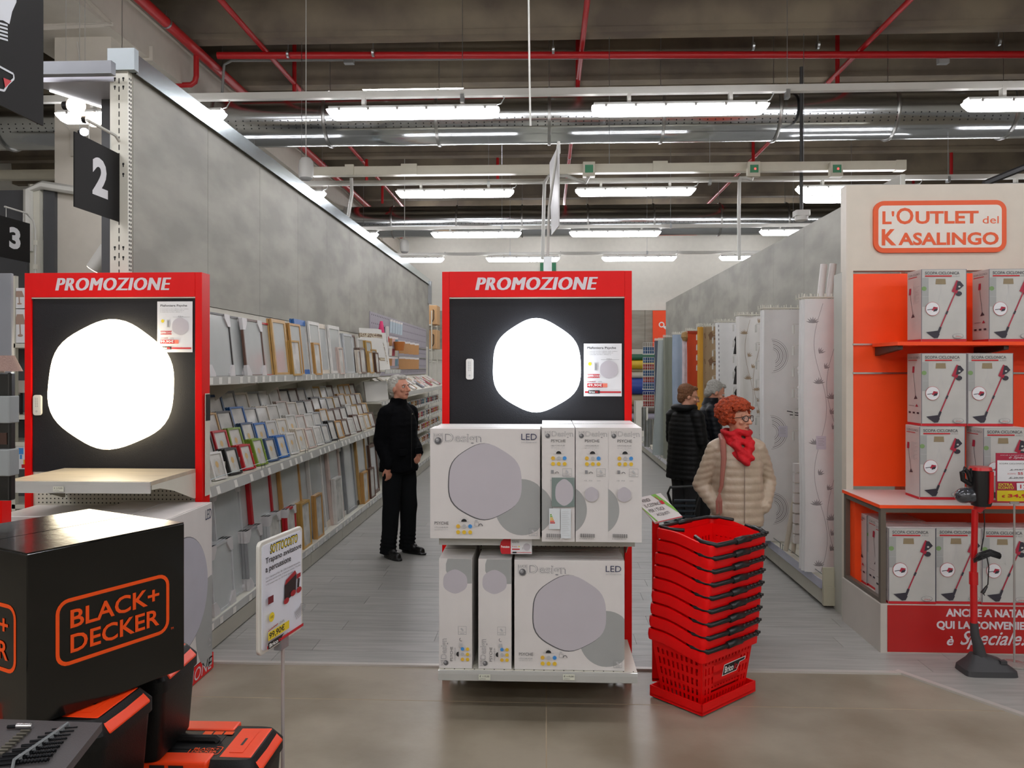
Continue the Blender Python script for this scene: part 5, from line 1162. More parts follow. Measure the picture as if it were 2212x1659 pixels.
def curtain(lab, px0, px1, ptop, pbot, Y, mat, fold=.012, alpha=None, art=None, tilt=0.0, n=34, wiggle=2.2, flare=0, deep=.10):
    a_, b_ = at(px0, ptop, Y), at(px1, ptop, Y); z0 = max(.21, at(px0, pbot, Y).z); w_ = b_.x-a_.x; h_ = a_.z-z0
    t = thing('curtain_sample', lab, 'curtain', (a_.x, Y, z0)); g = G(); vs = []; rowsn = 14
    rnd = random.Random(int(px0))
    ph = rnd.random()*6
    def S(u, v):   # u 0..1 across, v 0..1 up
        yy = fold*math.sin(u*wiggle*PI+ph)*(1-.3*v)+.004*math.sin(v*9+ph); return Vector((u*w_-flare*(1-v)*(1-u)+.004*math.sin(v*7+ph*2)*(1-u), yy+u*tilt, v*h_))
    for j in range(rowsn+1):
        for i in range(n+1): vs.append(S(i/n, j/rowsn))
    m0 = len(vs); vs += [v+Vector((0, .0025, 0)) for v in vs]
    fs = []
    for j in range(rowsn):
        for i in range(n):
            q = j*(n+1)+i; fs.append((q, q+1, q+n+2, q+n+1)); fs.append((m0+q, m0+q+n+1, m0+q+n+2, m0+q+1))
    g.add(vs, fs); 
    # the fabric returns towards the wall behind the leading edge
    vs2 = []
    for j in range(rowsn+1):
        for i in range(9): p = S(0, j/rowsn); vs2.append(p+Vector((.012*math.sin(i*1.3), i/8*deep, 0)))
    g.add(vs2, [(j*9+i, (j+1)*9+i, (j+1)*9+i+1, j*9+i+1) for j in range(rowsn) for i in range(8)])
    mk('fabric', g, mat, t, smooth=True)
    g = G(); g.tube([(-.01, .0, h_+.012), (w_+.01, 0, h_+.012), (XR-a_.x-.02, .05, h_+.012)], .006, 8)
    for i in range(7): x = w_*i/6; g.tube([(x, 0, h_-.005), (x, 0, h_+.03)], .003, 5); g.cbox((x, 0, h_+.03), (.006, .014, .02))
    mk('swing_rod', g, shelf_white, t)
    for q in range(3):   # further hanging rods with their clips
        g = G(); yy = .06+.07*q; g.tube([(.0, yy, h_+.02), (w_*.8, yy, h_+.02)], .004, 6)
        for i in range(4): g.tube([(w_*.2*i, yy, h_+.01), (w_*.2*i, yy, h_+.05)], .003, 5)
        mk('rod', g, shelf_white, t)
    return t, w_, h_, S
class SArt:
    """print that follows a curtain surface"""
    def __init__(s, S, w_, h_): s.S, s.w, s.h = S, w_, h_; s.g = G(); s.mats = []
    def mi(s, m):
        if m not in s.mats: s.mats.append(m)
        return s.mats.index(m)
    def P(s, x, z, lift=.0016): return s.S(max(0, min(1, x/s.w)), max(0, min(1, z/s.h)))-Vector((0, lift, 0))
    def line(s, pts, wd, m):
        for a_, b_ in zip(pts[:-1], pts[1:]):
            a_, b_ = Vector(a_), Vector(b_); d = b_-a_
            if d.length < 1e-5: continue
            d.normalize(); q = Vector((-d.y, d.x))*wd/2; s.g.add([s.P(*(a_-q)), s.P(*(b_-q)), s.P(*(b_+q)), s.P(*(a_+q))], [(0, 1, 2, 3)], s.mi(m))
    def leaf(s, x, z, an, L, wd, m):
        c, d = math.cos(an), math.sin(an); pts = [(x, z), (x+c*L*.5-d*wd/2, z+d*L*.5+c*wd/2), (x+c*L, z+d*L), (x+c*L*.5+d*wd/2, z+d*L*.5-c*wd/2)]
        s.g.add([s.P(*p) for p in pts], [(0, 3, 2, 1)], s.mi(m))
    def rect(s, x0, z0, x1, z1, m, lift=.003): s.g.add([s.P(x0, z0, lift), s.P(x1, z0, lift), s.P(x1, z1, lift), s.P(x0, z1, lift)], [(0, 1, 2, 3)], s.mi(m))
    def put(s, parent, name='printed_pattern'): return mk(name, s.g, s.mats, parent)
emb = M('grey_embroidery', '#8f8c8e', .6); embb = M('brown_embroidery', '#a08a70', .6); card_l = M('swatch_card', '#c6c4cf', .5)
sheer = M('sheer_white_fabric', '#dcdcdb', .7, bump=.15, bscale=220); sheer2 = M('linen_white_fabric', '#d8d6d2', .75, bump=.15, bscale=220)
def vine(t, w_, h_, S, m, seed=0):
    a = SArt(S, w_, h_); r = random.Random(seed); n = 9
    for col in range(2):
        pts = []; x0 = w_*(.38+.32*col)
        for i in range(60): z = h_*i/60+.0; pts.append((x0+w_*.16*math.sin(z*6.4+col*2), z))
        a.line(pts, .003, m)
        for i in range(n):
            z = h_*(i+.5*col+.2)/n; x = x0+w_*.16*math.sin(z*6.4+col*2)+w_*.1*(1 if i % 2 else -1)
            if z > h_*.97: continue
            for q in range(7 if i % 2 == col else 4): a.leaf(x, z, .3+q*.42, .045+.01*r.random(), .010, m)
    return a
def swatch(a, w_, h_, u, z):
    a.rect(u*w_, z, u*w_+.075, z+.10, card_l, .004); 
    for k in range(5): a.rect(u*w_+.012, z+.08-k*.012, u*w_+.06-.008*(k % 2), z+.082-k*.012, grey_print, .005)
tt, w_, h_, S = curtain('white curtain sample with grey vine and flower embroidery, nearest in the row', 1738, 1826, 646, 1236, 6.0, sheer, .016, wiggle=1.6)
a = vine(tt, w_, h_, S, emb, 3); swatch(a, w_, h_, .27, .92); a.put(tt)
tt, w_, h_, S = curtain('white curtain sample with large grey brushed rings', 1651, 1738, 669, 1185, 7.05, sheer, .012, wiggle=2.5)
a = SArt(S, w_, h_)
for (cx_, cz_, r_) in ((.18*w_, h_*.80, .15), (.15*w_, h_*.47, .15), (.85*w_, h_*.30, .13), (.2*w_, h_*.14, .14), (.8*w_, h_*.62, .10)):
    for k in range(7):
        rr = r_*(1-.10*k); pts = [(cx_+rr*math.cos(t_)*.95, cz_+rr*math.sin(t_)) for t_ in np.linspace(-1.5+.1*k, 1.55-.05*k, 22)]
        pts = [p for p in pts if .01*w_ < p[0] < w_*.99]
        if len(pts) > 2: a.line(pts, .006 if k % 2 else .003, emb)
swatch(a, w_, h_, .35, .92); a.put(tt)
tt, w_, h_, S = curtain('cream curtain sample with brown sprig embroidery', 1597, 1652, 683, 1150, 8.05, sheer2, .012, wiggle=2.5)
vine(tt, w_, h_, S, embb, 8).put(tt)
tt, w_, h_, S = curtain('plain white curtain sample with dotted edge in mid row', 1551, 1597, 697, 1120, 9.15, sheer, .01)
a = SArt(S, w_, h_)
for k in range(40): a.rect(0, h_*k/40, .012, h_*k/40+.025, emb)
a.put(tt)
tt, w_, h_, S = curtain('tan curtain sample with brown leaves behind the grey-haired man', 1517, 1551, 706, 1100, 10.2, M('tan_fabric', '#b49c7c', .8, bump=.2, bscale=200), .008)
a = SArt(S, w_, h_); bl = M('leaf_brown', '#8a6a50', .7)
for k in range(6):
    z = h_*(.12+.16*k)
    for q in range(3): a.leaf(w_*.5, z, .5+q*.9, .11, .07, bl)
    a.line([(w_*.2, z-.1), (w_*.5, z), (w_*.8, z+.1)], .004, bl)
a.put(tt)
curtain('narrow yellow curtain sample beside the tan one', 1511, 1519, 706, 1100, 10.05, M('yellow_fabric', '#c8922c', .75, bump=.2, bscale=200), .004, n=8)
tt, w_, h_, S = curtain('bright orange curtain sample above the short-haired woman', 1486, 1512, 715, 1080, 11.25, M('orange_fabric', '#b83c10', .8, bump=.2, bscale=200), .006)
a = SArt(S, w_, h_); a.rect(0, h_-.03, w_, h_-.002, M('orange_dark_hem', '#9a3010', .8)); a.put(tt)
curtain('white curtain edge with pale red print left of the orange one', 1477, 1488, 722, 1080, 11.28, M('rose_white_fabric', '#c3b3b6', .8, noise=.2, nscale=9), .006, n=10)
curtain('pale blue curtain sample hanging left of the orange one', 1456, 1480, 723, 1060, 12.3, M('pale_blue_fabric', '#8e9fb2', .8, bump=.2, bscale=200, col2='#9fadc0', nscale=2), .01)
curtain('grey green curtain sample far along the row', 1436, 1457, 729, 1030, 13.4, M('grey_green_fabric', '#868a7e', .8, bump=.2, bscale=120), .01)
tt, w_, h_, S = curtain('translucent white net curtain pulled aside at the far end', 1425, 1442, 735, 1025, 13.9, M('net_fabric', '#a7b0ae', .7, bump=.3, bscale=160, alpha=.85), .02, flare=.10)
curtain('dark slate curtain sample last in the row', 1417, 1432, 736, 1010, 14.5, M('slate_fabric', '#4e5661', .8, bump=.2, bscale=200), .01)
# accessories on the bays between the curtains
rodm = M('cream_wood_rod', '#c2b8a8', .45)
for (px0, py0, px1, py1, Y, r, lb) in ((1697, 1190, 1734, 975, 6.6, .020, 'cream curtain pole leaning in the first bay, left of the pair'), (1713, 1195, 1736, 985, 6.55, .018, 'cream curtain pole leaning in the first bay, right of the pair')):
    p, q = at(px0, py0, Y), at(px1, py1, Y); p.z = max(p.z, .20)
    t = thing('curtain_pole', lb, 'pole', p); g = G(); g.tube([(0, 0, 0), tuple(q-p)], r, 12); mk('rod', g, rodm, t, smooth='auto'); g = G(); g.ell(tuple(q-p), (r*1.5,)*3); mk('finial', g, rodm, t, smooth=True)
for i, (px, py) in enumerate(((1733, 778), (1729, 797), (1730, 838), (1728, 853), (1735, 1008), (1734, 1018), (1732, 890))):
    p = at(px, py, 6.5); o = mk('finial_knob', G().ell((0, 0, 0), (.028, .028, .028)).lathe([(.018, -.05), (.024, -.02)], n=12), white_card, loc=p, smooth=True); tag(o, 'white round curtain pole finial hooked in the first bay', 'finial', 'white finials in the first bay')
for i in range(8):
    p = at(1722, 1010+i*22, 6.5); o = mk('bracket_pack', G().cbox((0, 0, 0), (.06, .05, .07)).tube([(.03, 0, 0), (.2, 0, .01)], .003, 5), white_card, loc=p, bevel=.002); tag(o, 'small white pole bracket pack hooked low in the first bay', 'bracket', 'bracket packs in the first bay')
for i, (px, Y, n_) in enumerate(((1722, 6.5, 6), (1640, 7.6, 6), (1590, 8.7, 6), (1545, 9.75, 5), (1510, 10.8, 5))):
    for q in range(n_):
        p = at(px, 700+q*(46-i*6), Y); g = G(); g.tube([(.04, 0, .0), (-.03, 0, .0), (-.035, 0, -.02)], .003, 5); g.box(-.035, -.025, -.02, .02, -.08, -.01)
        o = mk('hook_pack', g, wc, loc=p); tag(o, 'white wire hook with small pack between curtains, %s bay' % ['first', 'second', 'third', 'fourth', 'fifth'][i], 'hook', 'wire hooks in the %s bay' % ['first', 'second', 'third', 'fourth', 'fifth'][i])
for i, (py0, py1) in enumerate(((738, 752), (790, 830), (840, 880))):
    p = at(1592, (py0+py1)/2, 8.6); o = mk('tassel_tieback', G().lathe([(.01, .1), (.03, .06), (.02, .03), (.04, -.10)], n=10), M('dark_tassel', '#231f1d', .8), loc=p); tag(o, 'dark curtain tie-back tassel hooked beside the dotted-edge curtain', 'tassel', 'dark tassels beside the dotted-edge curtain')
t = mk('tieback_wire', G().tube([at(1700, 888, 6.5), at(1720, 892, 6.5), at(1738, 894, 6.5)], .004, 5).tube([at(1706, 896, 6.5), at(1738, 898, 6.5)], .004, 5), dark_plastic); tag(t, 'dark metal curtain tie-back arm sticking out right of the red-haired woman', 'tie-back')
t = mk('tassel_tieback', G().lathe([(.02, .08), (.05, .05), (.06, 0), (.03, -.06)], n=12), M('straw_tassel', '#9a7a50', .9, bump=.5, bscale=80), loc=at(1480, 728, 11.3)); tag(t, 'straw coloured tassel at the top left of the orange curtain', 'tassel')
# two white rolls standing on the partition's rail
for i, (a_, b_) in enumerate((((1772, 643), (1780, 571)), ((1790, 643), (1800, 570)))):
    p, q = at(a_[0], a_[1], 6.2), at(b_[0], b_[1], 6.2); t = thing('paper_roll', 'white roll leaning on the right partition above the curtains, %s of two' % ('left', 'right')[i], 'roll', p)
    g = G(); g.tube([(0, 0, 0), tuple(q-p)], .026, 16); mk('roll', g, white_card, t, smooth='auto')
# mesh racks with tins at the far end
for i, (py0, py1) in enumerate(((740, 766), (772, 842), (846, 880))):
    p, q = at(1389, py1, 15.2), at(1413, py0, 15.2); t = thing('wire_rack', 'white wire mesh rack of small packs at the far end, %s of three' % ('top', 'middle', 'bottom')[i], 'rack', p); w_, h_ = q.x-p.x, q.z-p.z
    g = G()
    for k in range(6): g.tube([(w_*k/5, 0, 0), (w_*k/5, 0, h_)], .004, 5)
    n_ = max(3, int(h_/.06))
    for k in range(n_+1): g.tube([(0, 0, h_*k/n_), (w_, 0, h_*k/n_)], .004, 5)
    mk('mesh_front', g, wc, t); g = G(); g.box(0, w_, .02, .12, 0, .02); mk('rack_floor', g, wc, t)
    for r in range(max(1, n_//2)):
        for c in range(4):
            o = mk('small_pack', G().box(0, w_/4.4, 0, .06, 0, h_/n_*1.6), M('pack_blue', '#2a5580', .5) if i < 2 and r % 2 == 0 or i == 0 else M('pack_red', '#a03a34', .5), loc=(p.x+w_*c/4+.01, p.y+.03, p.z+h_*2*r/n_+.02)); tag(o, 'small pack inside the %s wire rack at the far end' % ('top', 'middle', 'bottom')[i], 'pack', 'packs in the %s wire rack' % ('top', 'middle', 'bottom')[i])
for i, (px, py0, py1, r) in enumerate(((1398, 908, 965, .045), (1405, 905, 960, .04), (1391, 880, 930, .035))):
    p = at(px, py1, 14.8); q = at(px, py0, 14.8); o = mk('steel_canister', G().lathe([(r*1.3, 0), (r*1.3, q.z-p.z)], n=18), galv, loc=p, smooth='auto'); tag(o, 'shiny steel canister by the wire racks, %s' % ('front', 'right-hand', 'upper')[i], 'canister')
# fabric rolls on the back wall
rr_ = thing('roll_rack', 'cream rack carrying wide oilcloth rolls on the back wall', 'rack', (at(1330, 900, 23.9).x, 24.0, 0))
g = G(); g.box(-.2, 3.2, .3, .34, 0, 2.25); mk('back_panel', g, panel_beige, rr_); g = G(); g.box(-.2, .30, -.28, .3, 0, .03); g.box(.0, .04, -.28, .3, 0, 2.25); mk('upright', g, panel_beige, rr_)
for (py0, py1, c, nm) in ((765, 778, '#1c5a3e', 'dark green'), (778, 797, '#c9a61c', 'bright yellow'), (797, 803, '#8a8260', 'thin olive'), (803, 817, '#bdb7a4', 'cream'), (817, 852, '#22408f', 'royal blue'), (852, 875, '#a89573', 'beige'), (875, 890, '#6f665e', 'brown'), (893, 906, '#a9a6b4', 'pale lilac')):
    p, q = at(1352, (py0+py1)/2, 24.0), at(1402, (py0+py1)/2, 24.0); r = (at(1352, py0, 24).z-at(1352, py1, 24).z)/2
    t = thing('oilcloth_roll', '%s oilcloth roll on the back wall rack' % nm, 'roll', (p.x, 24.0, p.z)); g = G(); g.tube([(0, 0, 0), (q.x-p.x+.9, 0, 0)], min(r, .26), 18); mk('cloth', g, M('oilcloth_'+nm.replace(' ', '_'), c, .45), t, smooth='auto'); g = G(); g.tube([(-.08, 0, 0), (.02, 0, 0)], min(r, .2)*.5, 12); mk('core', g, kraft, t)
# tall trolley end and stock on the far floor
t = mk('far_display', G().box(0, .3, 0, .5, 0, .9), shelf_white, loc=(at(1374, 900, 20).x, 20, 0)); tag(t, 'low white display end in the far cross aisle', 'display')

# ================================================================ OUTLET DISPLAY
Yb = 5.51; Xo = 2.08
od = thing('outlet_display', 'orange and white outlet display with big round-cornered sign on its white header', 'display stand', (Xo, Yb, 0))
zh0, zh1 = at(1830, 585, Yb).z, at(1830, 400, Yb).z; xo0 = at(1828, 500, Yb).x-Xo; WD = 1.75
cream_w = M('cream_white_board', '#cfc7b8', .45)
g = G(); g.box(xo0, WD, 0, .10, zh0, zh1); hb_ = mk('header_board', g, cream_w, od)
p, q = at(1885, 547, Yb), at(2171, 433, Yb); w_, h_ = q.x-p.x, q.z-p.z; bx0, bz0 = p.x-Xo, p.z
sorange = M('sign_orange', '#e2561c', .45)
g = G(); g.prism(rrect(bx0, bz0, bx0+w_, bz0+h_, .07, 8), -.018, 0, 'y'); sg = mk('header_sign', g, sorange, hb_)
a = Art((bx0, -.018, bz0), (1, 0, 0), (0, 0, 1), (w_, h_))
b_ = .032; a.poly([((x)/w_, (z)/h_) for x, z in rrect(b_*.98, b_, w_-b_, h_-b_, .035)], M('sign_white', '#e2dcd2', .5))
a.text('L', .065, .55, .135, .80, sorange, bold=.03); a.text("'", .135, .70, .155, .80, sorange, bold=.03); a.text('O', .170, .545, .30, .865, sorange, bold=.02)
a.text('UTLET', .315, .55, .79, .795, sorange, bold=.03); a.text('del', .82, .55, .94, .69, sorange, bold=.0)
a.text('K', .06, .14, .17, .455, sorange, bold=.035); a.text('ASALINGO', .185, .14, .94, .385, sorange, bold=.03); a.put('sign_lettering', hb_)
# orange slatwall boards with aluminium rails between
xs0 = at(1843, 700, Yb).x-Xo
seams = [zh0-.01, at(0+1850, 744, Yb).z, at(1850, 806, Yb).z, .92]
for i in range(3):
    g = G(); g.box(xs0, WD, .01, .06, seams[i+1]+.006, seams[i]-.006 if i else zh0-.02); mk('orange_board', g, orange_m, od)
    if i < 2: g = G(); g.box(xs0-.003, WD, .0, .02, seams[i+1]-.006, seams[i+1]+.006); mk('aluminium_rail', g, chrome, od)
g = G(); g.box(xo0+.0, xs0, -.0, .08, 0.0, zh0); mk('side_post', g, cream_w, od)
g = G(); g.box(xo0+.01, xo0+.05, .08, .26, 0, zh0+.0); mk('side_return', g, M('end_trim_grey'), od)
# orange upper shelf on brackets
zsf = at(1938, 738, 5.12).z; xf = at(1884, 748, Yb).x-Xo
g = G(); g.box(xf, WD, -.39, .0, zsf-.024, zsf); us = mk('upper_shelf', g, orange_m, od, bevel=.001)
for px in (1918, 2140):
    x = at(px, 755, 5.3).x-Xo; g = G(); g.prism([(-.005, zsf-.026), (-.36, zsf-.026), (-.36, zsf-.05), (-.005, zsf-.085)], x, x+.03, 'x'); mk('shelf_bracket', g, M('bracket_brown', '#3a2a22', .5), us)
# table: white top with orange edge, grey steel frame, plinth with red poster
ft = atz(1906, 1409); bk = atz(1818, 1332); yf = ft.y-Yb; xb = ft.x-Xo
ztop = .905
g = G(); g.box(xb-.02, WD, yf-.01, .0, ztop-.022, ztop-.002); tb_ = mk('table_edge', g, orange_m, od); g = G(); g.box(xb-.019, WD, yf-.009, .0, ztop-.002, ztop); mk('table_top', g, M('white_laminate_top', '#d3c7c2', .35), tb_)
ste = M('grey_brown_steel', '#6d645a', .45, .4); g = G(); s = .032
g.box(xb-.01, xb-.01+s, yf, yf+s, .301, ztop-.023); g.box(xb-.01, xb-.01+s, -.04, -.008, .301, ztop-.023); g.box(xb-.009, xb-.011+s, yf+s, -.04, ztop-.055, ztop-.024); g.box(xb-.01+s, WD, yf+.001, yf+s-.001, ztop-.05, ztop-.024); g.box(xb-.009, xb-.011+s, yf+s, -.04, .302, .325)
mk('steel_frame', g, ste, od)
plg = M('plinth_white_board', '#bdb7ae', .5); g = G(); g.box(xb-.02, WD, yf-.02, -.0, 0, .30); pl_ = mk('plinth', g, plg, od, bevel=.002)
g = G(); g.box(xb+.02, WD, -.12, -.02, .30, ztop-.03); mk('orange_back', g, orange_m, od)
xpos = at(1917, 1400, yf+Yb-.022).x-Xo
postr = M('poster_red', '#b01c1a', .4); g = G(); g.box(xpos, WD, yf-.024, yf-.0205, .012, .296); po_ = mk('red_poster', g, postr, od)
Yp = yf+Yb-.024; a = Art((0, yf-.024, 0), (1, 0, 0), (0, 0, 1))
def PX(px, py): p_ = at(px, py, Yp); return p_.x-Xo, p_.z
def T(txt, px0, px1, py0, py1, m=promo_txt, **k): x0, z0 = PX(px0, py1); x1, z1 = PX(px1, py0); a.text(txt, x0, z0, x1, z1, m, **k)
T('ANCHE A NATALE', 2043, 2232, 1317, 1332, bold=.04); T('QUI LA CONVENIENZA', 2023, 2262, 1344, 1361, bold=.04); 
T('è', 2045, 2060, 1374, 1394, shear=.3, bold=.02); T('Speciale!', 2074, 2222, 1364, 1402, shear=.45, bold=.012)
x0, z0 = PX(2074, 1392); x1, z1 = PX(2110, 1362)
a.line([(x0, z0+.01), (x0+.01, z0), (x0+.04, z0+.01), (x0+.06, z0+.05), (x1, z1), (x1+.005, z1-.012)], .004, promo_txt); a.put('lettering', po_)
# vacuum cleaner cartons
pic = M('vac_box_picture', '#b6b6b1', .42, noise=.10, nscale=3, col2='#c3c2bd'); vred = M('vac_print_red', '#a8243c', .45); vdk = M('vac_print_dark', '#33303a', .5)
def vac_fig(a, X, Z, m1=vred, m2=vdk):
    a.poly([(X(.10), Z(.13)), (X(.36), Z(.15)), (X(.40), Z(.10)), (X(.36), Z(.05)), (X(.28), Z(.045))][::-1], m2); a.line([(X(.37), Z(.12)), (X(.42), Z(.20))], X(.05), m2)
    a.line([(X(.42), Z(.20)), (X(.75), Z(.68))], X(.028), m1); a.line([(X(.54), Z(.375)), (X(.575), Z(.42))], X(.04), m2)
    a.disc(X(.82), Z(.66), X(.07), m2, ry=Z(.032)); a.poly([(X(.66), Z(.69)), (X(.78), Z(.66)), (X(.86), Z(.82)), (X(.77), Z(.845))], m1); a.poly([(X(.75), Z(.70)), (X(.84), Z(.72)), (X(.93), Z(.77)), (X(.85), Z(.83)), (X(.79), Z(.83))], m2); a.disc(X(.83), Z(.755), X(.025), pic, ry=Z(.012))
def vac_front(w_, h_):
    a = Art((0, 0, 0), (1, 0, 0), (0, 0, 1)); X = lambda u: u*w_; Z = lambda v: v*h_
    a.rect(X(.0), Z(.033), X(1.0), Z(.998), M('box_edge_dark', '#5b5b66', .5)); a.rect(X(.014), Z(.035), X(.986), Z(.994), pic); a.rect(0, 0, X(1), Z(.033), red_print)
    a.rect(X(.02), Z(.48), X(.16), Z(.88), M('picture_cabinet', '#a0a29f', .5)); a.disc(X(.06), Z(.73), X(.055), M('plant_print', '#7a9a62', .6), ry=Z(.03)); a.line([(X(.02), Z(.62)), (X(.16), Z(.62))], .0015, light_print)
    a.poly([(X(.31), Z(.79)), (X(.54), Z(.79)), (X(.53), Z(.865)), (X(.32), Z(.865))], M('lampshade_tan', '#8f7f62', .6)); a.line([(X(.43), Z(.79)), (X(.43), Z(.70)), (X(.36), Z(.52))], .0016, light_print); a.line([(X(.43), Z(.70)), (X(.50), Z(.52))], .0016, light_print)
    a.text('SCOPA CICLONICA', X(.08), Z(.925), X(.84), Z(.965), shadow_print, bold=.015); a.rect(X(.08), Z(.895), X(.67), Z(.912), red_print); a.text('A FILO', X(.70), Z(.893), X(.84), Z(.912), grey_print)
    vac_fig(a, X, Z)
    a.disc(X(.24), Z(.45), X(.155), red_print, ry=X(.155)); a.disc(X(.24), Z(.45), X(.148), paper, ry=X(.148)); a.poly([(X(.22), Z(.43)), (X(.30), Z(.42)), (X(.36), Z(.47)), (X(.26), Z(.48))], vred); a.poly([(X(.25), Z(.41)), (X(.33), Z(.42)), (X(.36), Z(.455)), (X(.28), Z(.445))], vdk); a.line([(X(.12), Z(.435)), (X(.23), Z(.445))], .004, vdk)
    a.disc(X(.80), Z(.075), X(.12), grey_print, ry=Z(.036)); a.disc(X(.80), Z(.077), X(.108), pic, ry=Z(.030)); a.text('dpe', X(.74), Z(.078), X(.83), Z(.094), grey_print); a.text('smart', X(.74), Z(.058), X(.87), Z(.075), red_print, shear=.2)
    return a
def vac_side(d_, h_, alt):
    a = Art((0, d_, 0), (0, -1, 0), (0, 0, 1)); X = lambda u: u*d_; Z = lambda v: v*h_
    a.rect(X(0), Z(.035), X(1), Z(.995), M('vac_box_side', '#bfb7b3', .42)); a.rect(0, 0, X(1), Z(.033), red_print); a.text('SCOPA CICLONICA', X(.08), Z(.925), X(.92), Z(.955), shadow_print); a.rect(X(.08), Z(.90), X(.72), Z(.91), red_print)
    a.line([(X(.2), Z(.70)), (X(.42), Z(.38))] if alt else [(X(.45), Z(.75)), (X(.62), Z(.40))], X(.02), vdk)
    c = (.2, .72) if alt else (.45, .78); a.poly([(X(c[0]-.08), Z(c[1]-.05)), (X(c[0]+.08), Z(c[1]-.05)), (X(c[0]+.1), Z(c[1]+.04)), (X(c[0]-.05), Z(c[1]+.04))], vred)
    c = (.42, .36) if alt else (.62, .38); a.poly([(X(c[0]-.12), Z(c[1]-.02)), (X(c[0]+.14), Z(c[1]-.01)), (X(c[0]), Z(c[1]+.04))], vdk)
    if alt:
        for k in range(14): a.line([(X(.45), Z(.77-.018*k)), (X(.9-.1*(k % 3)), Z(.77-.018*k))], .0012, grey_print)
    else:
        for k, x in enumerate((.2, .5, .8)): a.rect(X(x-.08), Z(.16), X(x+.08), Z(.185), vdk)
        a.line([(X(.15), Z(.27)), (X(.55), Z(.27))], .002, vdk); a.poly([(X(.62), Z(.26)), (X(.82), Z(.26)), (X(.72), Z(.30))], vred)
    for k in range(10): a.line([(X(.3), Z(.30-.018*k)), (X(.85-.12*(k % 3)), Z(.30-.018*k))], .0012, light_print) if alt else None
    return a
VW, VH, VD = .283, .463, .19
vf = vac_front(VW, VH).g.mesh('printed_front'); vfa = vac_front(VW, VH)
for mm in vfa.mats: vf.materials.append(mm)
vsm = []
for alt in (0, 1):
    sa_ = vac_side(VD, VH, alt); me = sa_.g.mesh('printed_side'); [me.materials.append(mm) for mm in sa_.mats]; vsm.append(me)
def vbox(lab, px, pyb, Yf, z, rz=0, alt=0, h_=VH, grp=None):
    p = at(px, pyb, Yf); t = thing('vacuum_carton', lab, 'box', (p.x, Yf, z), rz, grp); g = G(); g.box(0, VW, 0, VD, 0, VH); mk('carton', g, white_card, t, bevel=.001); mk('printed_front', vf, [], t); mk('printed_side', vsm[alt], [], t); return t
zsf_ = zsf+.001
vbox('vacuum cleaner carton on the orange upper shelf, left one', 1990, 730, 5.14, zsf_, alt=1); vbox('vacuum cleaner carton on the orange upper shelf, right one', 2136, 730, 5.14, zsf_, alt=0)
zt2 = ztop+.001
vbox('vacuum cleaner carton at the bottom left of the stack on the white table', 1986, 1070, 5.10, zt2, .0, alt=1); vbox('vacuum cleaner carton on top of the left stack on the white table', 1990, 915, 5.12, zt2+VH+.002, alt=0)
vbox('vacuum cleaner carton set back behind the price card, bottom of the right stack', 2124, 1080, 5.0, zt2, .02, alt=0); vbox('vacuum cleaner carton on top of the right stack on the white table', 2090, 915, 5.12, zt2+VH+.002, alt=0)
zb = .301
for i, px in enumerate((1919, 2021, 2121, 2221)): vbox('vacuum cleaner carton in the front row under the table, %s' % ['first from the left', 'behind the red vacuum pole', 'third from the left', 'fourth, cut by the picture edge'][i], px, 1300, 4.90+.012*(i % 2), zb)
for i, (px, Yy) in enumerate(((1893, 5.10), (1866, 5.34))):
    t = vbox('vacuum cleaner carton under the table seen from its side, %s' % ('nearer', 'farther')[i], px+2, 1300, Yy, zb); t.location.x = Xo+xb+.03+.0*i; t.location.y = 4.90+.20*(i+1)-.2+.0
    t.location = (2.135, 5.11+.195*i-.0, zb) if i == 0 else (2.125, 5.305, zb)

# stick vacuum on display
vx = thing('stick_vacuum', 'red and black corded stick vacuum standing in front of the outlet display', 'vacuum cleaner', (at(2112, 1425, 4.62).x, 4.62, 0))
ox = vx.location.x
def V(px, py, dy=0): p_ = at(px, py, 4.62+dy); return (p_.x-ox, dy, p_.z)
vacred = M('vacuum_red', '#c01016', .28, coat=.3); vacblk = M('vacuum_black', '#1a191a', .35); vdark = M('vacuum_head_grey', '#39393b', .5)
x0, x1 = V(2070, 1430)[0], V(2182, 1430)[0]
g = G(); g.loft([(((x0+x1)/2, -.02, .004), (x1-x0)/2, .085, 0, .3), (((x0+x1)/2, -.02, .035), (x1-x0)/2-.004, .08, 0, .3), (((x0+x1)/2+.0, .0, .075), (x1-x0)/2*.62, .05, 0, .4), (((x0+x1)/2-.03, .01, .10), .04, .035, 0, .6)], 40); mk('floor_head', g, vdark, vx, smooth='auto')
g = G(); g.tube([V(2117, 1415), V(2112, 1390), V(2106, 1372), V(2104, 1345)], [.034, .028, .024, .021], 16); g.cbox((V(2155, 1415)[0], -.05, .075), (.035, .03, .018)); mk('neck', g, vdark, vx, smooth='auto')
g = G(); g.tube([V(2104, 1350), V(2103, 1250)], .019, 16); g.tube([V(2103, 1262), V(2103, 1236)], .024, 16); g.tube([V(2103, 1250), V(2106, 1100)], .0175, 16); mk('tube', g, vacred, vx, smooth='auto')
g = G(); g.tube([V(2110, 1105), V(2118, 1092), V(2118, 1070)], [.022, .032, .04], 16); mk('tube_socket', g, vacred, vx, smooth='auto')
p = V(2119, 1050); q = V(2119, 1013); g = G(); g.loft([((p[0], 0, V(0+2119, 1092)[2]), .045, .05, 0, .7), ((p[0], 0, V(2119, 1070)[2]), .058, .06, 0, .6), ((p[0]-.003, 0, V(2119, 1015)[2]), .054, .055, 0, .6)], 28); mk('motor_body', g, vacblk, vx, smooth='auto')
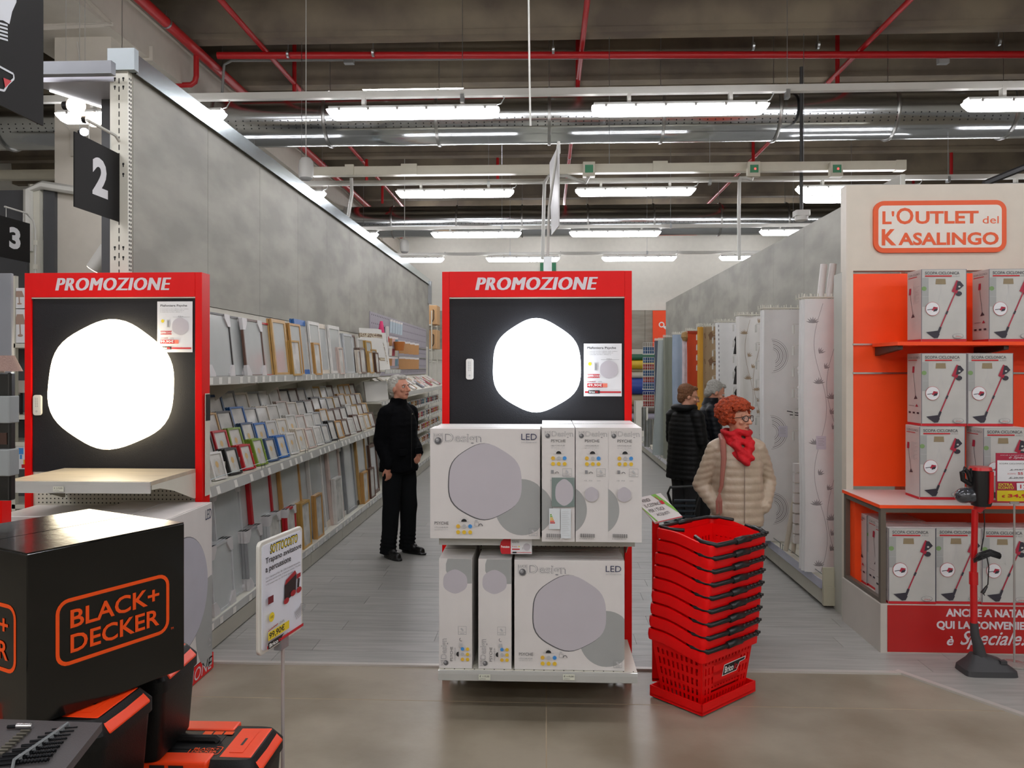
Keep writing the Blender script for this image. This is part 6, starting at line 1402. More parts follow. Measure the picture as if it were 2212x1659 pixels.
g = G(); g.loft([((p[0]-.003, 0, V(2119, 1015)[2]), .055, .056, 0, .6), ((p[0]-.003, 0, V(2119, 1008)[2]), .05, .05, 0, .6)], 28); g.prism([(p[0]+.012, V(2119, 1085)[2]), (p[0]+.034, V(2119, 1080)[2]), (p[0]+.036, V(2119, 1016)[2]), (p[0]+.016, V(2119, 1016)[2])], -.066, -.045, 'y'); mk('red_trim', g, vacred, vx)
c = V(2083, 1070); g = G(); R = Matrix.Rotation(math.radians(-12), 3, 'Y'); g.ell((c[0], 0, c[2]), (.052, .045, .045), R, n=22, m=14); g.lathe([(.03, c[0]-.02), (.042, c[0]+.0), (.044, c[0]+.05)], c=(0, 0, c[2]), n=22, ax='x'); mk('dust_bin', g, M('smoky_clear_plastic', '#3c3f44', .08, coat=1, alpha=.85), vx, smooth='auto')
g = G(); g.tube([V(2098, 1040), V(2092, 1022), V(2083, 1012), V(2078, 1020), V(2080, 1036), V(2096, 1046)], .014, 10, closed=True); g.tube([V(2100, 1030), V(2102, 1012)], .018, 10); mk('handle', g, vacblk, vx, smooth='auto')
g = G(); g.ell(V(2140, 1070, -.0), (.018, .03, .02)); mk('side_knob', g, vacblk, vx, smooth=True)
g = G(); pts = [V(2124, 1090, -.01), V(2127, 1130, -.02), V(2125, 1160, -.03), V(2119, 1190, -.03)]; g.tube(pts, .0035, 6)
rnd = random.Random(2)
for i in range(9):
    dxp = rnd.uniform(-3, 3); dyp = rnd.uniform(-4, 4); g.tube([V(2102+dxp, 1212+dyp, -.04), V(2116+dxp, 1198+dyp, -.045), V(2140+dxp, 1190+dyp, -.045), V(2160+dxp, 1198+dyp, -.045), V(2158+dxp, 1203+dyp, -.04), V(2138+dxp, 1197+dyp, -.05), V(2120+dxp, 1204+dyp, -.05)], .0028, 5, closed=True)
g.tube([V(2132, 1204, -.03), V(2136, 1225, -.03), V(2134, 1262, -.03), V(2127, 1272, -.03)], .0035, 6); mk('power_cord', g, vacblk, vx, smooth='auto')
g = G(); g.tube([V(2132, 1266, -.03), V(2124, 1278, -.03), V(2121, 1282, -.03)], [.006, .011, .010], 8); g.tube([V(2122, 1280, -.03), V(2127, 1286, -.03)], .003, 5); mk('plug', g, vacblk, vx)
# handwritten price card on a clear pole
Yc2 = 4.72; p, q = at(2151, 1084, Yc2), at(2262, 979, Yc2); w_, h_ = q.x-p.x, q.z-p.z; pole_x = at(2191, 1100, Yc2).x-p.x
pc = thing('price_card', 'red and yellow 34,90 euro price card on clear pole, right edge', 'sign', (p.x, Yc2, 0))
cr_ = M('card_crimson', '#a82440', .45); g = G(); g.box(0, w_, -.002, .002, p.z, q.z); cd = mk('card', g, cr_, pc)
a = Art((0, -.002, p.z), (1, 0, 0), (0, 0, 1), (w_, h_)); ylw = M('card_yellow', '#d6c21c', .45)
a.rect(.025, .42, .975, .85, paper); a.rect(.02, .015, .98, .235, ylw); a.text("ANCHE A NATALE QUI LA CONVENIENZA", .08, .945, .95, .965, promo_txt); a.text('è Speciale!', .25, .875, .75, .94, promo_txt, shear=.35)
a.text('SCOPA CICLONICA IN VASO 600W', .06, .77, .95, .80, shadow_print); a.text('€ 79,90', .28, .64, .52, .675, shadow_print); a.line([(.26, .645), (.55, .675)], .006, shadow_print)
a.text('SCONTO', .22, .565, .38, .59, red_print); a.text('55', .42, .56, .52, .61, red_print, bold=.02); a.text('%', .55, .565, .60, .60, red_print); a.text('€ 39,90', .26, .475, .52, .515, shadow_print); a.line([(.24, .48), (.56, .505)], .006, shadow_print)
a.text('EXTRA', .04, .33, .32, .385, M('extra_yellow', '#c9b43a', .5), bold=.04); a.text('SCONTO', .03, .265, .34, .32, M('extra_yellow'), bold=.04); a.poly([(.40, .24), (.90, .26), (.88, .41), (.39, .39)], paper); a.text('12', .46, .28, .60, .36, red_print, bold=.02)
a.text('€', .10, .09, .17, .145, red_print, bold=.02); a.text('34,90', .22, .085, .70, .165, red_print, bold=.03); a.put('writing', cd)
g = G(); g.tube([(pole_x, 0, .02), (pole_x, 0, p.z)], .006, 10); g.cbox((pole_x, 0, p.z-.005), (.05, .01, .014)); mk('pole', g, M('clear_acrylic', '#a8a29c', .12, coat=.6, alpha=.8), pc, smooth='auto')
g = G(); g.lathe([(.07, .006), (.07, .014), (.01, .02)], c=(pole_x, 0, 0), n=20); mk('foot', g, M('clear_acrylic'), pc)

# ================================================================ BASKETS
fc = atz(1517, 1550, .0); lc = atz(1411, 1507, .0); rc = atz(1628, 1497, .0)
dl = Vector((lc.x-fc.x, lc.y-fc.y)); dr = Vector((rc.x-fc.x, rc.y-fc.y)); angr = math.atan2(dr.y, dr.x)
LB, SB = dr.length, dl.length
print('dolly', LB, SB, math.degrees(angr), math.degrees(math.atan2(dl.y, dl.x)))
LB = .475; SB = .335
bred = M('basket_red', '#e8060a', .36, bump=.02, bscale=200, spec=.3); bblk = M('basket_handle_black', '#16191a', .32)
dt = thing('basket_dolly', 'flat red tray dolly under the stack of shopping baskets', 'dolly', (fc.x, fc.y, .0), angr)
g = G(); g.box(0, LB, 0, SB, .012, .022); g.box(0, LB, 0, .008, .004, .062); g.box(0, LB, SB-.008, SB, .004, .062); g.box(0, .008, 0, SB, .004, .062); g.box(LB-.008, LB, 0, SB, .004, .062); mk('tray', g, bred, dt, bevel=.002)
for (x, y) in ((.05, .05), (LB-.05, .05), (.05, SB-.05), (LB-.05, SB-.05)): g = G(); g.lathe([(.012, -.008), (.012, .008)], c=(x, y, .012), n=12, ax='x'); mk('castor', g, dark_plastic, dt)
def basket_meshes():
    Lt, St, Lb_, Sb_, hh = .50, .36, .375, .255, .305       # top and bottom outlines (local: centre of plan at origin)
    def wallp(side, u, v):     # u across 0..1, v up 0..1
        L_ = Lb_+(Lt-.04-Lb_)*v; S_ = Sb_+(St-.04-Sb_)*v; z = v*hh
        return {0: ((u-.5)*L_, -S_/2, z), 1: (L_/2, (u-.5)*S_, z), 2: ((.5-u)*L_, S_/2, z), 3: (-L_/2, (.5-u)*S_, z)}[side]
    nrm = {0: (0, -1, 0), 1: (1, 0, 0), 2: (0, 1, 0), 3: (-1, 0, 0)}
    g = G()
    def cell(side, u0, u1, v0, v1, th=.003):
        n = Vector(nrm[side])*th; q = [Vector(wallp(side, u, v)) for (u, v) in ((u0, v0), (u1, v0), (u1, v1), (u0, v1))]
        g.add(q+[p+n for p in q], [(3, 2, 1, 0), (4, 5, 6, 7), (0, 1, 5, 4), (1, 2, 6, 5), (2, 3, 7, 6), (3, 0, 4, 7)])
    for side in range(4):
        ncol = 15 if side % 2 == 0 else 10
        rowsv = [(.04, .14), (.19, .29), (.35, .47), (.53, .65), (.71, .80)]
        vs = [0]+[x for r_ in rowsv for x in r_]+[1.0]
        for i in range(0, len(vs), 2): cell(side, 0, 1, vs[i], vs[i+1])
        for (v0, v1) in rowsv:
            for c in range(ncol):
                u = (c+.5)/ncol; wd = .5/ncol*(.55 if side % 2 else .6)
                if side == 0 and v0 > .18 and v0 < .6 and .22 < u < .78: continue
                cell(side, u-wd, u+wd, v0, v1)
            cell(side, 0, .03, v0, v1); cell(side, .97, 1, v0, v1)
        if side == 0: cell(0, .22, .78, .29, .71)
    g.box(-Lb_/2, Lb_/2, -Sb_/2, Sb_/2, 0, .004)
    body = g.mesh('body'); body.materials.append(bred)
    # rim: band with a lower front corner sweep
    def outline(L_, S_, r, n=6):
        pts = []
        for cx_, cy_, a0 in ((L_/2-r, S_/2-r, 0), (-L_/2+r, S_/2-r, 90), (-L_/2+r, -S_/2+r, 180), (L_/2-r, -S_/2+r, 270)):
            for k in range(n+1): t_ = math.radians(a0+90*k/n); pts.append((cx_+r*math.cos(t_), cy_+r*math.sin(t_)))
        out = []
        for i in range(len(pts)):
            a_, b_ = Vector(pts[i]), Vector(pts[(i+1) % len(pts)]); m = max(1, int((b_-a_).length/.03))
            for q in range(m): out.append(tuple(a_.lerp(b_, q/m)))
        return out
    o1 = outline(Lt, St, .03); g = G(); N = len(o1)
    def dip(x, y):   # lower along the front, sweeping up along both short ends
        t_ = min(1, max(0, (y+St/2)/(St*.75))); t_ = t_*t_*(3-2*t_)
        tb = min(1, max(0, (St/2-y)/(St*.75))); tb = tb*tb*(3-2*tb); tt_ = min(t_, tb)*1.0
        return -.040*(1-t_)
    vs = []
    for (x, y) in o1:
        d = dip(x, y); z1 = hh+.032+d; z0 = z1-.052
        s_ = .968
        for (k, z) in ((1.0, z0), (1.012, (z0+z1)/2), (1.0, z1), (s_, z1+.003), (s_*.985, z1-.01), (s_*.985, z0+.0)): vs.append((x*k, y*k, z))
    fs = [(i*6+k, ((i+1) % N)*6+k, ((i+1) % N)*6+(k+1) % 6, i*6+(k+1) % 6) for i in range(N) for k in range(6)]
    g.add(vs, fs); rim = g.mesh('rim', True); rim.materials.append(bred); rim.set_sharp_from_angle(angle=.8)
    # handles folded on the rim: front one runs round the front and right corner, back one on the far side
    def handle(sgn, up_=0):
        g = G(); zz = lambda y: hh+.032+dip(0, y)+.004
        y0 = -St/2*sgn
        pts = [(-Lt/2+.05, -St*.12, zz(-St*.12)-.002), (-Lt/2+.012, -St*.30, zz(-St*.3)+.002), (-Lt/2+.03, -St/2-.008, zz(-St/2)+.002), (-Lt*.12, -St/2-.012, zz(-St/2)), (Lt*.12, -St/2-.012, zz(-St/2)), (Lt/2-.04, -St/2-.008, zz(-St/2)+.002), (Lt/2+.006, -St*.38, zz(-St*.38)+.002), (Lt/2+.004, -St*.12, zz(-St*.12)-.002)]
        if sgn < 0: pts = [(x*.97, -y-.012, hh+.036) for (x, y, z) in pts]
        g.tube(pts, .0125 if sgn > 0 else .010, 8); 
        if sgn > 0:
            g.tube([pts[3], (0, -St/2-.014, zz(-St/2)+.004), pts[4]], .0185, 10); g.tube([pts[5], pts[6], (Lt/2+.006, -St*.25, zz(-St*.25)+.003)], .0165, 8)
            for k in range(5): g.cbox((Lt*.16+.035*k, -St/2-.013, zz(-St/2)+.008), (.022, .018, .012))
        else: g.tube([pts[3], pts[4]], .014, 10)
        m_ = g.mesh('handle', True); m_.materials.append(bblk); return m_
    return body, rim, handle(1), handle(-1)
bm_ = basket_meshes()
ctr = Vector((fc.x, fc.y))+Vector((math.cos(angr), math.sin(angr)))*LB*.5+Vector((-math.sin(angr), math.cos(angr)))*SB*.5
lean = Vector((.0065, .004))
pos_w = ['bottom', 'second from the bottom', 'third from the bottom', 'fourth from the bottom', 'middle', 'fourth from the top', 'third from the top', 'second from the top', 'topmost']
for i in range(9):
    t = thing('shopping_basket', 'red plastic shopping basket with black handles, %s of the stack' % pos_w[i], 'basket', (ctr.x+lean.x*i, ctr.y+lean.y*i, .024+.0655*i), angr)
    b_ = mk('body', bm_[0], [], t)
    mk('rim', bm_[1], [], t); mk('handle', bm_[2], [], t)
    if i == 8: mk('handle', bm_[3], [], t)
    if i == 0:
        a = Art((0, 0, 0), (1, 0, 0), Vector((0, -.10, .98)).normalized()); a.o = Vector((0, -.1275-.0045, 0)); a.o = Vector((.02, -.1315, 0))
        S_ = .305
        def bz(z): return z
        a.v = Vector((0, -(.16-.1275), .305)).normalized(); a.n = a.u.cross(a.v); a.step = .0006
        a.poly([(-.06, .125), (.07, .125), (.095, .165), (.14, .168), (.148, .186), (.085, .186), (-.048, .184)], white_print); a.poly([(-.055, .129), (.067, .129), (.092, .169), (.135, .171), (.14, .183), (.087, .182), (-.044, .180)], black_print)
        a.text('Brico', -.04, .137, .038, .172, white_print, bold=.03); a.text('io', .045, .137, .075, .172, red_print, bold=.03); a.put('sticker', t)
# sign holder clipped beside the baskets
sp = at(1419, 1180, 4.35)
hd = thing('basket_sign', 'sloping sign reading PRENDI IL CESTINO PER I TUOI ACQUISTI on a red post', 'sign', (sp.x, 4.35, 0))
c4 = [at(1384, 1074, 4.45), at(1416, 1130, 4.28), at(1478, 1118, 4.30), at(1441, 1062, 4.55)]
c4[2] = c4[1]+(c4[3]-c4[0])
o_ = c4[1]; u_ = (c4[2]-c4[1]); v_ = (c4[0]-c4[1]); wS, hS = u_.length, v_.length; v_ = (v_-u_*(v_.dot(u_)/u_.dot(u_))); 
base = Vector((sp.x, 4.35, 0)); a = Art(o_-base, u_, v_); nn = a.n; g = G(); q4 = [Vector(o_-base), Vector(o_-base)+u_, Vector(o_-base)+u_+v_, Vector(o_-base)+v_]
g.add(q4+[p_-nn*.006 for p_ in q4], [(0, 1, 2, 3), (7, 6, 5, 4), (0, 4, 5, 1), (1, 5, 6, 2), (2, 6, 7, 3), (3, 7, 4, 0)]); mk('sign_plate', g, white_card, hd)
hS = v_.length; a.sx, a.sy = wS, hS
a.rect(.0, .0, 1, .025, red_print); a.poly([(.62, 1), (.80, 1), (1, .42), (1, .15)][::-1], green_print); a.poly([(0, .45), (.0, .7), (.12, .03), (.06, .03)][::-1], green_print)
a.text('PRENDI', .12, .78, .46, .90, black_print); a.text('IL CESTINO', .12, .58, .68, .70, black_print); a.text('PER I TUOI', .12, .38, .66, .50, black_print); a.text('ACQUISTI', .25, .18, .70, .30, black_print); a.rect(.70, .58, .82, .72, red_print); a.line([(.70, .9), (.74, .72)], .02, red_print); a.put('printed_text', hd)
g = G(); top_ = (o_-base)+v_*.3+u_*.25; g.box(top_.x-.018, top_.x+.018, top_.y+.0, top_.y+.02, .03, top_.z-.02); g.box(top_.x-.018, top_.x+.2, top_.y, top_.y+.02, .02, .035); mk('post', g, bred, hd)
# shopping trolley handle of the couple
cp = at(1477, 1110, 6.9); t = thing('wheeled_basket', 'small black wheeled basket with handle between the couple and the red baskets', 'trolley', (cp.x, 6.9, 0))
bb = M('dark_blue_plastic', '#1a2730', .4); g = G(); g.loft([((0, 0, .10), .13, .10, 0, .4), ((0, 0, .42), .17, .13, 0, .4)], 24); mk('body', g, bb, t, smooth='auto')
g = G(); zt3 = at(1480, 1052, 6.9).z; g.tube([(-.07, 0, .42), (-.09, 0, .5), (-.14, -.02, zt3-.05), (-.12, -.02, zt3), (.11, -.02, zt3+.01), (.13, -.02, zt3-.04), (.09, 0, .5), (.07, 0, .42)], .012, 8); g.tube([(0, 0, .42), (0.01, 0, zt3-.12)], .012, 8); mk('handle', g, bblk, t, smooth='auto')
g = G()
for k in range(4): g.tube([(-.09, -.05, .46+.045*k), (.09, -.05, .46+.045*k)], .012, 6)
mk('folded_grille', g, bb, t); 
for sx in (-1, 1): g = G(); g.lathe([(.04, -.012), (.04, .012)], c=(sx*.12, 0, .042), n=16, ax='x'); mk('wheel', g, dark_plastic, t)
# ================================================================ PEOPLE
skin_m = M('skin', '#cc8f76', .55, noise=.06, nscale=30); skin_p = M('pale_skin', '#d0977c', .55, noise=.06, nscale=30)
lip_m = M('lips', '#8c4f45', .5); eye_w = M('eye_white', '#bdb6ae', .3); iris = M('iris_dark', '#2a211c', .2)
def remesh(g, vox, smooth=4, fac=.6):
    me = g.mesh('raw'); o = bpy.data.objects.new('raw', me); COL.objects.link(o)
    m = o.modifiers.new('r', 'REMESH'); m.mode = 'VOXEL'; m.voxel_size = vox; m.use_smooth_shade = True
    s = o.modifiers.new('s', 'SMOOTH'); s.iterations = smooth; s.factor = fac
    dg = bpy.context.evaluated_depsgraph_get(); r = bpy.data.meshes.new_from_object(o.evaluated_get(dg)); bpy.data.objects.remove(o); bpy.data.meshes.remove(me)
    r.polygons.foreach_set('use_smooth', [True]*len(r.polygons)); return r
def co(me): a = np.empty(len(me.vertices)*3); me.vertices.foreach_get('co', a); return a.reshape(-1, 3)
def nor(me): a = np.empty(len(me.vertices)*3); me.vertex_normals.foreach_get('vector', a); return a.reshape(-1, 3)
def put(me, a): me.vertices.foreach_set('co', a.ravel()); me.update()
def nz(p, f, seed=0):
    x, y, z = p[:, 0]*f, p[:, 1]*f, p[:, 2]*f
    return (np.sin(x*1.7+seed+np.sin(y*2.3))+np.sin(y*1.9+seed*2+np.sin(z*2.1))+np.sin(z*2.2+seed*3+np.sin(x*1.3)))/3
def bulge(P_, c, r, d, amt):
    w_ = np.exp(-((P_-np.array(c))**2).sum(1)/(r*r)); return P_+np.outer(w_*amt, d)
def person(name_lab, loc, rotz, s, arms, legs, head_yaw, head_pitch, jacket, jfn, trousers, shoes, hairfn, skin, female=False, bend=0.0, vox=.007, hips=None, jacket_z=(.80, 1.46), body_w=1.0, extra=None, fingers=True):
    """facing -Y; the person's left is +X. arms: ((shoulder, elbow, wrist, hand_dir) for left, right); legs: ((hip, knee, ankle, toe)...)"""
    t = thing('person', name_lab, 'person', loc, rotz); t.scale = (s, s, s)
    hc = Vector((0, -.015-bend*.55, 1.575-bend*.10)); neck = Vector((0, .012-bend*.45, 1.44-bend*.03))
    RH = Matrix.Rotation(head_yaw, 3, 'Z') @ Matrix.Rotation(head_pitch, 3, 'X')
    def h(x, y, z): return hc+RH @ Vector((x, y, z))
    g = G()
    # torso core
    g.loft([((0, .0, .80), .12, .09, 0, .8), ((0, .0, .95), .155, .105, 0, .8), ((0, -.01-bend*.15, 1.12), .135, .10, 0, .8), ((0, -.0-bend*.35, 1.30), .13, .09, 0, .8), ((0, .01-bend*.42, 1.39), .08, .06, 0, .9)], 20)
    g.cap(neck-Vector((0, 0, .06)), hc-RH @ Vector((0, -.01, .05)), .060, .052)
    # head
    g.ell(hc+RH @ Vector((0, .012, .022)), (.074, .093, .095), RH, 20, 14); g.ell(hc+RH @ Vector((0, -.022, -.035)), (.058, .065, .075), RH, 18, 12); g.ell(h(0, -.058, -.088), (.028, .024, .020), RH)
    g.cap(h(0, -.088, .012), h(0, -.113, -.028), .010, .0135); g.ell(h(-.012, -.098, -.030), (.009, .009, .007), RH); g.ell(h(.012, -.098, -.030), (.009, .009, .007), RH)
    g.ell(h(0, -.085, -.058), (.022, .010, .007), RH); g.ell(h(0, -.083, -.069), (.019, .010, .008), RH)
    for sx in (-1, 1):
        g.ell(h(sx*.034, -.078, .026), (.024, .010, .008), RH); g.ell(h(sx*.042, -.068, -.022), (.022, .018, .018), RH); g.ell(h(sx*.077, .008, -.008), (.010, .020, .030), RH)
    # limbs
    for (sh, el, wr, hd) in arms:
        sh, el, wr, hd = Vector(sh), Vector(el), Vector(wr), Vector(hd).normalized(); g.cap(sh, el, .040, .036); g.cap(el, wr, .037, .026)
        side = hd.cross(Vector((0, 1, 0))); side = side.normalized() if side.length > .2 else Vector((1, 0, 0)); th = side.cross(hd).normalized()
        # palm and five fingers
        pc = wr+hd*.045; g.cap(wr, wr+hd*.03, .024, .026); 
        for k in range(4):
            o_ = side*(-.027+.018*k); g.cap(wr+hd*.02+o_*.7, wr+hd*.082+o_, .012, .0105)
            L_ = (.030, .034, .032, .024)[k]; b0 = wr+hd*.085+o_; b1 = b0+hd*L_*.9+th*L_*.45; b2 = b1+(hd*.35+th*.9).normalized()*L_*.75; g.cap(b0, b1, .0088, .008, 8); g.cap(b1, b2, .008, .0065, 8)
        b0 = wr+hd*.025-side*.028; b1 = b0+(hd*.7-side*.6+th*.4).normalized()*.035; b2 = b1+(hd*.9+th*.5).normalized()*.028; g.cap(b0, b1, .012, .010, 8); g.cap(b1, b2, .010, .0075, 8)
    for (hp, kn, an, toe) in legs: g.cap(hp, kn, .08, .052); g.cap(kn, an, .050, .036); g.cap(an, tuple(Vector(an)+(Vector(toe)-Vector(an))*.6), .034, .028)
    me = remesh(g, vox, 2, .5); P_ = co(me); HC = np.array(hc); R_ = np.array(RH)
    L = lambda x, y, z: HC+R_ @ np.array((x, y, z)); fwd = R_ @ np.array((0, -1, 0)); upv = R_ @ np.array((0, 0, 1))
    for sx in (-1, 1): P_ = bulge(P_, L(sx*.032, -.083, .008), .013, fwd, -.010); P_ = bulge(P_, L(sx*.05, -.06, -.045), .018, fwd, -.004); P_ = bulge(P_, L(sx*.016, -.092, -.044), .008, fwd, -.003)
    P_ = bulge(P_, L(0, -.094, -.063), .006, fwd, -.003); put(me, P_)
    body = mk('body', me, [skin], t)
    # lip colour by position
    me.materials.append(lip_m); cs_ = np.array([p.center for p in me.polygons]) if len(me.polygons) < 400000 else None
    d = (cs_-L(0, -.09, -.063)) @ R_; mask = (np.abs(d[:, 0]) < .021) & (np.abs(d[:, 2]) < .0095*(1-(d[:, 0]/.026)**2)) & (d[:, 1] < .02); mi = mask.astype(np.int32); me.polygons.foreach_set('material_index', mi)
    g = G()
    for sx in (-1, 1): g.ell(h(sx*.032, -.0735, .008), (.0135, .012, .0095), RH, 14, 10)
    mk('eyes', g, eye_w, body, smooth=True); g = G()
    for sx in (-1, 1): g.ell(h(sx*.032, -.0845, .008), (.0052, .003, .0055), RH, 10, 8)
    mk('irises', g, iris, body, smooth=True)
    # trousers
    g = G(); g.loft([((0, .0, .78), .145, .115, 0, .9), ((0, 0, .90), .155, .12, 0, .9), ((0, 0, .98), .14, .11, 0, .9)], 24)
    for (hp, kn, an, toe) in legs:
        an_ = Vector(an); g.cap(hp, kn, .100, .084, 16); g.cap(kn, an_+Vector((0, .0, .03)), .084, .074, 16); g.loft([((an_.x, an_.y+.005, .035), .075, .09, 0), ((an_.x, an_.y+.005, .10), .070, .082, 0), ((an_.x, an_.y, .2), .066, .074, 0)], 18)
    me = remesh(g, .012, 4); P_ = co(me); N_ = nor(me); fold = .006*nz(P_*np.array([1, 1, .45]), 26, 1)+.006*np.exp(-((P_[:, 2]-.12)/.08)**2)*np.sin(P_[:, 2]*160+P_[:, 0]*30); P_ = P_+N_*fold[:, None]; put(me, P_); mk('trousers', me, [trousers], t)
    g = G()
    for (hp, kn, an, toe) in legs:
        an_, toe_ = Vector(an), Vector(toe); d = (toe_-an_); d.z = 0; yaw = math.atan2(d.y, d.x)+PI/2; dn = d.normalized(); s1 = G()
        g.cap(an_-dn*.03+Vector((0, 0, -.035)), toe_+Vector((0, 0, .002)), .040, .036, 14); g.cap(an_-dn*.02, an_+dn*.08+Vector((0, 0, -.02)), .042, .036, 12); g.loft([((*((an_-dn*.0+toe_)/2).xy, .004), .048, .14, yaw, .85), ((*((an_-dn*.0+toe_)/2).xy, .022), .048, .14, yaw, .85)], 24)
    me = remesh(g, .007, 3); P_ = co(me); P_[:, 2] = np.maximum(P_[:, 2], .002); put(me, P_); mk('shoes', me, [shoes], t)
    # jacket
    z0, z1 = jacket_z; g = G(); bw = body_w
    g.loft([((0, .005, z0), .195*bw, .155, 0, .85), ((0, .003, z0+.06), .195*bw, .15, 0, .85), ((0, -.005-bend*.1, 1.08), .185*bw, .14, 0, .85), ((0, .0-bend*.28, 1.24), .185*bw, .138, 0, .85), ((0, .012-bend*.40, 1.36), .165*bw, .115, 0, .9), ((0, .02-bend*.44, 1.43), .10*bw, .08, 0), ((0, .02-bend*.45, 1.46), .075, .07, 0)], 28)
    for (sh, el, wr, hd) in arms:
        sh, el, wr, hd = Vector(sh), Vector(el), Vector(wr), Vector(hd).normalized(); g.cap(sh, el, .070, .058, 16); g.cap(el, wr-(wr-el).normalized()*.01, .058, .046, 16); g.cap((neck.x, neck.y+.01, 1.425), sh+Vector((0, 0, .01)), .055, .062, 14)
    g.loft([((neck.x, neck.y+.0, 1.40), .095, .09, 0), ((neck.x, neck.y+.0, 1.445), .082, .08, 0), ((neck.x, neck.y, 1.485 if not female else 1.46), .074, .075, 0)], 20)
    me = remesh(g, .010, 4); P_ = co(me); N_ = nor(me); P_ = P_+N_*jfn(P_)[:, None]; put(me, P_); jk = mk('jacket', me, [jacket], t)
    hairfn(t, body, h, RH, L)
    if extra: extra(t, h, RH, jk)
    return t
def cloth(P_): return .006*nz(P_*np.array([1, 1, .6]), 20, 2)+.003*nz(P_, 55, 5)
# ---- standing man by the frames
jb = M('black_wool_jacket', '#08090c', .9, bump=.15, bscale=120, spec=.12); tb = M('charcoal_trousers', '#141618', .9, bump=.08, bscale=150, spec=.12); sb_ = M('black_leather', '#0d0c0c', .35)
hw_ = M('white_hair', '#b9b7ae', .7, noise=.12, nscale=60, bump=.5, bscale=90, stretch=(1, .3, 1))
def hair_man(t, body, h, RH, L):
    g = G(); g.ell(h(0, .038, .055), (.085, .094, .080), RH, 20, 14); g.ell(h(0, -.035, .100), (.052, .040, .026), RH); g.ell(h(0, .075, .0), (.072, .05, .085), RH)
    for sx in (-1, 1): g.ell(h(sx*.070, .035, .015), (.020, .045, .055), RH)
    me = remesh(g, .006, 3); P_ = co(me); N_ = nor(me); P_ = P_+N_*(.003*nz(P_*np.array([3, 1, 1]), 70, 3))[:, None]; put(me, P_); mk('hair', me, [hw_], body)
    g = G()
    for sx in (-1, 1): g.cap(h(sx*.018, -.090, .027), h(sx*.045, -.082, .031), .0038, .003, 8)
    mk('eyebrows', g, M('grey_brow', '#8f857c', .8), body, smooth=True)
def man_extra(t, h, RH, jk):
    g = G(); g.tube([(.012, -.152, z) for z in np.linspace(.84, 1.38, 8)], .004, 6); mk('jacket_placket', g, M('jacket_seam', '#050506', .6), jk)
    for sx in (-1, 1): g = G(); g.prism(rrect(sx*.10-.05, .96, sx*.10+.05, 1.02, .008), -.162, -.148, 'y'); mk('pocket_flap', g, jb, jk, bevel=.003)
    g = G(); g.lathe([(.009, -.158), (.009, -.150)], c=(.02, 0, 1.34), n=10, ax='y'); mk('button', g, chrome, jk)
pm = at(862, 1200, 7.25)
# own left arm goes to the pocket (picture right), own right arm hangs (picture left)
person('elderly man with white hair, black jacket and dark trousers, standing by the frame shelves', (pm.x, 7.25, 0), math.radians(55), .985,
       (((.165, .01, 1.345), (.235, .06, 1.10), (.17, -.10, .955), (-.7, -.45, -.5)), ((-.165, .01, 1.345), (-.205, .05, 1.10), (-.195, -.05, .86), (.10, -.12, -1))),
       (((.085, .0, .88), (.105, -.02, .47), (.13, .02, .085), (.15, -.14, .035)), ((-.085, .0, .88), (-.10, .0, .47), (-.115, .02, .085), (-.15, -.13, .035))),
       math.radians(2), math.radians(-6), jb, cloth, tb, sb_, hair_man, skin_m, extra=man_extra, vox=.006, jacket_z=(.80, 1.46), body_w=.95)

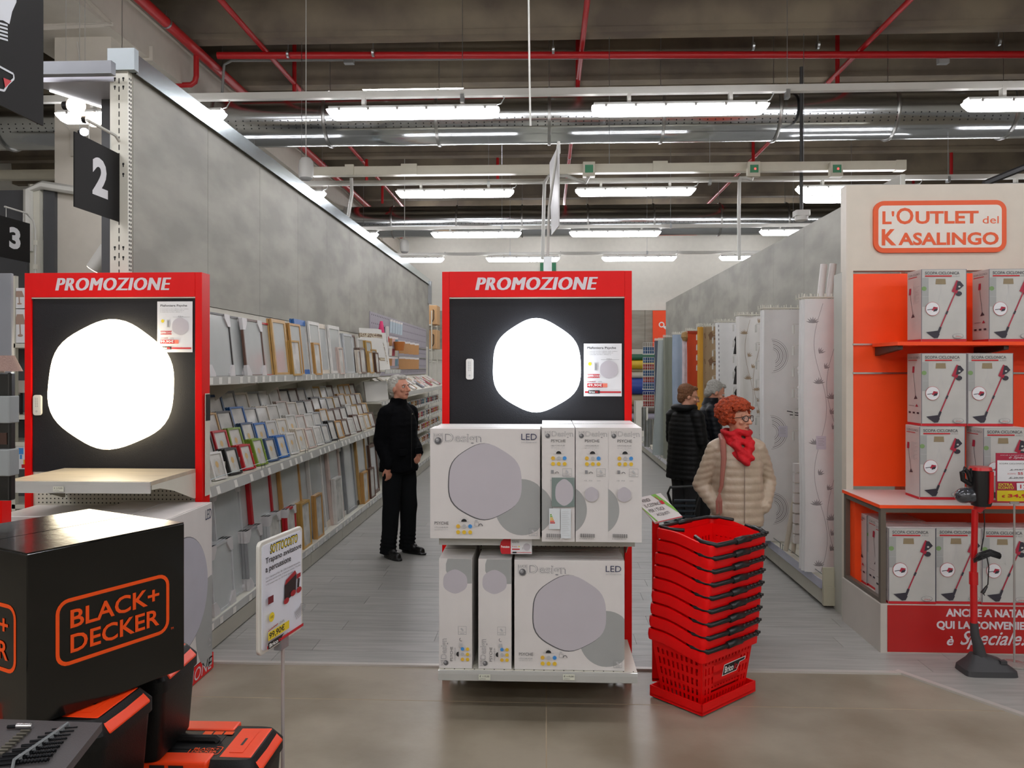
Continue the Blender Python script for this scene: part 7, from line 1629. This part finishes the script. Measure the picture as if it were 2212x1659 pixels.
# ---- red-haired woman in quilted jacket
jt = M('taupe_quilted_nylon', '#b3a28d', .34, bump=.12, bscale=40, noise=.06, nscale=10); trd = M('dark_trousers', '#141416', .8)
def quilt(P_):
    torso = np.abs(P_[:, 0]) < .19; ph = np.where(torso, P_[:, 2]/.058, (P_[:, 2]+.35*np.abs(P_[:, 0]))/.045)
    return .007*np.abs(np.sin(PI*ph))**.6-.002+.003*nz(P_*np.array([1, 1, .5]), 38, 4)
red_hair = M('curly_red_hair', '#a83e14', .6, noise=.45, nscale=55, bump=.6, bscale=110)
def hair_woman(t, body, h, RH, L):
    g = G(); r = random.Random(11); g.ell(h(0, .045, .045), (.098, .105, .100), RH, 20, 14)
    k = 0
    while k < 420:
        a_, b_ = r.uniform(0, 2*PI), math.acos(r.uniform(-.75, 1)); d = Vector((math.sin(b_)*math.cos(a_), math.sin(b_)*math.sin(a_), math.cos(b_)))
        q_ = r.uniform(.94, 1.10); p = Vector((d.x*.115*q_, .038+d.y*.118*q_, .050+d.z*.102*q_))
        if p.y < -.02 and p.z < .075 : continue
        if p.z < -.02 and p.y < .03: continue
        g.ell(h(*p), (r.uniform(.010, .021),)*3, None, 8, 6); k += 1
    for q in range(34): g.ell(h(r.uniform(-.085, .085), -.050-.028*r.random(), .074+.05*r.random()), (.015,)*3, None, 8, 6)
    me = remesh(g, .005, 1, .3); P_ = co(me); N_ = nor(me); P_ = P_+N_*(.004*nz(P_, 150, 1)+.003*nz(P_, 260, 2))[:, None]; put(me, P_); mk('hair', me, [red_hair], body)
    fr = M('tortoise_glasses', '#2b1c18', .3); g = G()
    for sx in (-1, 1):
        pts = [h(sx*.034+.027*math.cos(q), -.102+.012*abs(math.cos(q))**3*(1 if math.cos(q)*sx > 0 else 0), .004+.021*math.sin(q)) for q in np.linspace(0, 2*PI, 20, endpoint=False)]; g.tube(pts, .0031, 6, closed=True)
        g.tube([h(sx*.061, -.095, .012), h(sx*.074, -.05, .012), h(sx*.08, .01, .006)], .0022, 6)
    g.tube([h(-.008, -.103, .010), h(.008, -.103, .010)], .002, 6); gl = mk('glasses', g, fr, body, smooth='auto'); g = G()
    for sx in (-1, 1): g.ell(h(sx*.034, -.101, .004), (.025, .001, .019), RH, 14, 6)
    mk('lenses', g, M('lens_clear', '#c8c2bc', .05, alpha=.16, coat=1), gl)
scarf_m = M('red_scarf', '#c8101e', .8, bump=.3, bscale=60, noise=.12, nscale=18)
def woman_extra(t, h, RH, jk):
    g = G(); n = 26
    for lay in range(4):
        pts = []
        for k in range(n):
            a_ = 2*PI*k/n; fr_ = max(0, -math.sin(a_)); pts.append(((.088-.006*lay)*math.cos(a_), .012+(.085+.012*lay)*math.sin(a_)-.02*fr_, 1.475-.024*lay-fr_*(.035*lay)+.008*math.sin(3*a_+lay)))
        g.tube(pts, .026, 10, closed=True)
    g.cap((-.05, -.13, 1.40), (.0, -.165, 1.28), .034, .030); g.cap((.055, -.13, 1.40), (.01, -.165, 1.27), .034, .028); g.cap((-.03, -.15, 1.34), (.04, -.16, 1.30), .03, .03)
    me = remesh(g, .007, 2); P_ = co(me); N_ = nor(me); P_ = P_+N_*(.005*np.sin(P_[:, 2]*90+P_[:, 0]*60))[:, None]; put(me, P_); mk('scarf', me, [scarf_m], t)
    g = G(); g.tube([(.0, -.158, z) for z in np.linspace(.83, 1.27, 10)], .003, 6); mk('jacket_zip', g, M('zip_taupe', '#85766a', .5), jk)
    bm = M('brown_pink_strap', '#94594c', .6); g = G(); g.tube([(-.115, .03, 1.452), (-.14, -.10, 1.42), (-.155, -.165, 1.30), (-.175, -.172, 1.10), (-.19, -.17, 1.06)], [.018, .022, .02, .014, .012], 8); st_ = mk('bag_strap', g, bm, t, smooth='auto')
    g = G(); r = random.Random(3)
    for k in range(12): x = -.195+.05*(r.random()-.5); g.tube([(-.19, -.175, 1.06), (x, -.19, 1.0), (x+.01*(r.random()-.5), -.19, .90+.03*r.random())], .0045, 5)
    mk('tassel', g, bm, st_)
    cuff = M('dotted_cuff', '#8f7b72', .6)
pw_ = at(1592, 1355, 5.25)
person('woman with curly red hair, glasses, red scarf and taupe quilted jacket', (pw_.x, 5.25, 0), math.radians(6), .892,
       (((.155, .01, 1.345), (.265, .07, 1.10), (.175, -.08, .93), (-.5, .45, -.75)), ((-.155, .01, 1.345), (-.255, .06, 1.08), (-.165, -.09, .92), (.5, .45, -.75))),
       (((.080, 0, .88), (.06, -.01, .47), (.045, .03, .085), (.05, -.12, .035)), ((-.080, 0, .88), (-.085, -.01, .47), (-.09, .02, .085), (-.11, -.13, .035))),
       math.radians(33), math.radians(-2), jt, quilt, trd, sb_, hair_woman, skin_p, female=True, extra=woman_extra, vox=.006, jacket_z=(.80, 1.46), body_w=.98)
# ---- short-haired woman in long black coat, back turned
jk1 = M('black_quilted_coat', '#08090a', .55, bump=.1, bscale=60, spec=.25)
def quilt2(P_): return .004*np.abs(np.sin(PI*P_[:, 2]/.05))+.003*nz(P_, 30, 6)
def short_hair(m, vol=1.0, face=False, back=0):
    def f(t, body, h, RH, L):
        g = G(); g.ell(h(0, .038, .050), (.085*vol, .092*vol, .078*vol), RH, 20, 14); g.ell(h(0, .068, -.010), (.074, .052, .085), RH); g.ell(h(0, -.040, .098), (.055, .034, .022), RH)
        for sx in (-1, 1): g.ell(h(sx*.068, .03, .015), (.018, .05, .05), RH)
        me = remesh(g, .007, 3); P_ = co(me); N_ = nor(me); P_ = P_+N_*(.004*nz(P_*np.array([2, 1, 1]), 90, 3)+.002*nz(P_, 200, 1))[:, None]; put(me, P_); mk('hair', me, [m], body)
        if face:
            g = G()
            for sx in (-1, 1): g.tube([h(sx*.034+.022*math.cos(q), -.100, .006+.014*math.sin(q)) for q in np.linspace(0, 2*PI, 14, endpoint=False)], .0018, 5, closed=True); g.tube([h(sx*.056, -.096, .010), h(sx*.08, .01, .008)], .0018, 5)
            mk('glasses', g, M('gold_glasses', '#8a7242', .3, .8), body)
    return f
p1 = at(1481, 1160, 7.85)
def coat_extra(t, h, RH, jk):
    g = G(); pts = [(.115*math.cos(a_), .02+.10*math.sin(a_), 1.452) for a_ in np.linspace(0, 2*PI, 22, endpoint=False)]; g.tube(pts, .034, 10, closed=True); mk('hood_collar', g, jk1, t, smooth=True)
    g = G(); g.loft([((0, .01, 1.44), .085, .08, 0), ((0, .01, 1.475), .07, .07, 0)], 20); mk('neck_scarf', g, M('pale_scarf', '#9aa0a6', .8), t, smooth='auto')
person('woman with short brown hair, glasses and long black quilted coat, back half turned', (p1.x, 7.85, 0), math.radians(125), .93,
       (((.185, .01, 1.36), (.23, -.02, 1.10), (.16, -.22, 1.05), (-.2, -.9, -.1)), ((-.185, .01, 1.36), (-.23, -.01, 1.10), (-.16, -.20, 1.02), (.2, -.9, -.1))),
       (((.085, 0, .88), (.09, -.01, .47), (.095, .02, .085), (.11, -.14, .035)), ((-.085, 0, .88), (-.09, -.01, .47), (-.095, .02, .085), (-.11, -.14, .035))),
       math.radians(-38), math.radians(14), jk1, quilt2, trd, sb_, short_hair(M('short_brown_hair', '#70492c', .7, noise=.25, nscale=60, bump=.5, bscale=90), 1.04, face=True), skin_p, female=True, extra=coat_extra, vox=.009, jacket_z=(.70, 1.46), body_w=1.16, bend=.06)
# ---- grey-haired man beside her, bent over his hands
jn = M('navy_quilted_jacket', '#0a0d14', .5, bump=.1, bscale=60, spec=.25)
p2 = at(1523, 1150, 8.3)
def man2_extra(t, h, RH, jk):
    g = G(); g.loft([((0, -.05, 1.42), .10, .09, 0), ((0, -.075, 1.50), .082, .08, 0)], 20); mk('stand_collar', g, jn, t, smooth='auto')
person('grey-haired man in navy quilted jacket looking down, behind the short-haired woman', (p2.x, 8.3, 0), math.radians(78), .955,
       (((.185, -.08, 1.36), (.22, -.12, 1.10), (.12, -.36, 1.02), (-.3, -.9, .0)), ((-.185, -.08, 1.36), (-.22, -.12, 1.10), (-.14, -.36, 1.04), (.3, -.9, .0))),
       (((.085, 0, .88), (.09, -.01, .47), (.095, .02, .085), (.11, -.14, .035)), ((-.085, 0, .88), (-.09, -.01, .47), (-.095, .02, .085), (-.11, -.14, .035))),
       math.radians(12), math.radians(28), jn, quilt2, trd, sb_, short_hair(M('short_grey_hair', '#9b9992', .7, noise=.2, nscale=60, bump=.4, bscale=90)), skin_m, extra=man2_extra, vox=.009, jacket_z=(.80, 1.46), body_w=1.05, bend=.18)
